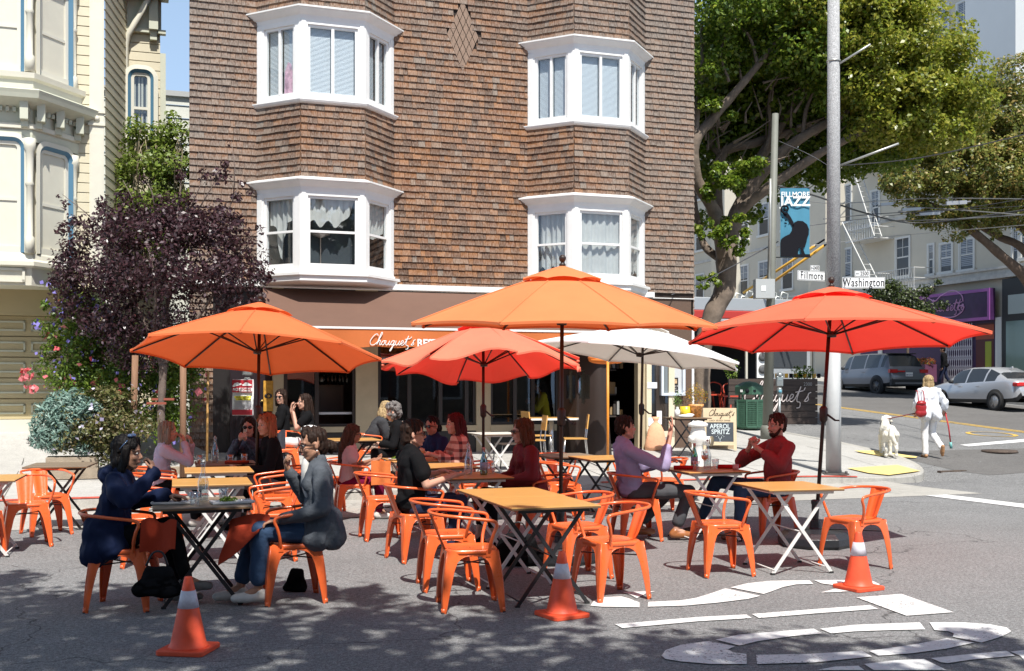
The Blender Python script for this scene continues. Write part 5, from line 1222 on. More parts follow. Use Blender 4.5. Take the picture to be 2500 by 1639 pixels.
b=MB(); vb_=v0-.4; b.box(-.12,.3,vb_-8,vb_,1.0,6.0,0); b.build('shopfront',mat('black_shop_paint',(.018,.018,.018),.5),bs)
a1,zz1=onu(2458,721,UU-.2); a0,zz0=onu(2490,765,UU-.2)
b=MB(); b.box(-.14,-.125,a0-.2,a1,zz0,zz1,0); b.box(-.14,-.125,a0-2.2,a0-.4,zz0,zz1,0); b.build('transom_window',mat('pale_pane',(.42,.47,.45),.3),bs)
b=MB(); a2,z2=onu(2453,785,UU-.2); b.box(-.14,-.125,a2-4,a2,1.6,z2,0); b.build('display_window',mat('green_pane',(.18,.25,.22),.15),bs)
gh=thing('gauzy_building','beige building with dark paned windows far up the side street behind the fig tree','building',W(14,62,4),TH)
b=MB(); b.box(-12,14,0,4,0,14); b.build('wall',mat('grey_beige',(.30,.27,.22),.8,var=.1,vs=.5),gh)
for i in range(9):
    for z in(3.2,7.2):
        b=MB(); x=-10+i*2.6; b.box(x,x+1.3,-.06,.0,z,z+2.6,0)
        for k in range(3): b.box(x+.05+k*.42,x+.40+k*.42,-.075,-.061,z+.1,z+1.25,1); b.box(x+.05+k*.42,x+.40+k*.42,-.075,-.061,z+1.35,z+2.5,1)
        b.build('window',[mat('muntin',(.36,.35,.32)),SHG],gh)
# ---------------------------------------------------------------- plants at left
def thingat(name,label,cat,px,py,group=None,rz=0,dy=0):
    q=gp(px,py); return thing(name,label,cat,q,rz,group),q
PLUM=leafmat('plum_leaf',[(.030,.014,.018),(.06,.025,.032),(.10,.046,.054),(.045,.019,.024),(.17,.12,.135)],.3,.33)
q=Vector((P(395,1000,17.2).x,17.2,0)); q.z=zg(q.x,q.y)
pt=thing('plum_tree','dark purple leaved plum tree tied to wooden stakes on the pavement at left','tree',q)
p=lambda x,y,d=0:P(x,y,17.2+d)-q
b=MB(); limbs(b,[[(Vector((0,0,0)),.065),(p(393,1010),.06),(p(397,930),.06),(p(398,890),.065)],[(p(398,900),.05),(p(372,830),.04),(p(330,740),.03),(p(270,640),.02)],[(p(398,900),.05),(p(400,800,.2),.04),(p(420,680),.03),(p(430,560),.02),(p(440,470),.01)],[(p(399,890),.04),(p(450,820),.035),(p(520,720),.025),(p(570,620),.012)],[(p(372,830),.03),(p(380,700,-.3),.02),(p(350,560),.012)]],8); b.build('trunk',mat('plum_bark',(.16,.12,.10),.85,var=.3,vs=12,bump=.4),pt)
pb_=lambda x,y,r,d=0:(p(x,y,d),r,r,r)
leaves('crown',[pb_(250,600,.55),pb_(220,640,.5,.3),pb_(300,560,.55,-.2),pb_(350,550,.45),pb_(420,550,.5,.2),pb_(470,560,.45),pb_(440,525,.35),pb_(520,560,.33),pb_(380,520,.3),pb_(530,580,.5),pb_(590,640,.42),pb_(560,660,.5,-.2),pb_(480,640,.65,-.3),pb_(390,640,.75,-.3),pb_(300,660,.65,-.3),pb_(210,700,.5),pb_(170,640,.3),pb_(160,670,.25),pb_(270,740,.55),pb_(340,770,.6),pb_(430,750,.6),pb_(520,720,.45),pb_(240,780,.35),pb_(300,830,.42),pb_(360,850,.4),pb_(330,890,.22),pb_(620,620,.2),pb_(640,665,.2),pb_(600,720,.25),pb_(560,770,.2),pb_(530,520,.22),pb_(495,530,.22),pb_(180,720,.35),pb_(150,760,.15)],30000,.066,PLUM,pt,11,.35,.55,.35,.7,dn=.6)
b=[]; g_=random.Random(3)
wis=[(155,560,.12),(160,500,.08),(180,540,.12),(170,610,.15),(145,480,.05),(250,500,.12),(610,470,.06),(540,430,.15),(550,400,.08),(500,430,.12),(580,540,.15),(635,560,.08),(648,680,.12),(640,720,.12),(620,740,.12),(440,430,.1),(350,440,.08),(300,480,.12),(590,450,.08),(575,480,.1),(560,350,.05),(130,690,.1)]
leaves('crown_wisps',[pb_(x,y,r) for x,y,r in wis],900,.08,PLUM,pt,12,.3,.5,.1,dn=.6)
mb=MB()
for x0,y0,x1,y1 in((250,560,152,475),(330,520,300,440),(430,520,440,410),(480,520,545,390),(530,560,590,430),(560,600,640,560),(590,690,655,665),(570,480,565,345),(380,520,350,420),(460,520,500,400),(220,600,165,530)): mb.tube([p(x0,y0),p((x0+x1)/2+6,(y0+y1)/2),p(x1,y1)],[.012,.008,.004],5)
mb.build('twigs',MATS['plum_bark'],pt)
b=MB(); 
for x,y in((395,960),(398,966)): pass
b.cb(p(398,975,-.02),(.34,.03,.035),0,.1); b.cb(p(382,985,-.1),(.30,.02,.035),0,.05); b.build('tree_tie',mat('red_rubber',(.30,.08,.05),.7),pt)
for x,lab in((322,'left wooden stake holding the plum tree, standing in the shrubs'),(447,'right wooden stake holding the plum tree, beside the dark doorway')):
    s_=P(x,1000,16.9); s_.z=zg(s_.x,s_.y); t=MB(); t.tube([(0,0,0),(0.03 if x<400 else 0,0,1.0),(.05 if x<400 else .0,0,P(x,868,16.9).z-s_.z)],[.055,.05,.05],8); o=t.build('tree_stake',mat('stake_wood',(.24,.13,.075),.8,var=.25,vs=4,stretch=(9,9,1),bump=.3)); o.location=s_; tag(o,lab,'stake','wooden tree stakes')
GRN=leafmat('shrub_leaf',[(.05,.10,.015),(.14,.24,.03),(.22,.34,.04),(.08,.14,.02),(.30,.38,.07)],.35,.4)
def shrub(label,cat,px,py,Y,blobs,n,size,m,seed,flowers=None,nm='flowering_shrub',up=.5,gap=.6,asp=.5):
    q=P(px,py,Y); q.z=zg(q.x,q.y); t=thing(nm,label,cat,q)
    leaves('foliage',[(P(x,y,Y+d)-q,r,r,r) for x,y,r,d in blobs],n,size,m,t,seed,up,asp,.4,gap)
    if flowers:
        for fi,(nf,fm,fs,fb) in enumerate(flowers): leaves('blossoms',[(P(x,y,Y+d-.12)-q,r*1.03,r*1.03,r*1.03) for x,y,r,d in fb],nf,fs,fm,t,seed+20+fi,.2,.95,.97,kind='stuff')
    return t
PKF=leafmat('pink_flower',[(.75,.14,.18),(.85,.30,.32),(.80,.10,.12)],.3); VIO=leafmat('violet_flower',[(.20,.17,.55),(.33,.28,.72)],.3)
bl=[(190,760,.35,0),(150,800,.3,0),(230,800,.45,0),(290,850,.55,0),(200,860,.5,-.2),(150,890,.4,-.2),(250,920,.55,-.2),(330,920,.55,-.3),(180,950,.45,-.2),(400,900,.55,-.1),(420,960,.5,-.2),(350,990,.45,-.3),(300,990,.45,-.4),(440,870,.45,0),(380,1050,.35,-.3),(420,1030,.35,-.3),(130,860,.2,0)]
shrub('large green rambling shrub with pink and violet flowers under the purple tree','shrub',290,1080,18.2,bl,34000,.065,GRN,31,[(90,PKF,.11,bl[:14]),(260,VIO,.06,bl)])
bl=[(100,690,.06,0),(85,680,.05,0),(130,700,.08,0),(110,745,.08,0),(180,725,.1,0),(95,790,.08,0),(140,765,.1,0),(210,745,.15,0),(160,700,.1,0)]
shrub('thin violet flowered sprays arching out over the garage door','vine',200,900,17.9,bl,700,.07,GRN,33,[(70,VIO,.08,bl)],nm='flowering_vine')
bl=[(62,915,.10,0),(82,950,.06,0),(68,943,.04,0)]; shrub('pink rose clusters hanging in front of the tan garage door','rose',120,1000,17.7,bl,60,.05,GRN,35,[(60,PKF,.07,bl)],nm='rose_spray',gap=0)
# vine between the houses
bl=[(330,310,.2,0),(345,350,.35,0),(400,330,.25,0),(420,290,.15,0),(440,340,.3,0),(370,400,.5,0),(420,400,.5,0),(440,460,.5,0),(350,450,.45,0),(310,420,.25,0),(300,490,.25,0),(390,480,.5,0),(440,520,.5,0),(330,520,.4,0),(290,500,.2,0),(420,560,.5,0),(360,570,.5,0)]
vt=shrub('bright green bush with bare twigs climbing in the gap between the two houses','shrub',380,1000,19.6,bl,15000,.085,leafmat('lime_leaf',[(.10,.16,.02),(.22,.30,.04),(.14,.20,.04),(.30,.34,.08)],.35),37,nm='climbing_shrub')
b=MB(); q=vt.location
for k in range(90):
    x=rnd.uniform(320,450); y=rnd.uniform(330,560); b.tube([P(x+rnd.uniform(-25,25),y+rnd.uniform(60,140),19.6+rnd.uniform(-.3,.1))-q,P(x,y,19.5)-q,P(x+rnd.uniform(-20,20),y-rnd.uniform(20,60),19.5)-q],[.010,.007,.003],4)
b.build('twigs',mat('dry_twig',(.33,.27,.18),.9),vt)
# succulent and daisy planter
q=Vector((P(240,1000,16.6).x,16.6,0)); q.z=zg(q.x,q.y)
pl=thing('planter_box','low concrete planter overflowing with blue green succulent and small daisies','planter',q,TH)
b=MB(); b.box(-.72,.0,-.15,.35,0,.32); b.box(.0,1.6,.15,.35,0,.12); b.build('box',mat('old_concrete',(.33,.27,.20),.9,var=.2,vs=6,bump=.4),pl)
def pbk(x,y,r,d=0):
    v=P(x,y,16.5+d)-q; v.rotate(Euler((0,0,-TH))); return (v,r,r,r*.9)
leaves('succulent',[pbk(145,985,.20),pbk(120,1010,.22),pbk(108,1045,.20),pbk(140,1065,.25),pbk(170,1035,.28),pbk(195,1005,.22),pbk(175,990,.2),pbk(215,990,.14),pbk(98,1075,.15),pbk(130,1092,.12),pbk(205,1095,.13),pbk(235,1000,.12),pbk(185,965,.12),pbk(155,1010,.22)],5600,.10,leafmat('blue_succulent',[(.10,.19,.16),(.20,.32,.27),(.30,.42,.35),(.13,.22,.18)],.2),pl,41,.6,.22,.6)
dz=[pbk(220,1010,.4),pbk(260,1000,.4),pbk(300,1010,.4),pbk(230,1060,.35),pbk(270,1060,.35),pbk(310,1060,.3),pbk(340,1030,.3),pbk(250,1100,.25),pbk(290,1105,.2),pbk(180,1070,.3)]
leaves('groundcover',dz,11000,.06,leafmat('olive_leaf',[(.05,.07,.02),(.13,.14,.04),(.20,.15,.07),(.10,.13,.03)],.2),pl,42,.5,.5,.4,.7); leaves('daisies',[(c-Vector((0,.1,0)),a*1.05,a*1.05,a*1.05) for c,a,_,_ in dz],70,.06,leafmat('pale_violet',[(.6,.55,.8),(.75,.72,.85)]),pl,43,.2,.95,.97)
# shade trees behind the viewpoint, never in the picture: only their dappled shade is
st=thing('shade_tree','tall leafy street tree behind the viewpoint whose shade dapples the foreground asphalt','tree',(-2.6,-4.5,0))
b=MB(); limbs(b,[[(Vector((0,0,0)),.25),(Vector((.1,0,2.5)),.22),(Vector((.2,.5,5)),.16),(Vector((0,2,7.0)),.1)],[(Vector((.2,.5,4.6)),.14),(Vector((2.2,2.2,6.4)),.09),(Vector((4.2,3,7)),.05)],[(Vector((.2,.5,4.8)),.14),(Vector((-2.5,2.2,6.4)),.08)]],8); b.build('trunk',BARK,st)
SD=SUNV/SUNV.z
def sb(gx,gy,h,r): # crown lump whose shade falls on ground point (gx,gy)
    return (Vector((gx+SD.x*h+2.6,gy+SD.y*h+4.5,h)),r,r,.55)
sh_=[(-3.6,7.0,7.5,1.1),(-2.6,7.2,7.6,.9),(-1.5,7.0,7.6,1.05),(-.6,6.3,7.6,.9),(.6,6.5,7.5,.9),(1.6,6.6,7.4,.75),(-4.4,8.2,7.4,1.0),(-3.2,8.2,7.6,.8),(-2.2,8.2,7.5,.75),(-2.8,5.7,7.6,1.2),(-.8,5.2,7.6,1.3),(1.2,5.3,7.6,1.1),(-5,6.6,7.5,1.4),(-.9,7.7,7.3,.5),(-.1,7.5,7.3,.4),(2.7,6.6,7.2,.42),(3.5,6.2,7.2,.35),(2.4,5.6,7.2,.8),(.3,7.9,7.2,.3),(-4.3,9.3,7.2,.35),(-1.2,8.6,7.3,.35),(-2.0,9.0,7.2,.25),(3.1,7.0,7.1,.25),(.0,8.2,7.2,.28)]
leaves('crown',[sb(*s_) for s_ in sh_],19000,.17,leafmat('shade_leaf',[(.03,.06,.01),(.08,.13,.02)],.06),st,51,.8,.7,.0,.42)
leaves('crown',[(Vector((x+2.6,y+4.5,z)),r_,r_,1.6) for x,y,z,r_ in((-5,-7,6,3),(0,-8,6.5,3),(5,-6,6,3),(-8,-1,7,2.5),(8,-2,7,2.6),(-1,-3,8.6,2.2))],9000,.45,MATS.get('x') or bpy.data.materials['shade_leaf'],st,52,.5,.7,.0)  # extra leaf clumps, added out of view to block sky light
# ---------------------------------------------------------------- poles, signs, wires
CP=mat('speckled_concrete',(.36,.36,.36),.8,var=.55,vs=55,bump=.3,bs=70); GP=mat('green_grey_pole',(.17,.175,.15),.6,var=.1,vs=5); SGN=mat('sign_white',(.82,.83,.82),.45); SBK=mat('sign_black',(.012,.012,.016),.8,spec=.1)
q=gp(2035,1158)
lp=thing('street_lamp_pole','thick speckled concrete pole carrying the two street name signs at the corner','pole',q)
b=MB(); b.tube([(0,0,0),(0,0,2.2)],[.132,.124],24,1); b.tube([(0,0,2.2),(0,0,9.5)],[.124,.096],24,0); b.build('pole',[CP,mat('painted_grey',(.42,.43,.43),.6,var=.06,vs=6)],lp)
b=MB(); b.cb((0,0,.01),(.42,.42,.03)); 
for x,y in((1,1),(1,-1),(-1,1),(-1,-1)): b.lathe([(.025,.02),(.025,.06),(0,.07)],8,(x*.17,y*.17,0)); 
b.build('base_plate',mat('dark_iron',(.09,.085,.08),.6),lp)
Yp=q.y
b=MB(); z1=P(2035,152,Yp).z-q.z; b.tube([(.09,-.06,z1-.04),(.55,-.3,z1+.22)],.018,6); b.build('arm',mat('galvanised',(.5,.5,.47),.4,.6),lp); b=MB(); b.lathe([(.118,0),(.118,.03)],20,(0,0,z1)); b.build('clamp_band',MATS['galvanised'],lp); b=MB(); z2=P(2035,405,Yp).z-q.z
b.tube([(.1,0,z2),(1.0,-.4,z2+.30)],.02,6); b.build('arm',mat('galvanised',(.5,.5,.47),.4,.6),lp)
def ssign(cx,cy,w,h,txt,num,ang,side,Y):
    c=P(cx,cy,Y)-q
    b=MB(); M=Matrix.Translation(c)@Matrix.Rotation(ang,4,'Z'); b.box(-w/2,w/2,-.008,.008,-h/2,h/2,0,M); b.box(-w/2+.008,w/2-.008,-.0095,-.0081,-h/2+.008,h/2-.008,1,M); b.box(-w/2+.014,w/2-.014,-.0110,-.0096,-h/2+.014,h/2-.014,0,M)
    s=b.build('street_sign',[SGN,SBK],lp); text_mesh('lettering',txt,h*1.08,SBK,s,M@Mwall(0,-.0125,-.0),.001,xs=.74 if len(txt)<9 else .64,bold=.0015,space=1.12)
    return M,s
M,s=ssign(1981,674,.60,.165,'Fillmore','2400',R(24),-1,Yp-.05)
b=MB(); b.box(-.02,.17,-.008,.008,.09,.185,0,M); b.box(-.013,.163,-.0095,-.0081,.097,.178,1,M); b.box(-.009,.159,-.011,-.0096,.101,.174,0,M); s2=b.build('number_plate',[SGN,SBK],lp); text_mesh('lettering','2400',.085,SBK,s2,M@Mwall(.095,-.0125,.138),.001,xs=.75,bold=.001)
b=MB(); b.bar(M@Vector((.0,-.012,.137)),M@Vector((.045,-.012,.137)),.004,.010); b.add([M@Vector(v) for v in((.0,-.0125,.12),(.0,-.0125,.155),(-.0+-.012,-.0125,.137))],[(0,1,2)]); b.build('arrow',SBK,s2)
M,s=ssign(2108,691,.725,.19,'Washington','2500',R(-3),1,Yp-.13)
b=MB(); b.box(-.15,.11,-.008,.008,.108,.21,0,M); b.box(-.143,.103,-.0095,-.0081,.115,.203,1,M); b.box(-.139,.099,-.011,-.0096,.119,.199,0,M); s2=b.build('number_plate',[SGN,SBK],lp); text_mesh('lettering','2500',.09,SBK,s2,M@Mwall(.015,-.0125,.158),.001,xs=.8,bold=.001)
b=MB(); b.bar(M@Vector((-.12,-.012,.157)),M@Vector((-.075,-.012,.157)),.004,.010); b.add([M@Vector(v) for v in((-.115,-.0125,.14),(-.115,-.0125,.175),(-.13,-.0125,.157))],[(0,1,2)]); b.build('arrow',SBK,s2)
# second pole with banner
q=P(1873,1046,24.6); q.z=zg(q.x,q.y); Yq=q.y
gpole=thing('utility_pole','tall green grey utility pole with a blue jazz festival banner and a grey box','pole',q)
zt=P(1890,278,Yq).z-q.z; ln=(P(1893,278,Yq)-P(1873,1046,Yq)).x
b=MB(); b.tube([(0,0,0),(ln,0,zt)],[.115,.07],16); b.lathe([(.15,0),(.15,.22),(.12,.3)],16); b.build('pole',GP,gpole)
def lq(px,py,d=0): return P(px,py,Yq+d)-q
b=MB(); b.tube([lq(1879,700,-.13),lq(1880,520,-.12),lq(1881,437,-.11)],.03,6); b.build('conduit',mat('galvanised',(.5,.5,.5)),gpole)
b=MB(); c=lq(1865,706,-.2); b.cb(c,(.42,.28,.42)); b.cb(c+Vector((-.04,-.145,.0)),(.10,.004,.12),1); bx=b.build('junction_box',[mat('box_grey',(.42,.44,.44),.5),SGN],gpole,bevel=.01)
A=lq(1905,460,-.06); B_=lq(1977,628,-.06); 
b=MB(); vs=[]; nx=10; 
for i in range(nx+1):
    for k in range(13): x=A.x+(B_.x-A.x)*i/nx; z=A.z+(B_.z-A.z)*k/12; vs.append((x,A.y+.012*math.sin(i*1.4)+.01*math.sin(k*.7),z))
b.add(vs,[(i*13+k,i*13+k+1,i*13+14+k,i*13+13+k) for i in range(nx) for k in range(12)],0,True)
bn=b.build('banner',mat('banner_blue',(.08,.30,.44),.7,var=.12,vs=1.5,trl=.25),gpole)
bw=B_.x-A.x; bh=A.z-B_.z; yy=A.y-.028
text_mesh('lettering','FILLMORE',.155,SGN,bn,Mwall(A.x+bw*.5,yy,A.z-bh*.095),.001,xs=.93,bold=.003); text_mesh('lettering','JAZZ',.29,SGN,bn,Mwall(A.x+bw*.5,yy-.002,A.z-bh*.20),.001,xs=1.02,bold=.009)
def bpoly(pts,name,m,d=0):
    b=MB(); b.add([(A.x+bw*x,yy-.004-d,A.z-bh*y) for x,y in pts],[tuple(range(len(pts)))]); return b.build(name,m,bn)
bpoly([(0,1),(0,.76),(.05,.73),(.15,.70),(.30,.67),(.38,.62),(.40,.55),(.46,.50),(.58,.475),(.75,.48),(.9,.53),(.96,.6),(.95,.68),(.90,.72),(.88,.78),(.82,.86),(.72,.88),(.66,.86),(.60,.88),(.58,1)],'silhouette',SBK)
bpoly([(.66,.87),(.76,.88),(.86,1),(.74,1)],'silhouette',SBK); bpoly([(.44,.56),(.38,.56),(.26,.46),(.12,.40),(.06,.36),(.10,.34),(.24,.36),(.34,.42),(.44,.50)],'silhouette',SBK)
b=MB(); b.tube(catmull([(A.x+bw*x,yy-.01,A.z-bh*y) for x,y in((.2,.38),(.06,.35),(.02,.30),(.08,.265),(.2,.265),(.25,.30),(.2,.33),(.13,.32),(.14,.295))],5),.022,6); 
for x,y in((.17,.47),(.06,.43),(.3,.50),(.18,.515)): b.ell((A.x+bw*x,yy-.01,A.z-bh*y),(.02,.01,.02),8)
b.build('silhouette',SBK,bn); b=MB(); b.box(A.x,B_.x,yy-.006,yy-.003,B_.z,B_.z+.06); b.build('silhouette',SBK,bn)
b=MB(); b.tube([(0+ln*.7,0,A.z+.01),(B_.x+.03,A.y,A.z+.01)],.012,6); b.tube([(0+ln*.6,0,B_.z),(B_.x+.03,A.y,B_.z)],.012,6); b.build('banner_arm',BLK,gpole)
# overhead wires
WR=mat('wire',(.10,.10,.11),.5,.5); WRL=mat('bright_wire',(.42,.42,.42),.4,.6)
def wire(pts,r,label,m=WR,Y=24,sag=0):
    o=thing('overhead_wire',label,'wire',P(pts[0][0],pts[0][1],pts[0][2] if len(pts[0])>2 else Y),0,'overhead trolley wires'); z0=o.location
    p_=[P(a[0],a[1],a[2] if len(a)>2 else Y)-z0 for a in pts]
    b=MB(); b.tube(catmull(p_,6) if len(p_)>2 else p_,r,5); b.build('cable',m,o); return o
wire([(1900,590,25),(1780,655,24),(1690,700,23),(1640,720,22)],.012,'dark cable sagging left from the utility pole in front of the fig tree')
wire([(2052,405,19.4),(2250,385,17),(2560,315,14)],.009,'span wire rising right from the concrete pole in front of the foliage')
wire([(1900,480,25),(2040,497,27),(2250,485,28),(2560,487,24)],.012,'pale span wire running level across the right of the picture',WRL)
wire([(1902,345,25),(1980,380,25),(2045,420,24.6)],.008,'thin wire between the two poles high in the tree')
wire([(1900,455,25),(1995,480,26),(2110,520,28),(2250,545,30),(2560,505,24)],.022,'thick twisted cable curving from the utility pole into the right tree',mat('thick_cable',(.06,.06,.06),.6))
wire([(2210,505,28),(2300,510,27),(2560,530,24)],.014,'bright trolley wire meeting the junction at upper right',WRL)
wire([(2160,540,28),(2330,535,26),(2560,520,22)],.014,'trolley wire running to the wire crossing at right',WRL)
wire([(2010,535,26),(2150,522,27),(2330,512,26),(2560,475,22)],.010,'dark trolley wire crossing behind the concrete pole',WR)
wire([(1970,552,26),(2240,520,27),(2560,500,22)],.008,'thin dark wire below the jazz banner level',WR)
wire([(1980,600,26),(2200,575,27),(2560,545,22)],.008,'thin pale wire low over the shop fronts',WRL)
for k,(x,y,w_,h_) in enumerate(((2335,497,.5,.09),(2225,513,.45,.07),(2165,500,.3,.07),(2270,522,.5,.10))):
    c=P(x,y,27); b=MB(); b.bar((-w_/2,0,0),(w_/2,0,.03),.05,h_,0); b.tube([(-w_*.7,0,-.04),(w_*.7,0,.05)],.02,6); o=b.build('wire_clamp',WRL,None,c); tag(o,['long pale insulator on the trolley wires, highest of the four','grey clamp on the trolley wires left of the long insulator','small clamp farthest left on the trolley wires','lowest frame clamp on the trolley wires'][k],'insulator','trolley wire fittings')
# trolley bus half hidden behind the fig trunk
q=P(1800,950,39); q.z=zg(q.x,q.y)
bus=thing('trolley_bus','silver and red bus mostly hidden behind the umbrellas, with two raised yellow trolley poles','bus',q,TH)
top=P(1720,735,39).z-q.z
b=MB(); b.box(-3.5,2.2,-1.2,1.2,.35,top-.72,0); b.box(-3.5,2.2,-1.205,1.205,top-.72,top-.45,1); b.box(-3.5,2.2,-1.15,1.15,top-.45,top,0); b.box(-3.3,2.05,-1.22,-1.16,1.1,top-.8,2); b.build('body',[mat('bus_silver',(.45,.47,.48),.35,.4),mat('bus_red',(.45,.04,.03),.4),SHG],bus,bevel=.08)
b=MB()
for k,(x0,y0,x1,y1) in enumerate(((1815,715,1990,600),(1830,730,2012,600))):
    a=P(x0,y0,38.6)-q; c=P(x1,y1,36)-q; a.rotate(Euler((0,0,-TH))); c.rotate(Euler((0,0,-TH))); b.tube([a,c],.045,6,0); b.tube([c,c+(c-a)*.12],.03,6,1)
b.build('trolley_pole',[mat('trolley_yellow',(.75,.42,.06),.5),SBK],bus)
b=MB()
for k in range(9):
    c=P(1790+k*14,740+8*math.sin(k*2),38.8)-q; c.rotate(Euler((0,0,-TH))); b.tube([c,c+Vector((.12,0,.35)),c+Vector((.35,0,.3)),c+Vector((.3,0,-.1))],.03,5)
b.build('roof_gear',mat('galvanised2',(.5,.52,.5),.4,.5),bus)
# ---------------------------------------------------------------- parklet with the cafe's name
q=gp(1995,1036); pq=UV(q.x,q.y)
pk=thing('parklet','dark plank parklet wall with the cafe name in white script at the side street kerb','parklet',q,TH-.06)
wd=(P(2003,1000,q.y).x-P(1800,1000,q.y).x)/CT; pxm=F/q.y; hh=(1036-925)/pxm
b=MB(); n=7
for k in range(n): b.box(-wd-.25,0,-.02,.04,k*hh/n+.012,(k+1)*hh/n-.006)
b.box(-wd-.2,-.05,.0,.05,.05,hh-.02); b.build('plank_wall',mat('dark_plank',(.060,.042,.034),.7,var=.3,vs=2,stretch=(1,1,12)),pk)
b=MB()
for k in range(n): b.box(-.04,.02,.05,4,k*hh/n+.012,(k+1)*hh/n-.006)
b.build('side_wall',MATS['dark_plank'],pk)
script_text('script_lettering',"Chouquet's",.50,.014,mat('script_pink_white',(.75,.66,.63),.6),pk,Matrix.Translation((-wd*.93,-.05,hh*.50))@Matrix.Rotation(PI/2,4,'X')@Matrix.Diagonal((.98,1,1,1)))
text_mesh('lettering','2300',.13,mat('chalk_grey',(.35,.34,.33)),pk,Mwall(-.30,-.03,hh-.15),.001)
b=MB(); b.box(-wd+.3,-wd+.36,.1,.16,0,hh+1.3); b.box(-.06,0,.1,.16,0,hh+1.3); b.build('post',mat('parklet_post',(.55,.53,.45),.6),pk)
b=MB(); b.box(-wd+.55,-.05,3.8,3.84,0.2,hh+1.25); b.build('clear_screen',mat('screen_grey',(.50,.51,.50),.5,var=.06,vs=2),pk)
b=MB(); 
for k in range(12): b.box(-wd+.9+k*.14,-wd+1.0+k*.14,.10,.12,hh+.02,hh+.14,k%2)
b.build('hazard_strip',[mat('hazard_yellow',(.8,.42,.03)),SBK],pk)
text_mesh('red_lettering','BRUNCH DINNER',.09,mat('red_letters',(.6,.06,.05)),pk,Mwall(-wd*.55,3.77,hh+.42),.001)
b=MB(); b.box(-wd+.58,-wd+.90,.0,.06,hh+.02,hh+1.2,0)
for k in range(3): b.lathe([(.10,0),(.12,.02),(.12,.04),(.02,.03)],16,(-wd+.74,.0,hh+.25+k*.33),1,True,Matrix.Rotation(PI/2,4,'X'))
b.build('speaker_panel',[SGN,mat('speaker_dark',(.10,.10,.10))],pk)
for k in range(5):
    b=MB(); x=-wd+.58+k*.30; b.box(x,x+.09,-.02,-.015,hh+.92,hh+1.14,0); b.box(x+.09,x+.18,-.02,-.015,hh+.92,hh+1.14,1); b.box(x+.18,x+.27,-.02,-.015,hh+.92,hh+1.14,2)
    b.build('flag',[mat('flag_navy',(.05,.07,.2)),SGN,mat('flag_red',(.55,.05,.05))],pk)
leaves('box_plants',[(Vector((-.2-k*.12,.1,hh+.15)),.14,.14,.2) for k in range(4)]+[(Vector((-wd-.1,.1,hh+.2)),.2,.15,.3)],500,.07,GRN,pk,61)
# red stools and dark room behind the corner
for k,(x,y,Y) in enumerate(((1745,1010,30),(1790,1020,29.5),(1720,1000,31))):
    q=P(x,y,Y); q.z=zg(q.x,q.y); t=thing('red_bar_stool',['red metal bar stool with a backrest, nearest the green bin','red metal stool half behind the green bin','red metal stool beside the fig trunk'][k],'stool',q,.3*k,'red stools in the shade of the parklet')
    RS=mat('red_shade_paint',(.55,.07,.035),.4); b=MB(); b.box(-.2,.2,-.2,.2,.72,.76); b.build('seat',RS,t)
    for sx in(-1,1):
        for sy in(-1,1): b=MB(); b.bar((sx*.22,sy*.22,0),(sx*.15,sy*.15,.73),.04,.04); b.build('leg',RS,t)
    b=MB(); b.tube(catmull([(.19,.1,.76),(.2,.18,1.0),(0,.22,1.08),(-.2,.18,1.0),(-.19,.1,.76)],4),.018,6); b.build('backrest',RS,t)
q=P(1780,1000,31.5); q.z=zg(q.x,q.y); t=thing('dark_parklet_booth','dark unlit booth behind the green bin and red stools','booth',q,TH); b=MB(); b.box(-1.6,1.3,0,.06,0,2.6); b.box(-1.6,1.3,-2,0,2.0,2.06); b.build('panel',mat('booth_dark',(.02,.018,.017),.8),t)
# ---------------------------------------------------------------- bin, meters, hydrant, A-board, sandbag
q=gp(1829,1049); s=F/q.y; H=118/s
BG=mat('bin_green',(.045,.115,.075),.5,var=.12,vs=8)
bn=thing('litter_bin','dark green perforated steel litter bin with a domed lid by the fig tree','litter bin',q)
r=.33*(34/s/.33)
b=MB(); n=8; zz=[.1,H*.60]; RR=34/s
for i in range(n):
    a0,a1=2*PI*(i+.5)/n,2*PI*(i+1.5)/n; p0=Vector((RR*math.cos(a0),RR*math.sin(a0),0)); p1=Vector((RR*math.cos(a1),RR*math.sin(a1),0))
    b.bar(p0+Vector((0,0,.08)),p0+Vector((0,0,H*.62)),.035,.035)
    for z in(.08,H*.60): b.bar(p0+Vector((0,0,z)),p1+Vector((0,0,z)),.03,.05)
    for k in range(1,8): b.bar(p0.lerp(p1,k/8)*.99+Vector((0,0,.08)),p0.lerp(p1,k/8)*.99+Vector((0,0,H*.6)),.012,.03)
    for k in range(1,12): z=.08+(H*.52)*k/12; b.bar(p0*.99+Vector((0,0,z)),p1*.99+Vector((0,0,z)),.012,.022)
b.build('mesh_cage',BG,bn)
b=MB(); b.lathe([(.0,.1),(RR*.86,.1),(RR*.86,H*.62)],8); b.build('liner',mat('bin_liner',(.03,.032,.03),.6),bn)
b=MB(); b.lathe([(RR*.95,H*.72),(RR*1.02,H*.72),(RR*1.03,H*.88),(RR*1.0,H*.90),(RR*.5,H*.975),(0,H)],8,sm=False); b.build('lid',BG,bn,bevel=.01)
b=MB(); 
for k in range(4): a=PI/4+k*PI/2; b.bar((RR*.85*math.cos(a),RR*.85*math.sin(a),H*.6),(RR*.85*math.cos(a),RR*.85*math.sin(a),H*.74),.03,.03)
b.lathe([(.0,.02),(RR*.9,.02),(RR*.9,.08),(0,.08)],12); b.build('frame',BG,bn)
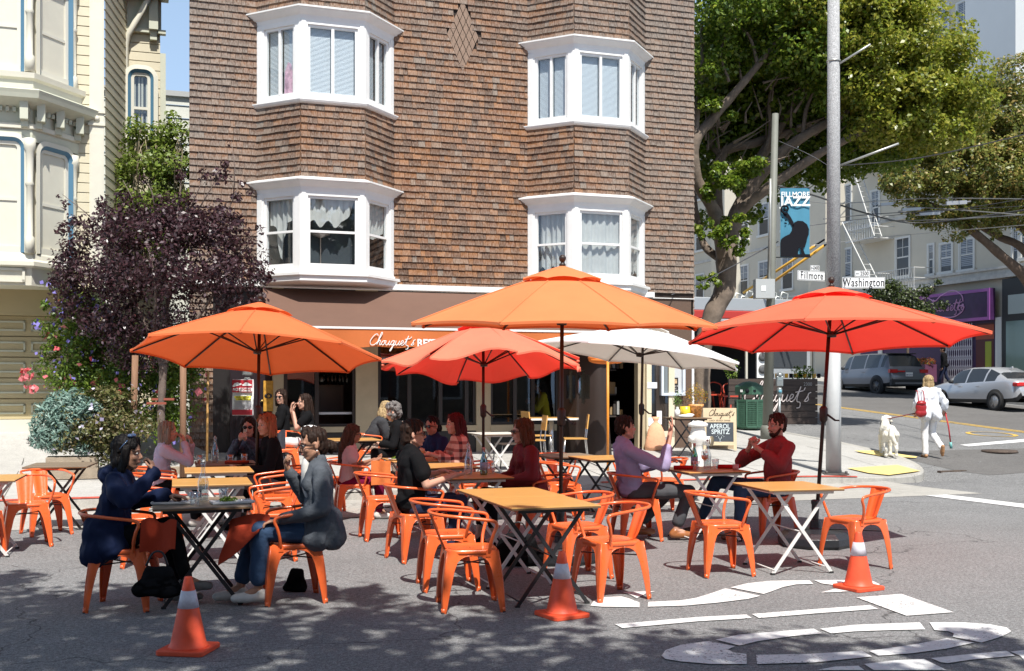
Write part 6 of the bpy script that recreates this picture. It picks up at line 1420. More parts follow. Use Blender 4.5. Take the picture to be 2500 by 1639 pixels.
b=MB(); b.lathe([(.0,0),(.05,0),(.05,.01),(0,.01)],14,(-RR*.35,-RR*.97,H*.80),0,True,Matrix.Rotation(PI/2,4,'X')); b.cb((-RR*.72,-RR*.82,H*.80),(.06,.01,.06),1,-.6); b.cb((RR*.15,-RR*.98,H*.8),(.08,.01,.05),0); b.build('decal',[SBK,SGN],bn)
def meter(px,py,topy,label):
    q=gp(px,py); H=(py-topy)/F*q.y; t=thing('parking_meter',label,'parking meter',q,0,'single space parking meters')
    MG=mat('meter_grey',(.33,.36,.36),.35,.5)
    b=MB(); b.tube([(0,0,0),(0,0,H-.62)],.032,10); b.build('post',MG,t)
    b=MB(); b.lathe([(.04,0),(.06,.04),(.07,.12),(.07,.2),(.05,.24)],14,(0,0,H-.62)); b.build('lower_housing',MG,t)
    b=MB(); b.cb((0,0,H-.22),(.17,.12,.26)); b.lathe([(.085,0),(.08,.06),(.05,.105),(0,.12)],14,(0,0,H-.10)); b.build('head',MG,t,bevel=.02)
    b=MB(); b.cb((0,-.063,H-.16),(.11,.006,.09)); b.build('display',mat('meter_display',(.25,.30,.32),.1),t); b=MB(); b.lathe([(0,0),(.045,0),(.045,.01),(0,.01)],12,(0,-.066,H-.48),0,True,Matrix.Rotation(PI/2,4,'X')); b.build('blue_badge',mat('badge_blue',(.12,.35,.45)),t)
    return t
meter(1903,1050,910,'grey single head parking meter in front of the parklet script')
mt_=meter(604,1115,868,'grey parking meter head above the red and white no stopping notice')
q=mt_.location+Vector((.0,-.09,0)); H=(1115-868)/F*q.y
ns=thing('no_stopping_sign','red and white no stopping notice with yellow lines, tied to the meter at left','sign',q,-.05)
b=MB(); w_,h_=.37,.62; z0=H-1.03; vs=[]
for i in range(7):
    for k in range(7): vs.append((-.24+w_*i/6,-.02*math.sin(PI*i/6)-.015*math.sin(k),z0+h_*k/6))
b.add(vs,[(i*7+k,i*7+7+k,i*7+8+k,i*7+k+1) for i in range(6) for k in range(6)],0,True); b.build('sign_sheet',SGN,ns)
b=MB(); yy=-.045; RD=mat('sign_red',(.45,.025,.04),.5); b.box(-.23,.12,yy,yy+.004,z0+h_-.22,z0+h_-.01,0); b.box(-.11,.12,yy-.003,yy,z0+h_-.205,z0+h_-.145,1); b.box(-.23,.12,yy,yy+.004,z0+.01,z0+.10,0); b.box(-.19,.10,yy,yy+.003,z0+.30,z0+.335,2); b.box(-.17,.09,yy,yy+.003,z0+.265,z0+.295,2)
for k in range(9): b.box(-.2,.1-.02*(k%3),yy,yy+.003,z0+.12+k*.018-(0 if k<8 else -.2),z0+.127+k*.018-(0 if k<8 else -.2),3)
# two towed cars
for dx,dz,s_ in((-.14,.03,.5),(.03,.03,.0)): b.prism([(-.08,0),(.08,0),(.08,.025),(.05,.03),(.02,.055),(-.04,.055),(-.06,.03),(-.08,.025)],0,.003,1,Matrix.Translation((dx,yy-.004,z0+h_-.11))@Matrix.Rotation(PI/2,4,'X')@Matrix.Rotation(s_*.5,4,'Z'))
b.build('sign_printing',[RD,SGN,mat('highlight_yellow',(.85,.75,.05)),mat('print_grey',(.3,.3,.33))],ns)
text_mesh('lettering','NO',.065,SGN,ns,Mwall(-.17,yy-.004,z0+h_-.175),.001,bold=.002,xs=.9); text_mesh('lettering','STOPPING',.052,RD,ns,Mwall(.005,yy-.006,z0+h_-.175),.001,bold=.001,xs=.8)
text_mesh('lettering','50',.03,MATS['print_grey'],ns,Mwall(-.05,yy-.004,z0+h_-.245),.001); text_mesh('lettering','COVID-19 RESPONSE',.03,SBK,ns,Mwall(-.05,yy-.004,z0+.317),.001,xs=.8); text_mesh('lettering','SHARED SPACES',.03,SBK,ns,Mwall(-.04,yy-.004,z0+.280),.001,xs=.8); text_mesh('lettering','2500 WASHINGTON',.028,MATS['print_grey'],ns,Mwall(-.05,yy-.004,z0+.355),.001,xs=.8)
q=gp(1704,1150); s=F/q.y
hy=thing('fire_hydrant','white fire hydrant with a flat cap behind the bottles on the two men\'s table','hydrant',q)
HW=mat('hydrant_white',(.80,.79,.75),.45,var=.04,vs=8); b=MB(); b.lathe([(.13,0),(.13,.04),(.09,.06),(.085,.45),(.14,.52),(.15,.60),(.12,.72),(.11,.76)],16); b.build('barrel',HW,hy)
b=MB(); b.lathe([(.11,.76),(.17,.77),(.175,.81),(.13,.84),(.06,.86),(0,.87)],18); b.build('cap',HW,hy)
b=MB(); b.tube([(.10,-.04,.52),(.22,-.1,.52)],[.08,.08],12); b.tube([(.21,-.095,.52),(.225,-.105,.52)],.085,12,1); b.tube([(-.08,-.04,.56),(-.15,-.09,.56)],.06,10); b.build('outlet',[HW,mat('brass_dull',(.3,.24,.15),.5,.5)],hy)
q=gp(1758,1100); s=F/q.y
ab=thing('chalkboard_sign','folding A-frame chalkboard advertising a spritz, by the street corner','sign',q,-.12)
w_,h_=80/s,104/s
b=MB(); M=Matrix.Rotation(-.14,4,'X')
for q_ in((-w_/2,-w_/2+.06,0,h_),(w_/2-.06,w_/2,0,h_),(-w_/2+.06,w_/2-.06,h_*.66,h_),(-w_/2+.06,w_/2-.06,.10,.17)): b.box(q_[0],q_[1],-.012,.012,q_[2],q_[3],0,M)
M2=Matrix.Translation((0,.48,0))@Matrix.Rotation(.26,4,'X'); b.box(-w_/2,w_/2,-.012,.012,0,h_,0,M2); b.build('frame',mat('pale_plywood',(.62,.49,.32),.6,var=.08,vs=4),ab)
b=MB(); b.box(-w_/2+.06,w_/2-.06,-.008,.008,.17,h_*.66,0,M); cb_=b.build('chalkboard',mat('chalkboard',(.045,.055,.068),.6,var=.2,vs=5),ab)
CK=mat('chalk_blue_white',(.62,.70,.72),.8)
text_mesh('lettering','APEROL',.13,CK,cb_,M@Mwall(0,-.014,h_*.56),.001,bold=.002,xs=.85); text_mesh('lettering','SPRITZ',.13,CK,cb_,M@Mwall(.01,-.014,h_*.43),.001,bold=.002,xs=.9)
b=MB(); b.tube([M@Vector(v) for v in((-.03,-.016,h_*.32),(-.02,-.016,h_*.27),(0,-.016,h_*.26),(.02,-.016,h_*.27),(.03,-.016,h_*.32))],.004,5); b.tube([M@Vector((0,-.016,h_*.26)),M@Vector((0,-.016,h_*.20))],.004,5); b.tube([M@Vector((-.025,-.016,h_*.20)),M@Vector((.025,-.016,h_*.20))],.004,5)
for k in range(6): a=k*.5+.3; b.tube([M@Vector((.06*math.cos(a),-.016,h_*.30+.07*math.sin(a)*.6)),M@Vector((.09*math.cos(a),-.016,h_*.30+.11*math.sin(a)*.6))],.003,5)
b.build('chalk_drawing',CK,cb_)
script_text('script_lettering',"Chouquet's",.125,.004,mat('ink_brown',(.05,.03,.02)),ab,M@Mwall(-w_*.33,-.02,h_*.82)); text_mesh('lettering','LUNCH  BRUNCH  DINNER',.04,MATS['ink_brown'],ab,M@Mwall(0,-.014,h_*.70),.001,xs=.85)
q=gp(1601,1100)
b=MB(); s=F/q.y; pr=[(.0,0),(.20,.0),(.215,.08),(.19,.25),(.16,.40),(.10,.50),(.035,.56),(.05,.60),(.08,.66),(.0,.64)]
b.lathe(pr,20); b.v=[(x*(1+.06*math.sin(z*14+y*9)),y*.6,z) for x,y,z in b.v]; o=b.build('sandbag',mat('peach_sack',(.80,.42,.25),.8,var=.08,vs=6,bump=.4,bs=25),None,q); tag(o,'peach coloured sandbag tied at the top, standing by the cafe door','sandbag')
# pots on the little table
tq=Vector((3.3,20.9,zg(3.3,20.9)+.742))
def pot(dx,dy,pr,m,label,fol=None,fs=None,n=300,nm='flower_pot'):
    t=thing(nm,label,'plant pot',tq+Vector((dx,dy,0)),0,'pots on the table by the menu case'); b=MB(); b.lathe(pr,18); b.build('pot',m,t)
    if fol: leaves('plant',fol,n,.035,fs,t,int(abs(dx*100))+70,.3,.4,.2)
PTC=mat('talavera',(.75,.35,.12),.5,var=.8,vs=22)
pot(.17,-.03,[(.0,0),(.10,0),(.13,.2),(.15,.2),(.15,.25),(.13,.25),(.12,.22),(.0,.22)],PTC,'patterned orange and blue pot with yellow flowering plant',[(Vector((-.08,0,.42)),.14,.14,.18),(Vector((.1,0,.40)),.14,.14,.16),(Vector((0,0,.5)),.14,.12,.16)],leafmat('yellow_mix',[(.65,.38,.03),(.20,.24,.04),(.70,.30,.03),(.12,.18,.03)]),650)
pot(-.02,-.02,[(.0,0),(.09,0),(.11,.21),(.10,.21),(.0,.19)],mat('yellow_glaze',(.80,.58,.04),.35),'plain yellow pot with a brownish plant, middle of the table',[(Vector((0,0,.35)),.11,.1,.18)],leafmat('brown_plant',[(.25,.14,.10),(.15,.12,.06)]),160)
pot(-.18,-.02,[(.0,0),(.055,0),(.055,.13),(.025,.17),(.025,.2)],mat('white_glaze',(.80,.80,.80),.3),'white bottle vase with a green sprig, left of the yellow pot',[(Vector((0,0,.32)),.09,.08,.16)],leafmat('sprig',[(.10,.2,.04),(.2,.3,.08)]),260,'bottle_vase')
b=MB(); b.ell((0,0,.03),(.14,.09,.035),14); b.ell((.08,.02,.05),(.09,.06,.03),10); tag(b.build('napkin',mat('white_linen',(.8,.8,.8),.9,bump=.4,bs=12),None,tq+Vector((-.05,-.2,0))),'crumpled white cloth lying in front of the flower pots','napkin')
# closed orange umbrella and bamboo pole
b=MB(); q=gp(1484,1150); b.tube([(0,0,0),(0,0,P(1484,880,q.y).z-q.z)],.022,8); o=b.build('umbrella_pole',mat('orange_fibre_pole',(.80,.28,.03),.4),None,q); tag(o,'thin bright orange pole left of the man in the lilac shirt','pole')
b=MB(); q2_=P(1478,880,19.3); b.ell((0,0,.0),(.30,.2,.07),12); b.ell((-.15,0,.04),(.16,.15,.08),10); b.ell((.2,0,.02),(.13,.14,.08),10); o=b.build('folded_canopy',mat('orange_canvas_dark',(.75,.20,.03),.8),None,q2_); tag(o,'bunched orange awning cloth under the white umbrella','cloth')
q=gp(505,1140); b=MB(); b.tube([(0,0,0),(.02,0,P(505,905,q.y).z-q.z)],.02,8); tag(b.build('bamboo_pole',mat('tan_pole',(.50,.28,.09),.5,var=.1),None,q),'slim tan wooden pole left of the no stopping notice','pole')
# fabric rail / cafe furniture by the windows
def wchair(x,y,rz,label,kind=0):
    z=zg(x,y); t=thing('wooden_chair',label,'chair',(x,y,z),rz,'cafe chairs by the windows')
    wm=WOOD if kind==0 else mat('dark_slat',(.07,.05,.04),.5); mm=mat('chrome_tube',(.55,.55,.55),.25,.9) if kind==0 else BLK
    b=MB(); b.box(-.2,.2,-.2,.2,.44,.46); b.build('seat',wm,t)
    b=MB(); M=Matrix.Translation((-.20,0,.62))@Matrix.Rotation(-.12,4,'Y'); b.box(-.01,.01,-.2,.2,0,.26,0,M) if kind==0 else [b.box(-.01,.01,-.2,.2,k*.055,k*.055+.035,0,M) for k in range(5)]; b.build('backrest',wm,t)
    for sx,sy in((1,1),(1,-1),(-1,1),(-1,-1)): b=MB(); b.tube([(sx*.23,sy*.2,0),(sx*.18,sy*.185,.45)]+([(-.23,sy*.185,.88)] if sx<0 else []),.011,6); b.build('leg',mm,t)
wchair(1.12,19.6,R(180),'light wood chair with chrome legs beside the dark oval windowed curtain')
wchair(.45,19.9,R(20),'wooden cafe chair with chrome frame left of the white pedestal table')
wchair(.35,19.2,R(190),'chair with pale wood back partly behind the woman in maroon')
wchair(-.05,18.6,R(200),'dark slatted folding chair right of the white topped table',1)
q=Vector((.72,20.25,zg(.72,20.25))); t=thing('pedestal_table','white edged table with orange wood top on a thick pedestal by the window','table',q,TH)
b=MB(); b.box(-.5,.42,-.3,.3,.70,.735,1); b.box(-.5,.42,-.3,.3,.736,.745,0); b.build('tabletop',[WOOD,WHT],t); b=MB(); b.tube([(0,0,.03),(0,0,.7)],.05,12); b.lathe([(.25,0),(.25,.02),(.05,.04)],16); b.build('pedestal',mat('chrome_tube',(.55,.55,.55),.25,.9),t)
# ---------------------------------------------------------------- cars
def car(name,label,loc,rz,L_,st,paint,hw,rw,wr,wx,glass_from,plate=None,kind='suv'):
    t=thing(name,label,'car',loc,rz,'silver cars parked across the side street')
    # st: list of (x, zbottom, zbelt, ztop, halfwidth, roofhalf)
    b=MB(); vs=[]; m=0
    for x,zb,zl,zt,w_,wr_ in [q_[:6] for q_ in st]:
        h=[(w_*.90,zb),(w_*.985,zb+.12),(w_*1.0,zb+(zl-zb)*.45),(w_*.985,zl-.05),(w_*.955,zl),(w_*.955+(wr_-w_*.955)*.5,zl+(zt-zl)*.55),(wr_,zt-.05*(1 if zt-zl>.2 else .1)),(wr_*.82,zt-.005),(0,zt+.01)]
        m=len(h); vs+= [(x,y,z) for y,z in h]+[(x,-y,z) for y,z in reversed(h[:-1])]
    k=2*m-1; gl=[];bd=[];dk=[]
    for i in range(len(st)-1):
        s0,s1=st[i],st[i+1]
        for j in range(k-1):
            f=(i*k+j,i*k+j+1,(i+1)*k+j+1,(i+1)*k+j); jj=j if j<m-1 else k-2-j
            cab0=s0[3]-s0[2]>.25; cab1=s1[3]-s1[2]>.25
            if jj in(4,5) and (cab0 and cab1) and not(len(s0)>6): gl.append(f)
            elif jj in(6,7) and cab0!=cab1: gl.append(f)
            elif jj==5 and cab0!=cab1: bd.append(f)
            elif jj==0: dk.append(f)
            else: bd.append(f)
    skips=[i for i,s_ in enumerate(st) if len(s_)>6]; st=[s_[:6] for s_ in st]
    bd.append(tuple(range(k-1,-1,-1))); bd.append(tuple(range((len(st)-1)*k,len(st)*k)))
    b.add(vs,bd,0,True); b.add(vs,dk,1,True); b.build('body',[paint,mat('car_cladding',(.025,.026,.028),.55)],t)
    grp={}; seg=0; last={}
    for f in gl:
        i=f[0]//k; j=f[0]%k; jj=j if j<m-1 else k-2-j
        key=('top',i) if jj in(6,7) else ('L' if j<m-1 else 'R',sum(1 for q_ in range(i) if q_ in skips))
        grp.setdefault(key,[]).append(f)
    for key,fs_ in grp.items():
        ix={q_:n_ for n_,q_ in enumerate(sorted({a for f in fs_ for a in f}))}
        b=MB(); b.add([vs[q_] for q_ in sorted(ix)],[tuple(ix[a] for a in f) for f in fs_],0,True); b.build('window' if key[0]!='top' else 'windscreen',mat('car_glass',(.03,.035,.04),.06,spec=.8),t)
    for x in wx:
        for sy in(1,-1):
            b=MB(); MM=Matrix.Rotation(-PI/2 if sy>0 else PI/2,4,'X'); b.lathe([(wr*.62,-.11),(wr*.95,-.11),(wr,-.07),(wr,.07),(wr*.95,.11),(wr*.62,.11),(wr*.60,.05)],28,(0,0,0),0,True,MM); w_=b.build('wheel',mat('tyre',(.02,.02,.021),.8),t,(x,sy*(hw-.07),wr))
            b=MB(); b.lathe([(wr*.62,.02),(wr*.60,.06),(wr*.62,.10)],24,(0,0,0),0,True,MM)
            for a in range(7): 
                an=2*PI*a/7; b.bar((wr*.08*math.cos(an),sy*.085,wr*.08*math.sin(an)),(wr*.60*math.cos(an),sy*.085,wr*.60*math.sin(an)),.02,.035,0,up=(0,1,0)) 
            b.lathe([(0,-.09),(wr*.12,-.09),(wr*.12,.09),(0,.09)],12,(0,0,0),0,True,MM); b.build('rim',mat('rim_dark',(.12,.12,.125),.3,.8) if kind=='suv' else mat('rim_alloy',(.5,.5,.5),.3,.8),w_)
            b=MB(); b.lathe([(0,-.01),(wr*1.17,-.01),(wr*1.17,.01),(0,.01)],28,(x,sy*(hw+.002),wr+.02),0,True,MM); b.build('wheel_arch',MATS['car_cladding'] if kind=='suv' else mat('arch_black',(.01,.01,.01),.9),t)
    return t
SILV=mat('silver_paint',(.17,.18,.205),.3,metal=.3,coat=.6); SILV2=mat('light_silver_paint',(.56,.57,.59),.28,metal=.45,coat=.8)
q=P(2219,960,44.2); u_,v_=UV(q.x,q.y); q.z=gF(v_)
hd=R(90)+TH
suv=car('parked_suv','dark silver SUV with black cladding, parked behind the sedan across the side street',q,hd,4.6,
[(0.0,.55,.80,.84,.80,.70),(.06,.40,.98,1.02,.86,.74),(.16,.36,1.08,1.14,.90,.78),(.42,.34,1.12,1.60,.92,.66),(.62,.34,1.11,1.655,.925,.66,1),(.80,.34,1.10,1.67,.925,.66),(1.55,.32,1.07,1.69,.925,.67),(1.62,.32,1.07,1.69,.925,.67,1),(1.70,.32,1.07,1.69,.925,.67),(2.55,.32,1.05,1.67,.925,.66),(2.62,.32,1.05,1.665,.925,.66,1),(2.70,.32,1.05,1.66,.925,.66),(3.05,.32,1.04,1.60,.92,.62),(3.45,.32,1.03,1.12,.91,.70),(4.3,.34,.92,.98,.88,.66),(4.55,.40,.75,.78,.78,.60)],SILV,.925,.66,.36,(.82,3.5),0)
b=MB(); b.box(-.02,.10,.55,.915,.88,1.02,0); b.box(-.02,.10,-.915,-.55,.88,1.02,0); b.box(-.03,.0,.2,.6,.91,.97,0); b.build('tail_light',mat('tail_red',(.55,.02,.02),.2,spec=.8),suv)
b=MB(); b.box(-.05,.1,-.86,.86,.36,.62,0); b.box(-.07,.05,-.7,.7,.42,.50,1); b.build('rear_bumper',[MATS['car_cladding'],mat('skid_grey',(.2,.2,.21),.4)],suv,bevel=.03)
b=MB(); b.box(-.035,.0,-.16,.16,.74,.90); pl_=b.build('number_plate',SGN,suv); MP=Matrix.Translation((-.037,0,.80))@Matrix.Rotation(-PI/2,4,'Z')@Matrix.Rotation(PI/2,4,'X'); text_mesh('lettering','8RNG063',.085,mat('plate_blue',(.06,.07,.22)),pl_,MP,.001,xs=.85)
b=MB(); b.box(.35,.6,-.64,.64,1.64,1.68); b.build('roof_spoiler',MATS['car_cladding'],suv,bevel=.015)
b=MB()
for x in(1.75,2.9): b.bar((x-.15,.935,.93),(x+.05,.935,.93),.02,.03)
b.build('door_handle',SILV,suv)
b=MB(); b.ell((3.0,.98,1.10),(.10,.09,.07),10); b.ell((3.0,-.98,1.10),(.10,.09,.07),10); b.build('wing_mirror',MATS['car_cladding'],suv)
q=P(2560,1000,34.6); u_,v_=UV(q.x,q.y); u_=21.6; q=W(u_,v_,gF(v_))
# put the rear wheel where the photograph shows it
vv,_=onu(2431,1000,20.9); q=W(21.75,vv-.95,gF(vv))
sed=car('parked_sedan','pale silver sedan on the far side of the side street, cut by the right edge',q,hd,4.5,
[(0.0,.50,.72,.78,.72,.62),(.08,.34,.92,.96,.82,.70),(.22,.30,.98,1.03,.87,.74),(.55,.28,1.00,1.06,.88,.74),(1.00,.26,.98,1.27,.885,.60),(1.45,.26,.96,1.43,.885,.57,1),(1.52,.26,.96,1.435,.885,.57),(1.95,.26,.94,1.455,.885,.57),(2.32,.26,.92,1.45,.885,.57,1),(2.38,.26,.92,1.45,.885,.57),(2.85,.26,.90,1.38,.885,.57),(3.05,.26,.89,1.30,.88,.58),(3.45,.26,.88,.97,.87,.66),(4.1,.28,.78,.84,.83,.62),(4.42,.34,.62,.65,.70,.52)],SILV2,.885,.6,.32,(.95,3.55),0,kind='sedan')
b=MB(); b.box(-.01,.22,.50,.865,.80,.93,0); b.box(-.01,.22,-.865,-.50,.80,.93,0); b.build('tail_light',MATS['tail_red'],sed,bevel=.03)
b=MB()
for x in(1.62,2.5): b.bar((x-.0,.90,.80),(x+.18,.90,.80),.02,.03)
b.build('door_handle',SILV2,sed); b=MB(); b.ell((2.95,.95,.97),(.10,.09,.07),10); b.build('wing_mirror',MATS['car_cladding'],sed)
b=MB(); b.prism([(0,0),(.18,0),(.02,.07)],-.02,.02,0,Matrix.Translation((1.1,0,1.40))@Matrix.Rotation(PI/2,4,'X')); b.build('roof_antenna',SILV2,sed)

# the street behind the viewpoint: it is what the cafe windows mirror
rb=thing('rear_building','plain tan building across the street behind the viewpoint, mirrored in the cafe windows','building',(0,-15,0),TH)
b=MB(); b.box(-26,24,-4,0,0,9.0); b.build('wall',mat('tan_wall',(.22,.17,.12),.8,var=.2,vs=.8),rb)
for k in range(14):
    for z in(1.0,5.0): b=MB(); x=-24+k*3.3; b.box(x,x+1.5,-.0,.06,z,z+2.3,0); b.box(x+.1,x+1.4,.061,.08,z+.1,z+2.2,1); b.build('window',[WHITE,SHG],rb)
for k,(x,y) in enumerate(((-4.6,-6.2),(1.2,-5.0))):
    c=dup(sed,(x,y,0),TH,['silver car parked behind the viewpoint at left, mirrored in the cafe glass','silver car parked behind the viewpoint at right, mirrored in the cafe glass'][k])
# ---------------------------------------------------------------- people
SKL=mat('skin_light',(.55,.31,.22),.5,var=.05,vs=20,spec=.35); SKT=mat('skin_tan',(.42,.22,.14),.5,var=.05,vs=20,spec=.35); SKD=mat('skin_olive',(.34,.175,.11),.5,var=.05,vs=20,spec=.35)
EYEW=mat('eye_white',(.6,.58,.55),.2); EYED=mat('eye_dark',(.02,.012,.01),.1); LIP=mat('lip',(.40,.10,.09),.45)
def hairm(n,c,c2=None):
    m=mat(n,tuple(x*.75 for x in c),.6,var=.5,vs=55,bump=.5,bs=60,stretch=(1,1,.07),spec=.18); return m
def fab(n,c,rough=.9,bs=9,var=.08): return mat(n,c,rough,var=var,vs=8,bump=.45,bs=bs,spec=.15)
def bake(mb,name,mats,parent,vox,wr=0.0,ws=(9,9,6),it=2):
    o=mb.build(name,mats); md=o.modifiers.new('r','REMESH'); md.mode='VOXEL'; md.voxel_size=vox; md.use_smooth_shade=True
    sm=o.modifiers.new('s','SMOOTH'); sm.iterations=it; sm.factor=.5
    dg=bpy.context.evaluated_depsgraph_get(); dg.update(); me=bpy.data.meshes.new_from_object(o.evaluated_get(dg)); old=o.data
    o.modifiers.clear(); o.data=me; me.name=name; bpy.data.meshes.remove(old)
    if not me.materials: me.materials.append(mats)
    if wr:
        n=len(me.vertices); co=np.empty(n*3,np.float32); me.vertices.foreach_get('co',co); no=np.empty(n*3,np.float32); me.vertices.foreach_get('normal',no); co=co.reshape(-1,3); no=no.reshape(-1,3)
        x,y,z=co[:,0]*ws[0],co[:,1]*ws[1],co[:,2]*ws[2]
        f=np.sin(x*2.3+np.sin(z*3.1)*1.3)+np.sin(z*5.3+np.cos(y*3.7+x)*1.7)*.9+np.sin((x+y+z)*4.1+np.sin(y*6))*.6
        co=co+no*(f*wr*.5)[:,None]; me.vertices.foreach_set('co',co.ravel().astype(np.float32)); me.update()
    me.polygons.foreach_set('use_smooth',[True]*len(me.polygons))
    if parent: o.parent=parent
    return o
def V3(*a): return Vector(a)
def hand(b,w,d,n,side,curl=.5,mi=0,k=1):
    d=d.normalized(); n=(n-d*n.dot(d)).normalized(); a=d.cross(n)*side
    M=Matrix((a,d,n)).transposed().to_4x4()
    b.limb(w-d*.02,.024*k,w+d*.02,.026*k); b.ell(w+d*.05*k,(.040*k,.050*k,.016*k),10,0,M)
    for i,l in enumerate((.066,.075,.070,.055)):
        p=w+d*.085*k+a*(1.5-i)*.021*k; c0=curl*(1+.12*i); q=p+(d*math.cos(c0*.5)+n*math.sin(c0*.5)+a*(1.5-i)*.05)*l*.5*k; r_=q+(d*math.cos(c0*1.5)+n*math.sin(c0*1.5))*l*.5*k
        b.limb(p-d*.01,.0095*k,q,.0085*k,8); b.limb(q,.0085*k,r_,.007*k,8)
    p=w+d*.03*k+a*.034*k; q=p+(d*.6+a*.7+n*.35).normalized()*.04*k; b.limb(p,.013*k,q,.0105*k,8); b.limb(q,.0105*k,q+(d*.9+a*.1+n*.4).normalized()*.032*k,.008*k,8)
def person(loc,yaw,label,skin,hair,hairm_,top,topm,bot,botm,shoem,lean=5,hy=0,hp=0,el=None,wr=None,hd=None,kn=None,an=None,sc=1.0,sw=.17,vox=.0075,standing=False,group=None,glasses=None,extras=None,seatz=.50,roll=0,curl=(.7,.7),footdir=None):
    z=zg(loc[0],loc[1])
    t=thing('person',label,'person',(loc[0],loc[1],z),R(yaw),group); t.scale=(sc,sc,sc)
    L=R(lean); T=Vector((math.sin(L),math.sin(R(roll)),math.cos(L))).normalized()
    H=V3(0,0,.93 if standing else seatz); RT=Matrix.Rotation(L,4,'Y')
    neck=H+T*.50; ch=H+T*.33; T2=Vector((math.sin(L*.5+.12),T.y,math.cos(L*.5+.12)))
    HC=neck+T2*.125+V3(.015,0,0.02); MH=Matrix.Translation(HC)@Matrix.Rotation(R(hy),4,'Z')@Matrix.Rotation(R(hp),4,'Y')
    sh={s:H+T*.43+V3(-.005,s*sw,0) for s in(1,-1)}
    hip={s:H+V3(.01,s*.085,-.01) for s in(1,-1)}
    el=el or {1:sh[1]+V3(.08,.06,-.27),-1:sh[-1]+V3(.08,-.06,-.27)}; wr=wr or {1:V3(.35,.12,.66),-1:V3(.35,-.12,.66)}
    kn=kn or {1:V3(.44,.11,.52),-1:V3(.44,-.11,.52)}; an=an or {1:V3(.46,.11,.10),-1:V3(.42,-.11,.10)}
    el={s:V3(*el[s]) for s in el}; wr={s:V3(*wr[s]) for s in wr}; kn={s:V3(*kn[s]) for s in kn}; an={s:V3(*an[s]) for s in an}
    hd=hd or {}
    def torso(b,g,man=sw>.185):
        b.ell(ch+T*.04,(.100+g,sw*.86+g,.16+g),14,0,RT)
        for s in(1,-1): b.limb(H+T*.0+V3(0,s*.062,.03),.088+g,H+T*.30+V3(0,s*(sw*.42),0),.088+g,12)
        b.ell(H+T*.16+V3(.015,0,0),(.100+g,.125+g,.15+g),14,0,RT); b.ell(H+T*.02,(.110+g*.7,.150+g*.7,.10+g*.5),14,0,RT)
        if not man:
            for s in(1,-1): b.ell(ch+V3(.065,s*.07,.0)+T*.02,(.06+g*.5,.065+g*.5,.065+g*.5),10)
        for s in(1,-1): b.limb(neck-T*.035+V3(0,s*.03,0),.05+g*.7,sh[s],.050+g,10)
    # body: one surface
    b=MB(); torso(b,0); b.limb(neck-T*.04,.052,HC+V3(-.012,0,-.05),.048,12)
    X=lambda x,y,z_:MH@V3(x,y,z_)
    b.ell(X(-.008,0,.030),(.096,.077,.094),16,0,MH); b.ell(X(.022,0,-.035),(.070,.060,.086),14,0,MH); b.ell(X(.060,0,-.094),(.024,.028,.020),10,0,MH)
    for s in(1,-1):
        b.limb(X(.0,s*.052,-.055),.022,X(.055,s*.018,-.095),.019,8); b.ell(X(.060,s*.034,-.030),(.026,.024,.026),8,0,MH); b.ell(X(-.005,s*.077,-.008),(.018,.010,.030),8,0,MH); b.limb(X(.084,s*.012,.024),.009,X(.070,s*.048,.022),.009,6)
    b.limb(X(.085,0,.008),.008,X(.106,0,-.026),.0115,8); b.ell(X(.097,0,-.034),(.012,.017,.009),8,0,MH); b.ell(X(.084,0,-.062),(.014,.025,.012),8,0,MH)
    for s in(1,-1):
        b.limb(sh[s],.048,el[s],.038,10); b.limb(el[s],.037,wr[s],.024,10)
        d=(wr[s]-el[s]).normalized(); dd,nn=hd.get(s,(d,V3(0,0,1) if d.z<.5 else V3(-.3,-s,0)))
        hand(b,wr[s]+d*.01,V3(*dd),V3(*nn),-s,curl[0 if s==1 else 1])
        b.limb(hip[s],.078,kn[s],.052,10); b.limb(kn[s],.05,an[s],.033,10)
        fd=Vector(footdir[s]) if footdir and s in footdir else V3(1,0,-.25); b.limb(an[s],.033,an[s]+fd.normalized()*.10-V3(0,0,.02),.03,8)
    bake(b,'body',skin,t,vox,it=1)
    for s in(1,-1):
        b=MB(); b.ell(X(.0785,s*.031,.003),(.012,.0135,.0085),8,0,MH); b.ell(X(.0880,s*.031,.003),(.0045,.006,.0065),8,1,MH); b.build('eye',[EYEW,EYED],t)
        b=MB(); b.limb(X(.092,s*.013,.024),.0028,X(.080,s*.048,.026),.0022,6); b.build('eyebrow',hairm_,t)
    b=MB(); b.ell(X(.0955,0,-.060),(.005,.020,.0055),8,0,MH); b.build('lips',LIP,t)
    # clothing
    g=top.get('g',.012); b=MB(); torso(b,g)
    hem=top.get('hem',0.0)
    if hem: 
        b.ell(H+V3(-.01,0,.03),(.125+g,.158+g,.12),14)
        if hem>.05:
            for s in(1,-1): b.limb(H+V3(-.03,s*.08,.10),.10+g,H+V3(-.075,s*.115,-hem+.02),.09+g*.7,12); b.limb(H+V3(.0,s*.105,.05),.095+g,H+V3(.04,s*.125,-.03),.09+g,12); b.limb(H+V3(.05,s*.10,.08),.075+g*.6,H+V3(.10,s*.125,-.03),.070+g*.5,10); b.limb(H+V3(-.085,s*.115,-hem+.02),.06+g,H+V3(.10,s*.125,-.03),.05+g,10)
    slv=top.get('sl',1.0); slw=top.get('w',.0)
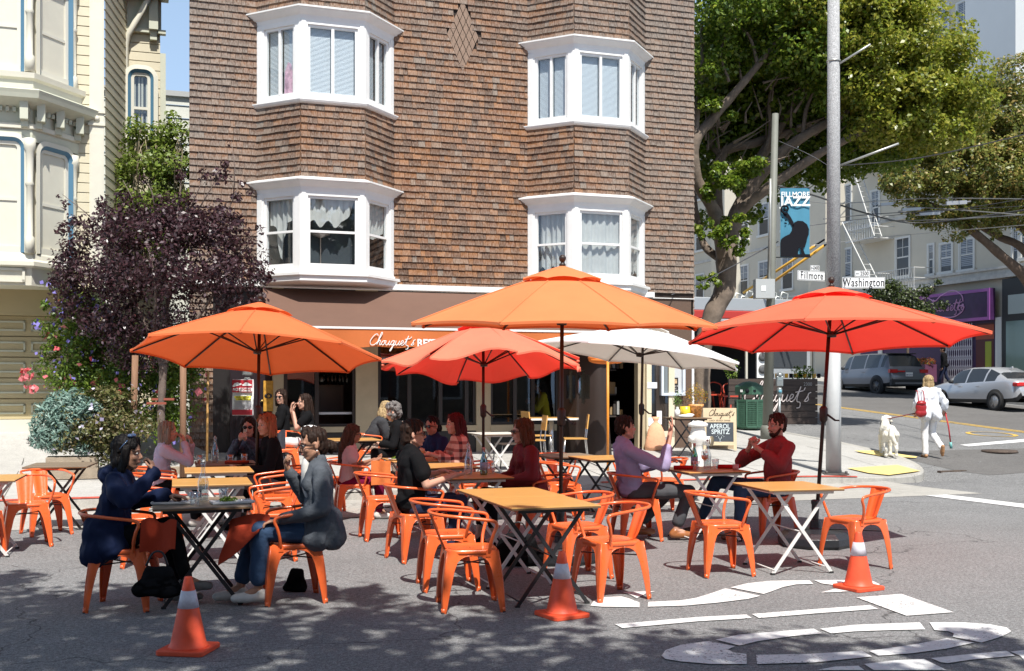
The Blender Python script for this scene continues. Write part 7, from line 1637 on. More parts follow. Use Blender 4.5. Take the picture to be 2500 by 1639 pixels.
    for s in(1,-1):
        if slv>=1:
            e=wr[s] if slv==1 else wr[s]; e2=el[s].lerp(wr[s],min(1,slv) if slv<=1 else 1)-(wr[s]-el[s]).normalized()*.01
            b.limb(sh[s],.052+g+slw,el[s],.043+g+slw,12); b.limb(el[s],.043+g+slw,e2,.030+g+slw*.8,12)
        elif slv>.5:   # rolled above the wrist
            b.limb(sh[s],.052+g,el[s],.045+g,12); b.limb(el[s],.045+g,el[s].lerp(wr[s],slv-.35),.042+g,12)
        else: b.limb(sh[s],.056+g,sh[s].lerp(el[s],slv+.15),.060+g,12)
    if top.get('collar'): b.limb(neck-T*.02+V3(-.012,.0,0),.066,neck+T*.02+V3(-.012,0,0),.062,12)
    if top.get('hood'): b.limb(neck+V3(-.09,.07,.0),.05,neck+V3(-.09,-.07,.0),.05,10); b.ell(neck+V3(-.10,0,-.02),(.07,.12,.07),12)
    bake(b,top.get('name','shirt'),topm,t,max(vox,.009),top.get('wr',.006))
    if top.get('inner'):
        b=MB(); b.ell(ch+T*.05+V3(.075+g,0,.02),(.04,.05,.16),12,0,RT); bake(b,'undershirt',top['inner'],t,.009)
    b=MB(); g2=.008; b.ell(H+V3(0,0,0),(.118,.148,.10),14)
    cut=bot.get('cut',.96)
    for s in(1,-1):
        b.limb(hip[s],.080+g2,kn[s],.060+g2,12); b.limb(kn[s],.060+g2,kn[s].lerp(an[s],cut),bot.get('cuff',.045)+g2*.5,12)
    bake(b,'trousers',botm,t,.010,.005)
    for s in(1,-1):
        b=MB(); fd=(Vector(footdir[s]) if footdir and s in footdir else V3(1,0,0)).normalized(); a=an[s]; 
        b.limb(a+V3(0,0,-.02)-fd*.01,.040,a-V3(0,0,.045)-fd*.035,.038,10); up=V3(0,0,-.05) if fd.z>-.5 else V3(-.05,0,0)
        b.limb(a+up-fd*.03,.038,a+up*1.05+fd*.09,.042,10); b.limb(a+up+fd*.08,.041,a+up*1.12+fd*.165,.032,10)
        bake(b,'shoe',shoem,t,.009,0)
    # hair
    b=MB()
    if hair=='bun': b.ell(X(-.018,0,.042),(.099,.083,.088),16,0,MH); b.ell(X(-.052,0,-.01),(.060,.074,.088),14,0,MH)
    elif hair!='short': b.ell(X(-.022,0,.048),(.103,.090,.092),16,0,MH); b.ell(X(-.060,0,-.02),(.062,.080,.10),14,0,MH)
    if hair in('bob','bobfull'):
        f=1.15 if hair=='bobfull' else 1
        b.ell(X(-.05,0,-.07),(.065*f,.088*f,.12),14,0,MH)
        for s in(1,-1): b.limb(X(.01,s*.078,.03),.030*f,X(-.005,s*.082*f,-.12),.030*f,10)
        for s in(1,-1): b.limb(X(.055,s*.03,.105),.018,X(.06,s*.065,.05),.016,8)
    elif hair=='long':
        for s in(1,-1): b.limb(X(.0,s*.076,.03),.028,X(-.03,s*.085,-.22),.035,10)
        b.limb(X(-.06,0,.0),.085,X(-.095,0,-.22),.075,12); b.limb(X(-.095,.02,-.22),.07,X(-.11,.03,-.40),.035,12)
        for s in(1,-1): b.limb(X(.05,s*.03,.105),.018,X(.055,s*.066,.045),.014,8)
    elif hair=='bun': b.ell(X(-.13,0,-.045),(.045,.05,.05),12,0,MH); b.limb(X(.03,.0,.11),.035,X(.062,.03,.075),.02,8); b.limb(X(.03,0,.11),.035,X(.06,-.045,.06),.02,8)
    elif hair in('short','quiff'):
        b.ell(X(-.014,0,.046),(.099,.084,.089),16,0,MH); b.ell(X(-.045,0,.0),(.065,.076,.078),14,0,MH); b.limb(X(.052,.03,.098),.020,X(.052,-.03,.098),.020,8)
        for s in(1,-1): b.limb(X(.015,s*.070,.035),.018,X(.005,s*.074,-.0),.009,8)
        if hair=='quiff': b.limb(X(.03,.03,.105),.032,X(.065,0,.085),.024,8); b.limb(X(.03,-.03,.105),.032,X(.065,-.02,.085),.022,8)
    elif hair=='curly':
        g_=random.Random(5)
        for i in range(46): a=g_.uniform(0,6.28); h=g_.uniform(-.12,.12); r_=.095*math.sqrt(max(.1,1-(h/.15)**2)); x=-.03+r_*math.cos(a); b.ell(X(min(x,.05),r_*math.sin(a),h+.03),(.035,.035,.035),6)
    bake(b,'hair',hairm_,t,.0065,.0075,(70,70,6),1)
    if extras and 'beard' in extras:
        b=MB(); b.ell(X(.055,0,-.088),(.040,.040,.034),12,0,MH)
        for s in(1,-1): b.limb(X(.005,s*.068,-.03),.014,X(.045,s*.040,-.085),.021,8); b.limb(X(.094,s*.004,-.047),.007,X(.082,s*.028,-.058),.007,6)
        bake(b,'beard',hairm_,t,.007,.002,(60,60,40),1)
    if extras and 'smile' in extras:
        b=MB(); b.ell(X(.0985,0,-.060),(.004,.016,.0042),8,0,MH); b.build('teeth',mat('teeth',(.75,.72,.68),.3),t)
    if glasses:
        b=MB(); gx,gz_=(.098,.003) if glasses!='up' else (.055,.105)
        if glasses=='up':
            for s in(1,-1): b.ell(X(gx-.03,s*.035,gz_+.025),(.022,.028,.016),10,0,MH)
            b.tube([X(.02,.085,.10),X(-.03,.098,.03)],.004,5); b.tube([X(.02,-.085,.10),X(-.03,-.098,.03)],.004,5)
        else:
            for s in(1,-1):
                if glasses=='sun': b.ell(X(gx,s*.033,gz_),(.008,.028,.021),10,0,MH)
                else: b.tube([X(gx+.001,s*.033+.024*math.cos(a*.7),gz_+.018*math.sin(a*.7)) for a in range(9)],.0028,5,closed=True)
                b.tube([X(gx-.004,s*.058,gz_+.004),X(0,s*.083,.0)],.003,5)
            b.tube([X(gx+.004,.01,gz_+.004),X(gx+.004,-.01,gz_+.004)],.003,5)
        b.build('glasses',mat('blue_lens',(.05,.09,.18),.1,spec=1) if glasses=='up' else mat('dark_lens',(.012,.01,.012),.1),t)
    if extras and 'earring' in extras: 
        b=MB(); b.ell(X(-.002,extras['earring']*.084,-.045),(.006,.006,.006),8); b.build('earring',SGN,t)
    return t
NV=.0068
BLKF=fab('black_fabric',(.007,.007,.008)); JEAN=fab('blue_jeans',(.035,.065,.125),.8,25); DJ=fab('dark_jeans',(.022,.028,.06)); SNK=mat('white_sneaker',(.62,.60,.56),.6,var=.1,vs=20); GSN=mat('grey_sneaker',(.17,.16,.15),.7,var=.2,vs=20); BRN=mat('tan_leather',(.34,.13,.045),.35,coat=.3); BOOT=mat('brown_leather',(.10,.035,.02),.4)
HB_=hairm('black_hair',(.010,.008,.008)); HDB=hairm('dark_brown_hair',(.035,.018,.012)); HBR=hairm('chestnut_hair',(.11,.045,.02)); HRD=hairm('copper_hair',(.42,.15,.07)); HBL=hairm('blonde_hair',(.50,.36,.19)); HAB=hairm('ash_blonde_hair',(.36,.27,.19)); HRED=hairm('auburn_hair',(.085,.012,.012)); HGR=hairm('grey_curly_hair',(.22,.20,.19))
GRP='diners seated at the outdoor tables'
person((-2.97,8.13),8,'woman in a navy hooded jacket with sunglasses on her black hair, eating with a fork',SKT,'bob',HB_,dict(g=.018,hem=.12,sl=1,w=.006,collar=1,hood=1,wr=.014,name='jacket'),fab('navy_jacket',(.008,.015,.048),.7,6),{},BLKF,GSN,11,-6,4,{-1:(.17,-.27,.80),1:(.14,.25,.76)},{-1:(.34,-.12,.985),1:(.40,.13,.80)},{-1:((-.2,.25,.9),(-1,.2,.2)),1:((1,-.2,0),(0,0,-1))},{1:(.42,.12,.56),-1:(.46,-.05,.60)},{1:(.47,.12,.10),-1:(.56,-.02,.20)},1.0,.17,NV,group=GRP,glasses='up',extras={'earring':-1},curl=(.4,1.3))
person((-1.46,8.46),197,'woman in a grey blazer with dark hair in a low bun and glasses, facing left',SKT,'bun',HDB,dict(g=.013,hem=.06,sl=1,w=.005,collar=1,wr=.009,name='blazer',inner=SNK),fab('grey_wool',(.085,.095,.11),.9,30),dict(cut=.80,cuff=.065),JEAN,SNK,3,6,10,{1:(.02,.25,.69),-1:(.10,-.21,.74)},{1:(.30,.16,.61),-1:(.22,-.15,.93)},{1:((1,-.2,-.1),(0,0,-1)),-1:((.3,.1,.95),(-.8,.3,.3))},{1:(.45,.10,.53),-1:(.46,-.09,.54)},{1:(.46,.10,.11),-1:(.58,-.07,.10)},1.035,.17,NV,group=GRP,glasses='clear',extras={'earring':1},curl=(.6,1.4))
person((-.94,10.34),25,'man with dark hair, sunglasses and a black polo shirt, open palm resting on the table',SKL,'quiff',HDB,dict(g=.014,hem=.02,sl=.42,collar=1,wr=.009,name='polo_shirt'),BLKF,{},DJ,BLKF,-1,-18,0,{-1:(.04,-.28,.70),1:(.10,.26,.70)},{-1:(.34,-.20,.775),1:(.36,.18,.78)},{-1:((1,.1,.05),(0,0,1)),1:((1,-.2,0),(0,0,-1))},None,{1:(.50,.11,.10),-1:(.30,-.13,.09)},1.03,.205,NV,group=GRP,glasses='sun',curl=(.5,.5))
person((.18,11.28),197,'woman with short chestnut hair, sunglasses and a maroon jacket, hands in her lap',SKL,'bobfull',HBR,dict(g=.020,hem=.06,sl=1,w=.008,collar=1,wr=.012,name='jacket'),fab('maroon_nylon',(.16,.018,.022),.5,7),dict(cut=.65),BLKF,BLKF,5,-4,3,{1:(.06,.24,.72),-1:(.08,-.24,.72)},{1:(.29,.10,.64),-1:(.30,-.06,.64)},None,None,{1:(.40,.11,.10),-1:(.50,-.11,.10)},1.02,.18,NV,group=GRP,glasses='sun')
person((1.26,11.74),8,'man in a lilac shirt with rolled sleeves and grey trousers, one hand raised',SKL,'short',HDB,dict(g=.016,hem=.02,sl=.85,collar=1,wr=.008,name='shirt'),fab('lilac_linen',(.36,.32,.50),.85,9),dict(cut=.80,cuff=.06),fab('grey_trousers',(.075,.078,.085)),BRN,-9,4,-5,{-1:(.27,-.26,.76),1:(.20,.24,.72)},{-1:(.36,-.20,1.10),1:(.42,.12,.80)},{-1:((.25,.1,1),(-1,.3,0)),1:((1,-.1,0),(0,0,-1))},{-1:(.58,-.12,.50),1:(.46,.12,.51)},{-1:(.44,-.12,.11),1:(.10,.12,.12)},1.04,.205,NV,group=GRP,curl=(.5,.35))
person((2.87,11.98),193,'smiling bearded man in a dusty red sweater, both hands raised together over the table',SKL,'short',hairm('brown_hair',(.05,.022,.014)),dict(g=.018,hem=.02,sl=.95,wr=.007,name='sweater'),fab('dusty_red_knit',(.30,.058,.058),.95,40),dict(cut=.94),JEAN,BOOT,-3,12,2,{1:(.10,.28,.75),-1:(.30,-.22,.76)},{1:(.27,.08,.93),-1:(.30,-.02,.92)},{1:((.1,-.5,.8),(-.3,-1,0)),-1:((-.05,.5,.85),(-.3,1,0))},{1:(.50,.20,.52),-1:(.58,-.22,.56)},{1:(.52,.22,.10),-1:(.74,-.26,.11)},1.05,.21,NV,group=GRP,extras={'beard':1,'smile':1},curl=(1.0,1.0))
person((-2.06,13.77),14,'young woman with very long ombre hair, pale pink t-shirt and magenta trousers',SKD,'long',hairm('ombre_hair',(.10,.055,.035)),dict(g=.010,sl=.30,wr=.006,name='t_shirt'),fab('pale_pink',(.62,.42,.42)),{},fab('magenta_cotton',(.16,.006,.04)),SNK,6,0,8,{-1:(.10,-.22,.68),1:(.12,.2,.70)},{-1:(.33,-.14,.77),1:(.36,.1,.78)},None,None,None,.93,.155,.009,group=GRP,glasses='clear')
person((-4.16,13.0),16,'woman with ash blonde bob and thin pale lilac top, chin resting on her hand',SKL,'bob',HAB,dict(g=.014,sl=1,wr=.007,name='knit_top'),fab('pale_knit',(.58,.50,.58),.95,40),{},BLKF,SNK,9,-4,0,{-1:(.36,-.16,.78),1:(.34,.16,.78)},{-1:(.30,-.05,1.0),1:(.38,.05,.98)},{-1:((-.1,.3,.9),(-1,.3,0)),1:((-.1,-.3,.9),(-1,-.3,0))},None,None,.98,.165,.008,group=GRP,curl=(1.3,1.3))
person((-2.76,12.93),205,'woman with wavy copper hair and a black top, beside the left umbrella pole',SKL,'bobfull',HRD,dict(g=.016,sl=1,wr=.006,name='top'),BLKF,{},fab('grey_leggings',(.16,.15,.15)),BLKF,8,25,0,None,None,None,None,None,1.05,.17,.009,group=GRP)
person((-3.36,14.2),265,'dark haired person in sunglasses and patterned dark blouse, hands clasped, behind the umbrella pole',SKL,'long',HDB,dict(g=.014,sl=1,wr=.006,name='blouse'),mat('patterned_blouse',(.04,.045,.07),.8,var=.9,vs=28),{},BLKF,BLKF,4,10,0,{1:(.15,.22,.75),-1:(.15,-.22,.75)},{1:(.28,.05,.98),-1:(.28,-.05,.98)},None,None,None,1.0,.17,.009,group=GRP,glasses='sun',curl=(1.2,1.2))
person((-3.22,17.6),196,'woman with wavy brown hair and black top, hands at her chin by the window',SKL,'long',HDB,dict(g=.014,sl=.45,wr=.006,name='t_shirt'),BLKF,{},fab('white_cotton',(.62,.62,.60)),SNK,6,10,0,{1:(.22,.18,.74),-1:(.2,-.18,.76)},{1:(.26,.05,.99),-1:(.28,-.05,1.0)},{1:((-.1,-.1,1),(-1,0,0)),-1:((0,0,1),(-1,0,0))},None,None,1.0,.17,.009,group=GRP)
person((-3.75,18.2),190,'companion in sunglasses beside the wavy haired woman at the window',SKL,'bob',HDB,dict(g=.014,sl=1,name='top'),BLKF,{},BLKF,BLKF,2,60,0,None,None,None,None,None,1.0,.17,.010,group=GRP,glasses='sun')
person((-2.28,17.4),18,'blonde woman in a black and grey sweater leaning over her plate by the window',SKL,'bobfull',HBL,dict(g=.022,sl=1,w=.008,wr=.007,name='sweater'),mat('black_grey_knit',(.035,.036,.04),.95,var=.7,vs=2.2,bump=.4,bs=30),{},mat('leopard_print',(.35,.26,.20),.8,var=.9,vs=40),BLKF,30,0,18,{-1:(.28,-.2,.66),1:(.3,.18,.68)},{-1:(.46,-.05,.78),1:(.5,.05,.78)},None,None,None,1.0,.17,.009,group=GRP)
person((-1.62,16.65),190,'person with curly grey hair and dark jacket seen just past the man in black polo',SKL,'curly',HGR,dict(g=.02,sl=1,name='jacket'),BLKF,{},BLKF,BLKF,15,0,15,None,None,None,None,None,1.0,.18,.010,group=GRP)
person((-.98,14.75),222,'woman in dark navy jacket and violet sunglasses with black hair tied back',SKT,'bun',HB_,dict(g=.022,sl=1,w=.006,collar=1,name='jacket'),fab('navy_cotton',(.015,.025,.07)),{},DJ,BLKF,8,10,6,None,None,None,None,None,1.0,.17,.009,group=GRP,glasses='sun')
def plaid():
    m=bpy.data.materials.new('plaid_flannel'); m.use_nodes=True; N,L=nt(m); b=N['Principled BSDF']; b.inputs['Roughness'].default_value=.9; tc=N.new('ShaderNodeTexCoord'); s=N.new('ShaderNodeSeparateXYZ'); L.new(tc.outputs['Object'],s.inputs[0])
    def st(i,f,w):
        a=N.new('ShaderNodeMath'); a.operation='MULTIPLY'; a.inputs[1].default_value=f; L.new(s.outputs[i],a.inputs[0]); c=N.new('ShaderNodeMath'); c.operation='SINE'; L.new(a.outputs[0],c.inputs[0]); d=N.new('ShaderNodeMath'); d.operation='GREATER_THAN'; d.inputs[1].default_value=w; L.new(c.outputs[0],d.inputs[0]); return d.outputs[0]
    x=N.new('ShaderNodeMath'); x.operation='ADD'; L.new(st(2,70,.35),x.inputs[0]); L.new(st(0,60,.35),x.inputs[1]); r=N.new('ShaderNodeMapRange'); r.inputs[2].default_value=2; L.new(x.outputs[0],r.inputs[0])
    q=N.new('ShaderNodeValToRGB'); q.color_ramp.elements[0].color=(.60,.36,.27,1); q.color_ramp.elements[1].color=(.06,.025,.025,1); e=q.color_ramp.elements.new(.5); e.color=(.33,.12,.09,1); L.new(r.outputs[0],q.inputs[0]); L.new(q.outputs[0],b.inputs['Base Color']); return m
person((-.57,13.82),196,'woman with long auburn hair and pink plaid flannel shirt leaning towards her friend',SKL,'long',HRED,dict(g=.022,sl=.85,w=.006,collar=1,wr=.008,name='flannel_shirt'),plaid(),{},DJ,BLKF,12,8,2,{1:(.20,.24,.70),-1:(.2,-.2,.72)},{1:(.45,.12,.78),-1:(.44,-.05,.78)},{1:((1,-.1,0),(0,0,-1))},None,None,1.04,.175,.009,group=GRP)
q=onv(1330,1000,1.0); w_=W(q[0],1.0); yp=person((w_.x,w_.y),190,'long haired woman in a yellow top seated inside the cafe behind the glass',SKT,'long',HB_,dict(g=.02,sl=.85,name='top'),fab('yellow_cotton',(.50,.42,.03)),{},DJ,BLKF,8,0,12,{1:(.2,.2,.72),-1:(.2,-.2,.75)},{1:(.32,.1,.84),-1:(.25,-.05,.98)},None,None,None,1.0,.17,.010,seatz=.56); yp.location.z=.44
# walking woman, dog, far pedestrian
wq=gp(2270,1118)
ww=person((wq.x,wq.y),94,'blonde woman in loose white shirt and trousers walking away with a white dog',SKL,'bobfull',HBL,dict(g=.030,hem=.10,sl=.9,w=.015,wr=.012,name='blouse'),fab('white_linen_cloth',(.72,.74,.78),.9,7),dict(cut=.97,cuff=.06),fab('white_trousers',(.74,.74,.75),.9,9),mat('tan_loafer',(.42,.22,.10),.5),4,4,0,{1:(-.04,.30,1.12),-1:(.02,-.33,1.14)},{1:(.10,.25,.93),-1:(.12,-.36,.96)},None,{1:(.04,.09,.50),-1:(.10,-.10,.50)},{1:(-.02,.10,.09),-1:(-.20,-.16,.22)},.99,.175,.008,standing=True,footdir={-1:(.35,-.1,-1)})
RL=mat('red_leather',(.32,.012,.015),.35,coat=.3)
o=bpy.data.objects.new; MW=Matrix.Translation((wq.x,wq.y,wq.z))@Matrix.Rotation(R(94),4,'Z')
bg=thing('backpack','shiny red leather backpack slung on the walking woman\'s left shoulder','backpack',MW@V3(-.17,.26,1.0),R(94)); bg.scale=(.82,.82,.82)
b=MB(); b.ell((0,0,.02),(.085,.14,.19),16); b.ell((0,0,-.1),(.09,.15,.11),14); bake(b,'bag_body',RL,bg,.01,.004)
b=MB(); b.ell((-.02,0,.14),(.085,.13,.07),14); bake(b,'flap',RL,bg,.01); 
for y in(-.07,.08): b=MB(); b.tube(catmull([(-.03,y,.18),(.02,y,.42),(.12,y,.45)],5),.014,6); b.build('strap',RL,bg)
LS=mat('red_leash',(.50,.03,.04),.6)
b=MB(); h=MW@V3(.12,-.38,.93); b0=h-V3(0,0,0); b.tube([(0,0,0),(.07,0,-.3),(.11,0,-.62)],.014,6); b.tube([(.11,0,-.62),(.125,0,-.75)],.03,8,1); tag(b.build('leash',[LS,mat('teal_plastic',(.15,.40,.38),.4)],None,h),'red strap with a small teal bottle hanging from the walking woman\'s right hand','leash')
dq=gp(2168,1113)
dg=thing('dog','large fluffy white dog on a lead, seen from behind on the yellow paving','dog',dq,R(82)); dg.scale=(.98,.98,.98)
FUR=mat('white_fur',(.70,.67,.58),.9,var=.10,vs=14,bump=.4,bs=45,stretch=(1,1,.35))
b=MB(); b.ell((.22,0,.50),(.17,.135,.17),14); b.ell((-.05,0,.50),(.22,.125,.145),14); b.ell((-.25,0,.49),(.14,.13,.15),14); b.limb((.30,0,.56),.10,(.42,-.03,.70),.085); b.ell((.46,-.05,.74),(.10,.085,.085),12); b.limb((.52,-.08,.72),.05,(.62,-.14,.69),.035); 
for s in(1,-1):
    b.limb((.24,s*.085,.42),.065,(.25,s*.09,.20),.042); b.limb((.25,s*.09,.20),.04,(.25,s*.09,.05),.032); b.limb((.24,s*.09,.03),.036,(.29,s*.09,.025),.03)
    b.limb((-.28,s*.08,.44),.095,(-.20,s*.10,.28),.062); b.limb((-.20,s*.10,.28),.058,(-.35,s*.10,.16),.036); b.limb((-.35,s*.10,.16),.034,(-.31,s*.10,.04),.032); b.limb((-.32,s*.10,.028),.036,(-.26,s*.10,.025),.032)
    b.limb((.43,-.05+s*.075,.77),.03,(.42,-.05+s*.095,.69),.026)
b.limb((-.37,0,.55),.045,(-.47,.02,.42),.055); b.limb((-.47,.02,.42),.055,(-.48,-.06,.26),.03)
bake(b,'body',FUR,dg,.010,.004,(34,34,12),1)
b=MB(); b.tube([(.36+.075*math.cos(a*.6)*.4,-.02+.095*math.cos(a*.6),.64+.09*math.sin(a*.6)) for a in range(11)],.012,6,closed=True); b.build('collar',BLK,dg)
MD=Matrix.Translation(dq)@Matrix.Rotation(R(82),4,'Z'); a_=MD@V3(.34,-.02,.72); c_=MW@V3(.10,.25,.91); b=MB(); b.tube([(0,0,0),c_-a_],.011,6); tag(b.build('dog_lead',mat('dark_red_lead',(.16,.02,.02),.6),None,a_),'dark red lead stretched from the white dog up to the woman','leash')
fq=P(2306,1000,46); person((fq.x,fq.y),150,'pedestrian in black top and dark jeans walking past the purple shop',SKD,'short',HB_,dict(g=.025,hem=.05,sl=1,name='jacket'),BLKF,{},DJ,BLKF,4,0,0,{1:(-.05,.26,1.13),-1:(.05,-.26,1.13)},{1:(.02,.27,.88),-1:(.15,-.25,.88)},None,{1:(.14,.09,.50),-1:(-.05,-.09,.50)},{1:(.22,.09,.10),-1:(-.28,-.09,.14)},1.05,.19,.012,standing=True)
# ---------------------------------------------------------------- things on and under the tables
GLS=glassmat('clear_glass',(.93,.95,.95),.80,.03); GRG=glassmat('green_glass',(.05,.42,.08),.72,.03); WTR=glassmat('water',(.80,.84,.84),.85,.02)
def ttop(tx,ty,rz,dx,dy): c,s=math.cos(R(rz)),math.sin(R(rz)); x,y=tx+dx*c-dy*s,ty+dx*s+dy*c; return V3(x,y,zg(tx,ty)+.742)
def bottle(p,label,kind='carafe'):
    t=thing('bottle',label,'bottle',p,0,'bottles on the cafe tables')
    if kind=='carafe': pr=[(.0,.004),(.038,.004),(.041,.02),(.041,.15),(.03,.19),(.016,.235),(.014,.28),(.017,.285),(.017,.295),(.0,.295)]; m=GLS
    else: pr=[(.0,.004),(.036,.004),(.038,.02),(.038,.14),(.026,.18),(.014,.22),(.013,.265),(.0,.27)]; m=GRG
    b=MB(); b.lathe(pr,18); b.build('body',m,t)
    if kind=='carafe':
        b=MB(); b.lathe([(.0,.01),(.037,.01),(.037,.13),(.0,.13)],16); b.build('water',WTR,t); b=MB(); b.tube([(-.018,0,.27),(-.02,0,.30),(.0,0,.325),(.02,0,.30),(.018,0,.27)],.002,5); b.ell((0,0,.305),(.012,.012,.012),8); b.build('stopper',mat('wire_steel',(.5,.5,.48),.3,.8),t)
    else:
        b=MB(); b.lathe([(.0385,.05),(.0385,.13)],18); b.build('label_band',mat('label_blue_white',(.30,.38,.50),.5,var=.5,vs=40),t); b=MB(); b.lathe([(.015,.25),(.0155,.275),(.0,.277)],12); b.build('cap',mat('cap_red_pale',(.55,.25,.22),.4),t)
    return t
def tumbler(p,label):
    b=MB(); b.lathe([(.0,.012),(.030,.012),(.038,.10),(.040,.10),(.032,.002),(.0,.002)],12); return tag(b.build('glass',GLS,None,p),label,'glass','drinking glasses on the tables')
def plate(p,label,food,rz=.2):
    t=thing('plate',label,'plate',p,rz,'white plates'); b=MB(); b.box(-.15,.15,-.075,.075,.003,.012); b.box(-.155,.155,-.08,-.07,.010,.022); b.box(-.155,.155,.07,.08,.010,.022); b.box(-.155,-.145,-.07,.07,.010,.022); b.box(.145,.155,-.07,.07,.010,.022); b.build('dish',mat('white_glaze',(.8,.8,.8),.3),t)
    if food=='green': leaves('salad',[(V3(-.03,0,.03),.06,.04,.02)],120,.03,GRN,t,90,.5,.6,.1)
    else: b=MB(); b.ell((.03,0,.035),(.035,.035,.025),8); bake(b,'food',mat('meat_brown',(.09,.03,.015),.5,var=.5,vs=60),t,.006,.004,(80,80,80))
    b=MB(); b.tube([(.06,-.03,.025),(.15,.04,.03)],.003,5); b.build('fork',MATS['chrome_tube'],t)
T=lambda i:(TB[i][0],TB[i][1],TB[i][2])
bottle(ttop(*T(0),.02,.05),'clear water bottle on the grey table between navy and blazer women'); tumbler(ttop(*T(0),-.05,-.20),'glass of water at the near edge of the front left table'); tumbler(ttop(*T(0),.17,.02),'water glass behind the salad plate on the front left table')
plate(ttop(*T(0),-.20,-.06),'white plate with a piece of brown meat before the navy jacket woman','meat'); plate(ttop(*T(0),.22,-.16),'white plate with green salad before the blazer woman','green',.45)
bottle(ttop(*T(3),-.12,.0),'clear bottle on the farthest table in the left column'); 
for k,(x,y) in enumerate(((-.30,-.1),(.05,-.1),(.22,.05))): tumbler(ttop(*T(3),x,y),['water glass left of the bottle on the farthest left column table','middle water glass on the farthest left column table','right hand water glass on the farthest left column table'][k])
b=MB(); b.tube([(-.14,0,.02),(.14,0,.02)],.02,8); NP=fab('rust_napkin',(.36,.045,.02)); tag(b.build('napkin',NP,None,ttop(*T(3),.12,-.25)),'rolled rust napkin on the farthest table of the left column','napkin','rolled napkins')
bottle(ttop(*T(6),.0,.02),'clear carafe beside the green bottle, between black polo and maroon jacket'); bottle(ttop(*T(6),.14,-.05),'green glass bottle with a pale label in front of the maroon jacket woman','green'); tumbler(ttop(*T(6),.27,.12),'water glass right of the green bottle by the maroon jacket')
bottle(ttop(*T(13),-.09,.05),'green bottle on the two men\'s table','green'); bottle(ttop(*T(13),.03,-.02),'clear water bottle on the two men\'s table'); tumbler(ttop(*T(13),-.16,-.15),'glass at the left of the two men\'s table'); tumbler(ttop(*T(13),.17,.08),'ribbed water glass right of the bottles on the two men\'s table')
t=thing('wine_glass','stemmed glass of amber drink between the bottles on the two men\'s table','glass',ttop(*T(13),-.04,-.10)); b=MB(); b.lathe([(.03,.002),(.003,.008),(.003,.09),(.035,.12),(.04,.17),(.034,.20)],14); b.build('bowl',GLS,t); b=MB(); b.lathe([(.0,.10),(.030,.12),(.037,.155),(0,.155)],12); b.build('drink',glassmat('amber',(.8,.35,.15),.8),t)
b=MB(); b.lathe([(.0,.002),(.032,.002),(.032,.06),(.028,.06),(.028,.01),(0,.01)],16); tag(b.build('cup',mat('frosted_pink',(.55,.38,.38),.6),None,ttop(*T(13),.27,-.20)),'frosted candle cup at the right of the two men\'s table','cup')
for dx,dy,lab in((-.22,.0,'rolled red napkin left of the bottles on the two men\'s table'),(.30,.02,'rolled red napkin behind the frosted cup on the two men\'s table')):
    b=MB(); b.tube([(-.12,0,.022),(.12,0,.022)],.022,8); tag(b.build('napkin',fab('red_napkin',(.50,.02,.02)),None,ttop(*T(13),dx,dy)),lab,'napkin','rolled napkins')
t=thing('plate','plate of green salad in front of the long haired woman in pink','plate',ttop(*T(8),-.25,-.15),.2,'white plates'); b=MB(); b.lathe([(.0,.003),(.09,.004),(.12,.02),(.12,.023),(.08,.01),(0,.01)],20); b.build('dish',MATS['white_glaze'],t); leaves('salad',[(V3(0,0,.025),.07,.06,.025)],160,.035,GRN,t,93,.5,.6,.1)
def cloth_thing(name,label,cat,m,fn,nu=12,nv=10):
    b=MB(); vs=[fn(i/nu,j/nv) for i in range(nu+1) for j in range(nv+1)]; n0=len(vs); fs=[(i*(nv+1)+j,i*(nv+1)+j+1,(i+1)*(nv+1)+j+1,(i+1)*(nv+1)+j) for i in range(nu) for j in range(nv)]
    b.add(vs+[V3(*v)+V3(0,.004,-.003) for v in vs],fs+[tuple(n0+k for k in reversed(f)) for f in fs],0,True); return tag(b.build(name,m),label,cat)
def nfn(s,t): x=-2.66+.27*s; return V3(x,7.93+.05*math.sin(s*5)+(-.04*t),.66-.22*t-.03*math.sin(s*4)*t+.02*math.sin(s*9))
cloth_thing('napkin','rust coloured napkin hanging from the navy jacket woman\'s lap','napkin',NP,nfn)
def nf2(s,t): return V3(-1.83-.30*s+.03*math.sin(t*5),8.12+.02*math.sin(s*6)+.25*(1-t)*.6,.665-.02*s-(.34*t**1.3)*(.35+.65*s)+.012*math.sin(t*8+s*5))
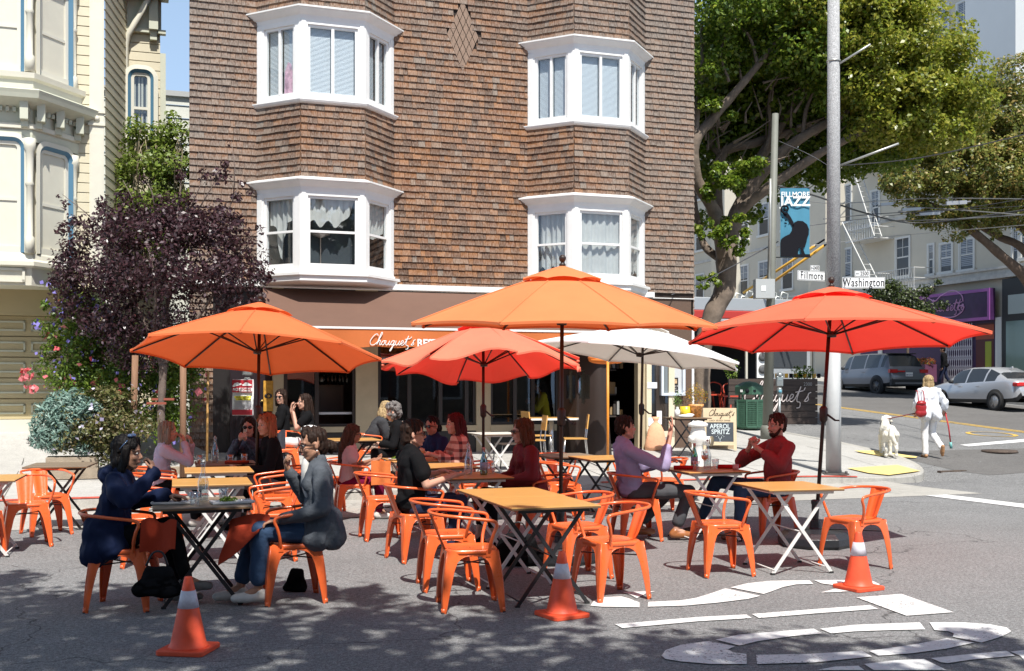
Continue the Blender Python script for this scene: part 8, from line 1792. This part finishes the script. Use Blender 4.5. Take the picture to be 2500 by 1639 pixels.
cloth_thing('napkin','rust napkin draped over the blazer woman\'s knee, hanging in a point','napkin',NP,nf2)
def nf3(s,t): return V3(-1.72+.24*s,13.5+.03*math.sin(s*6),.72-.30*t+.05*s*math.sin(t*3))
cloth_thing('napkin','sunlit orange napkin on the lap of the woman in pink','napkin',fab('orange_napkin',(.70,.20,.06)),nf3)
def bag(loc,label,r,m,strap=True,nm='handbag'):
    t=thing(nm,label,'bag',loc); b=MB(); rx,ry,rz_=r
    for k in range(7): s_=k/6; b.limb((-rx*(1-.45*s_)+.02*s_,0,ry*.7+rz_*1.15*s_),ry*(.72-.34*s_),(rx*(1-.5*s_)+.02*s_,.01,ry*.7+rz_*1.0*s_),ry*(.70-.34*s_),12); bake(b,'bag_body',m,t,.010,.012)
    if strap: b=MB(); b.tube(catmull([(-r[0]*.6,0,r[2]*1.7),(-r[0]*.2,0,r[2]*2.4),(r[0]*.3,0,r[2]*2.4),(r[0]*.6,0,r[2]*1.7)],5),.008,6); b.build('strap',BLK,t)
    return t
bag((-2.52,7.85,.13),'large soft black bag under the front left table beside grey sneakers',(.13,.07,.13),BLKF)
bag((-1.72,8.75,.0),'black bag on the ground behind the blazer woman\'s chair leg',(.06,.05,.12),BLKF,False)
bag((.05,10.0,.0),'black bag on the asphalt under the front middle tables',(.16,.12,.16),BLKF)
b=MB(); b.prism([(-.12,0),(.12,0),(.10,.16),(-.10,.16)],-.01,.01,0,Matrix.Rotation(PI/2,4,'X')); q=(-2.95,17.0,zg(-2.95,17.0)+.75)
b=MB(); b.ell((0,0,.05),(.13,.1,.06),14); b.ell((.06,-.02,.03),(.12,.09,.03),10); p6=P(757,1052,15.2); tag(b.build('cap',mat('white_linen',(.8,.8,.8)),None,p6-V3(0,0,.03)),'white cap lying just above the blazer woman\'s head','cap')
def coat(s,t): return V3(-3.72+.22*s,17.05+.05*math.sin(s*7),zg(-3.6,17)+.74-.62*t+.03*math.sin(s*9))
cloth_thing('coat','dark coat hanging over the orange chair behind the no stopping notice','coat',fab('dark_coat',(.05,.055,.07)),coat)
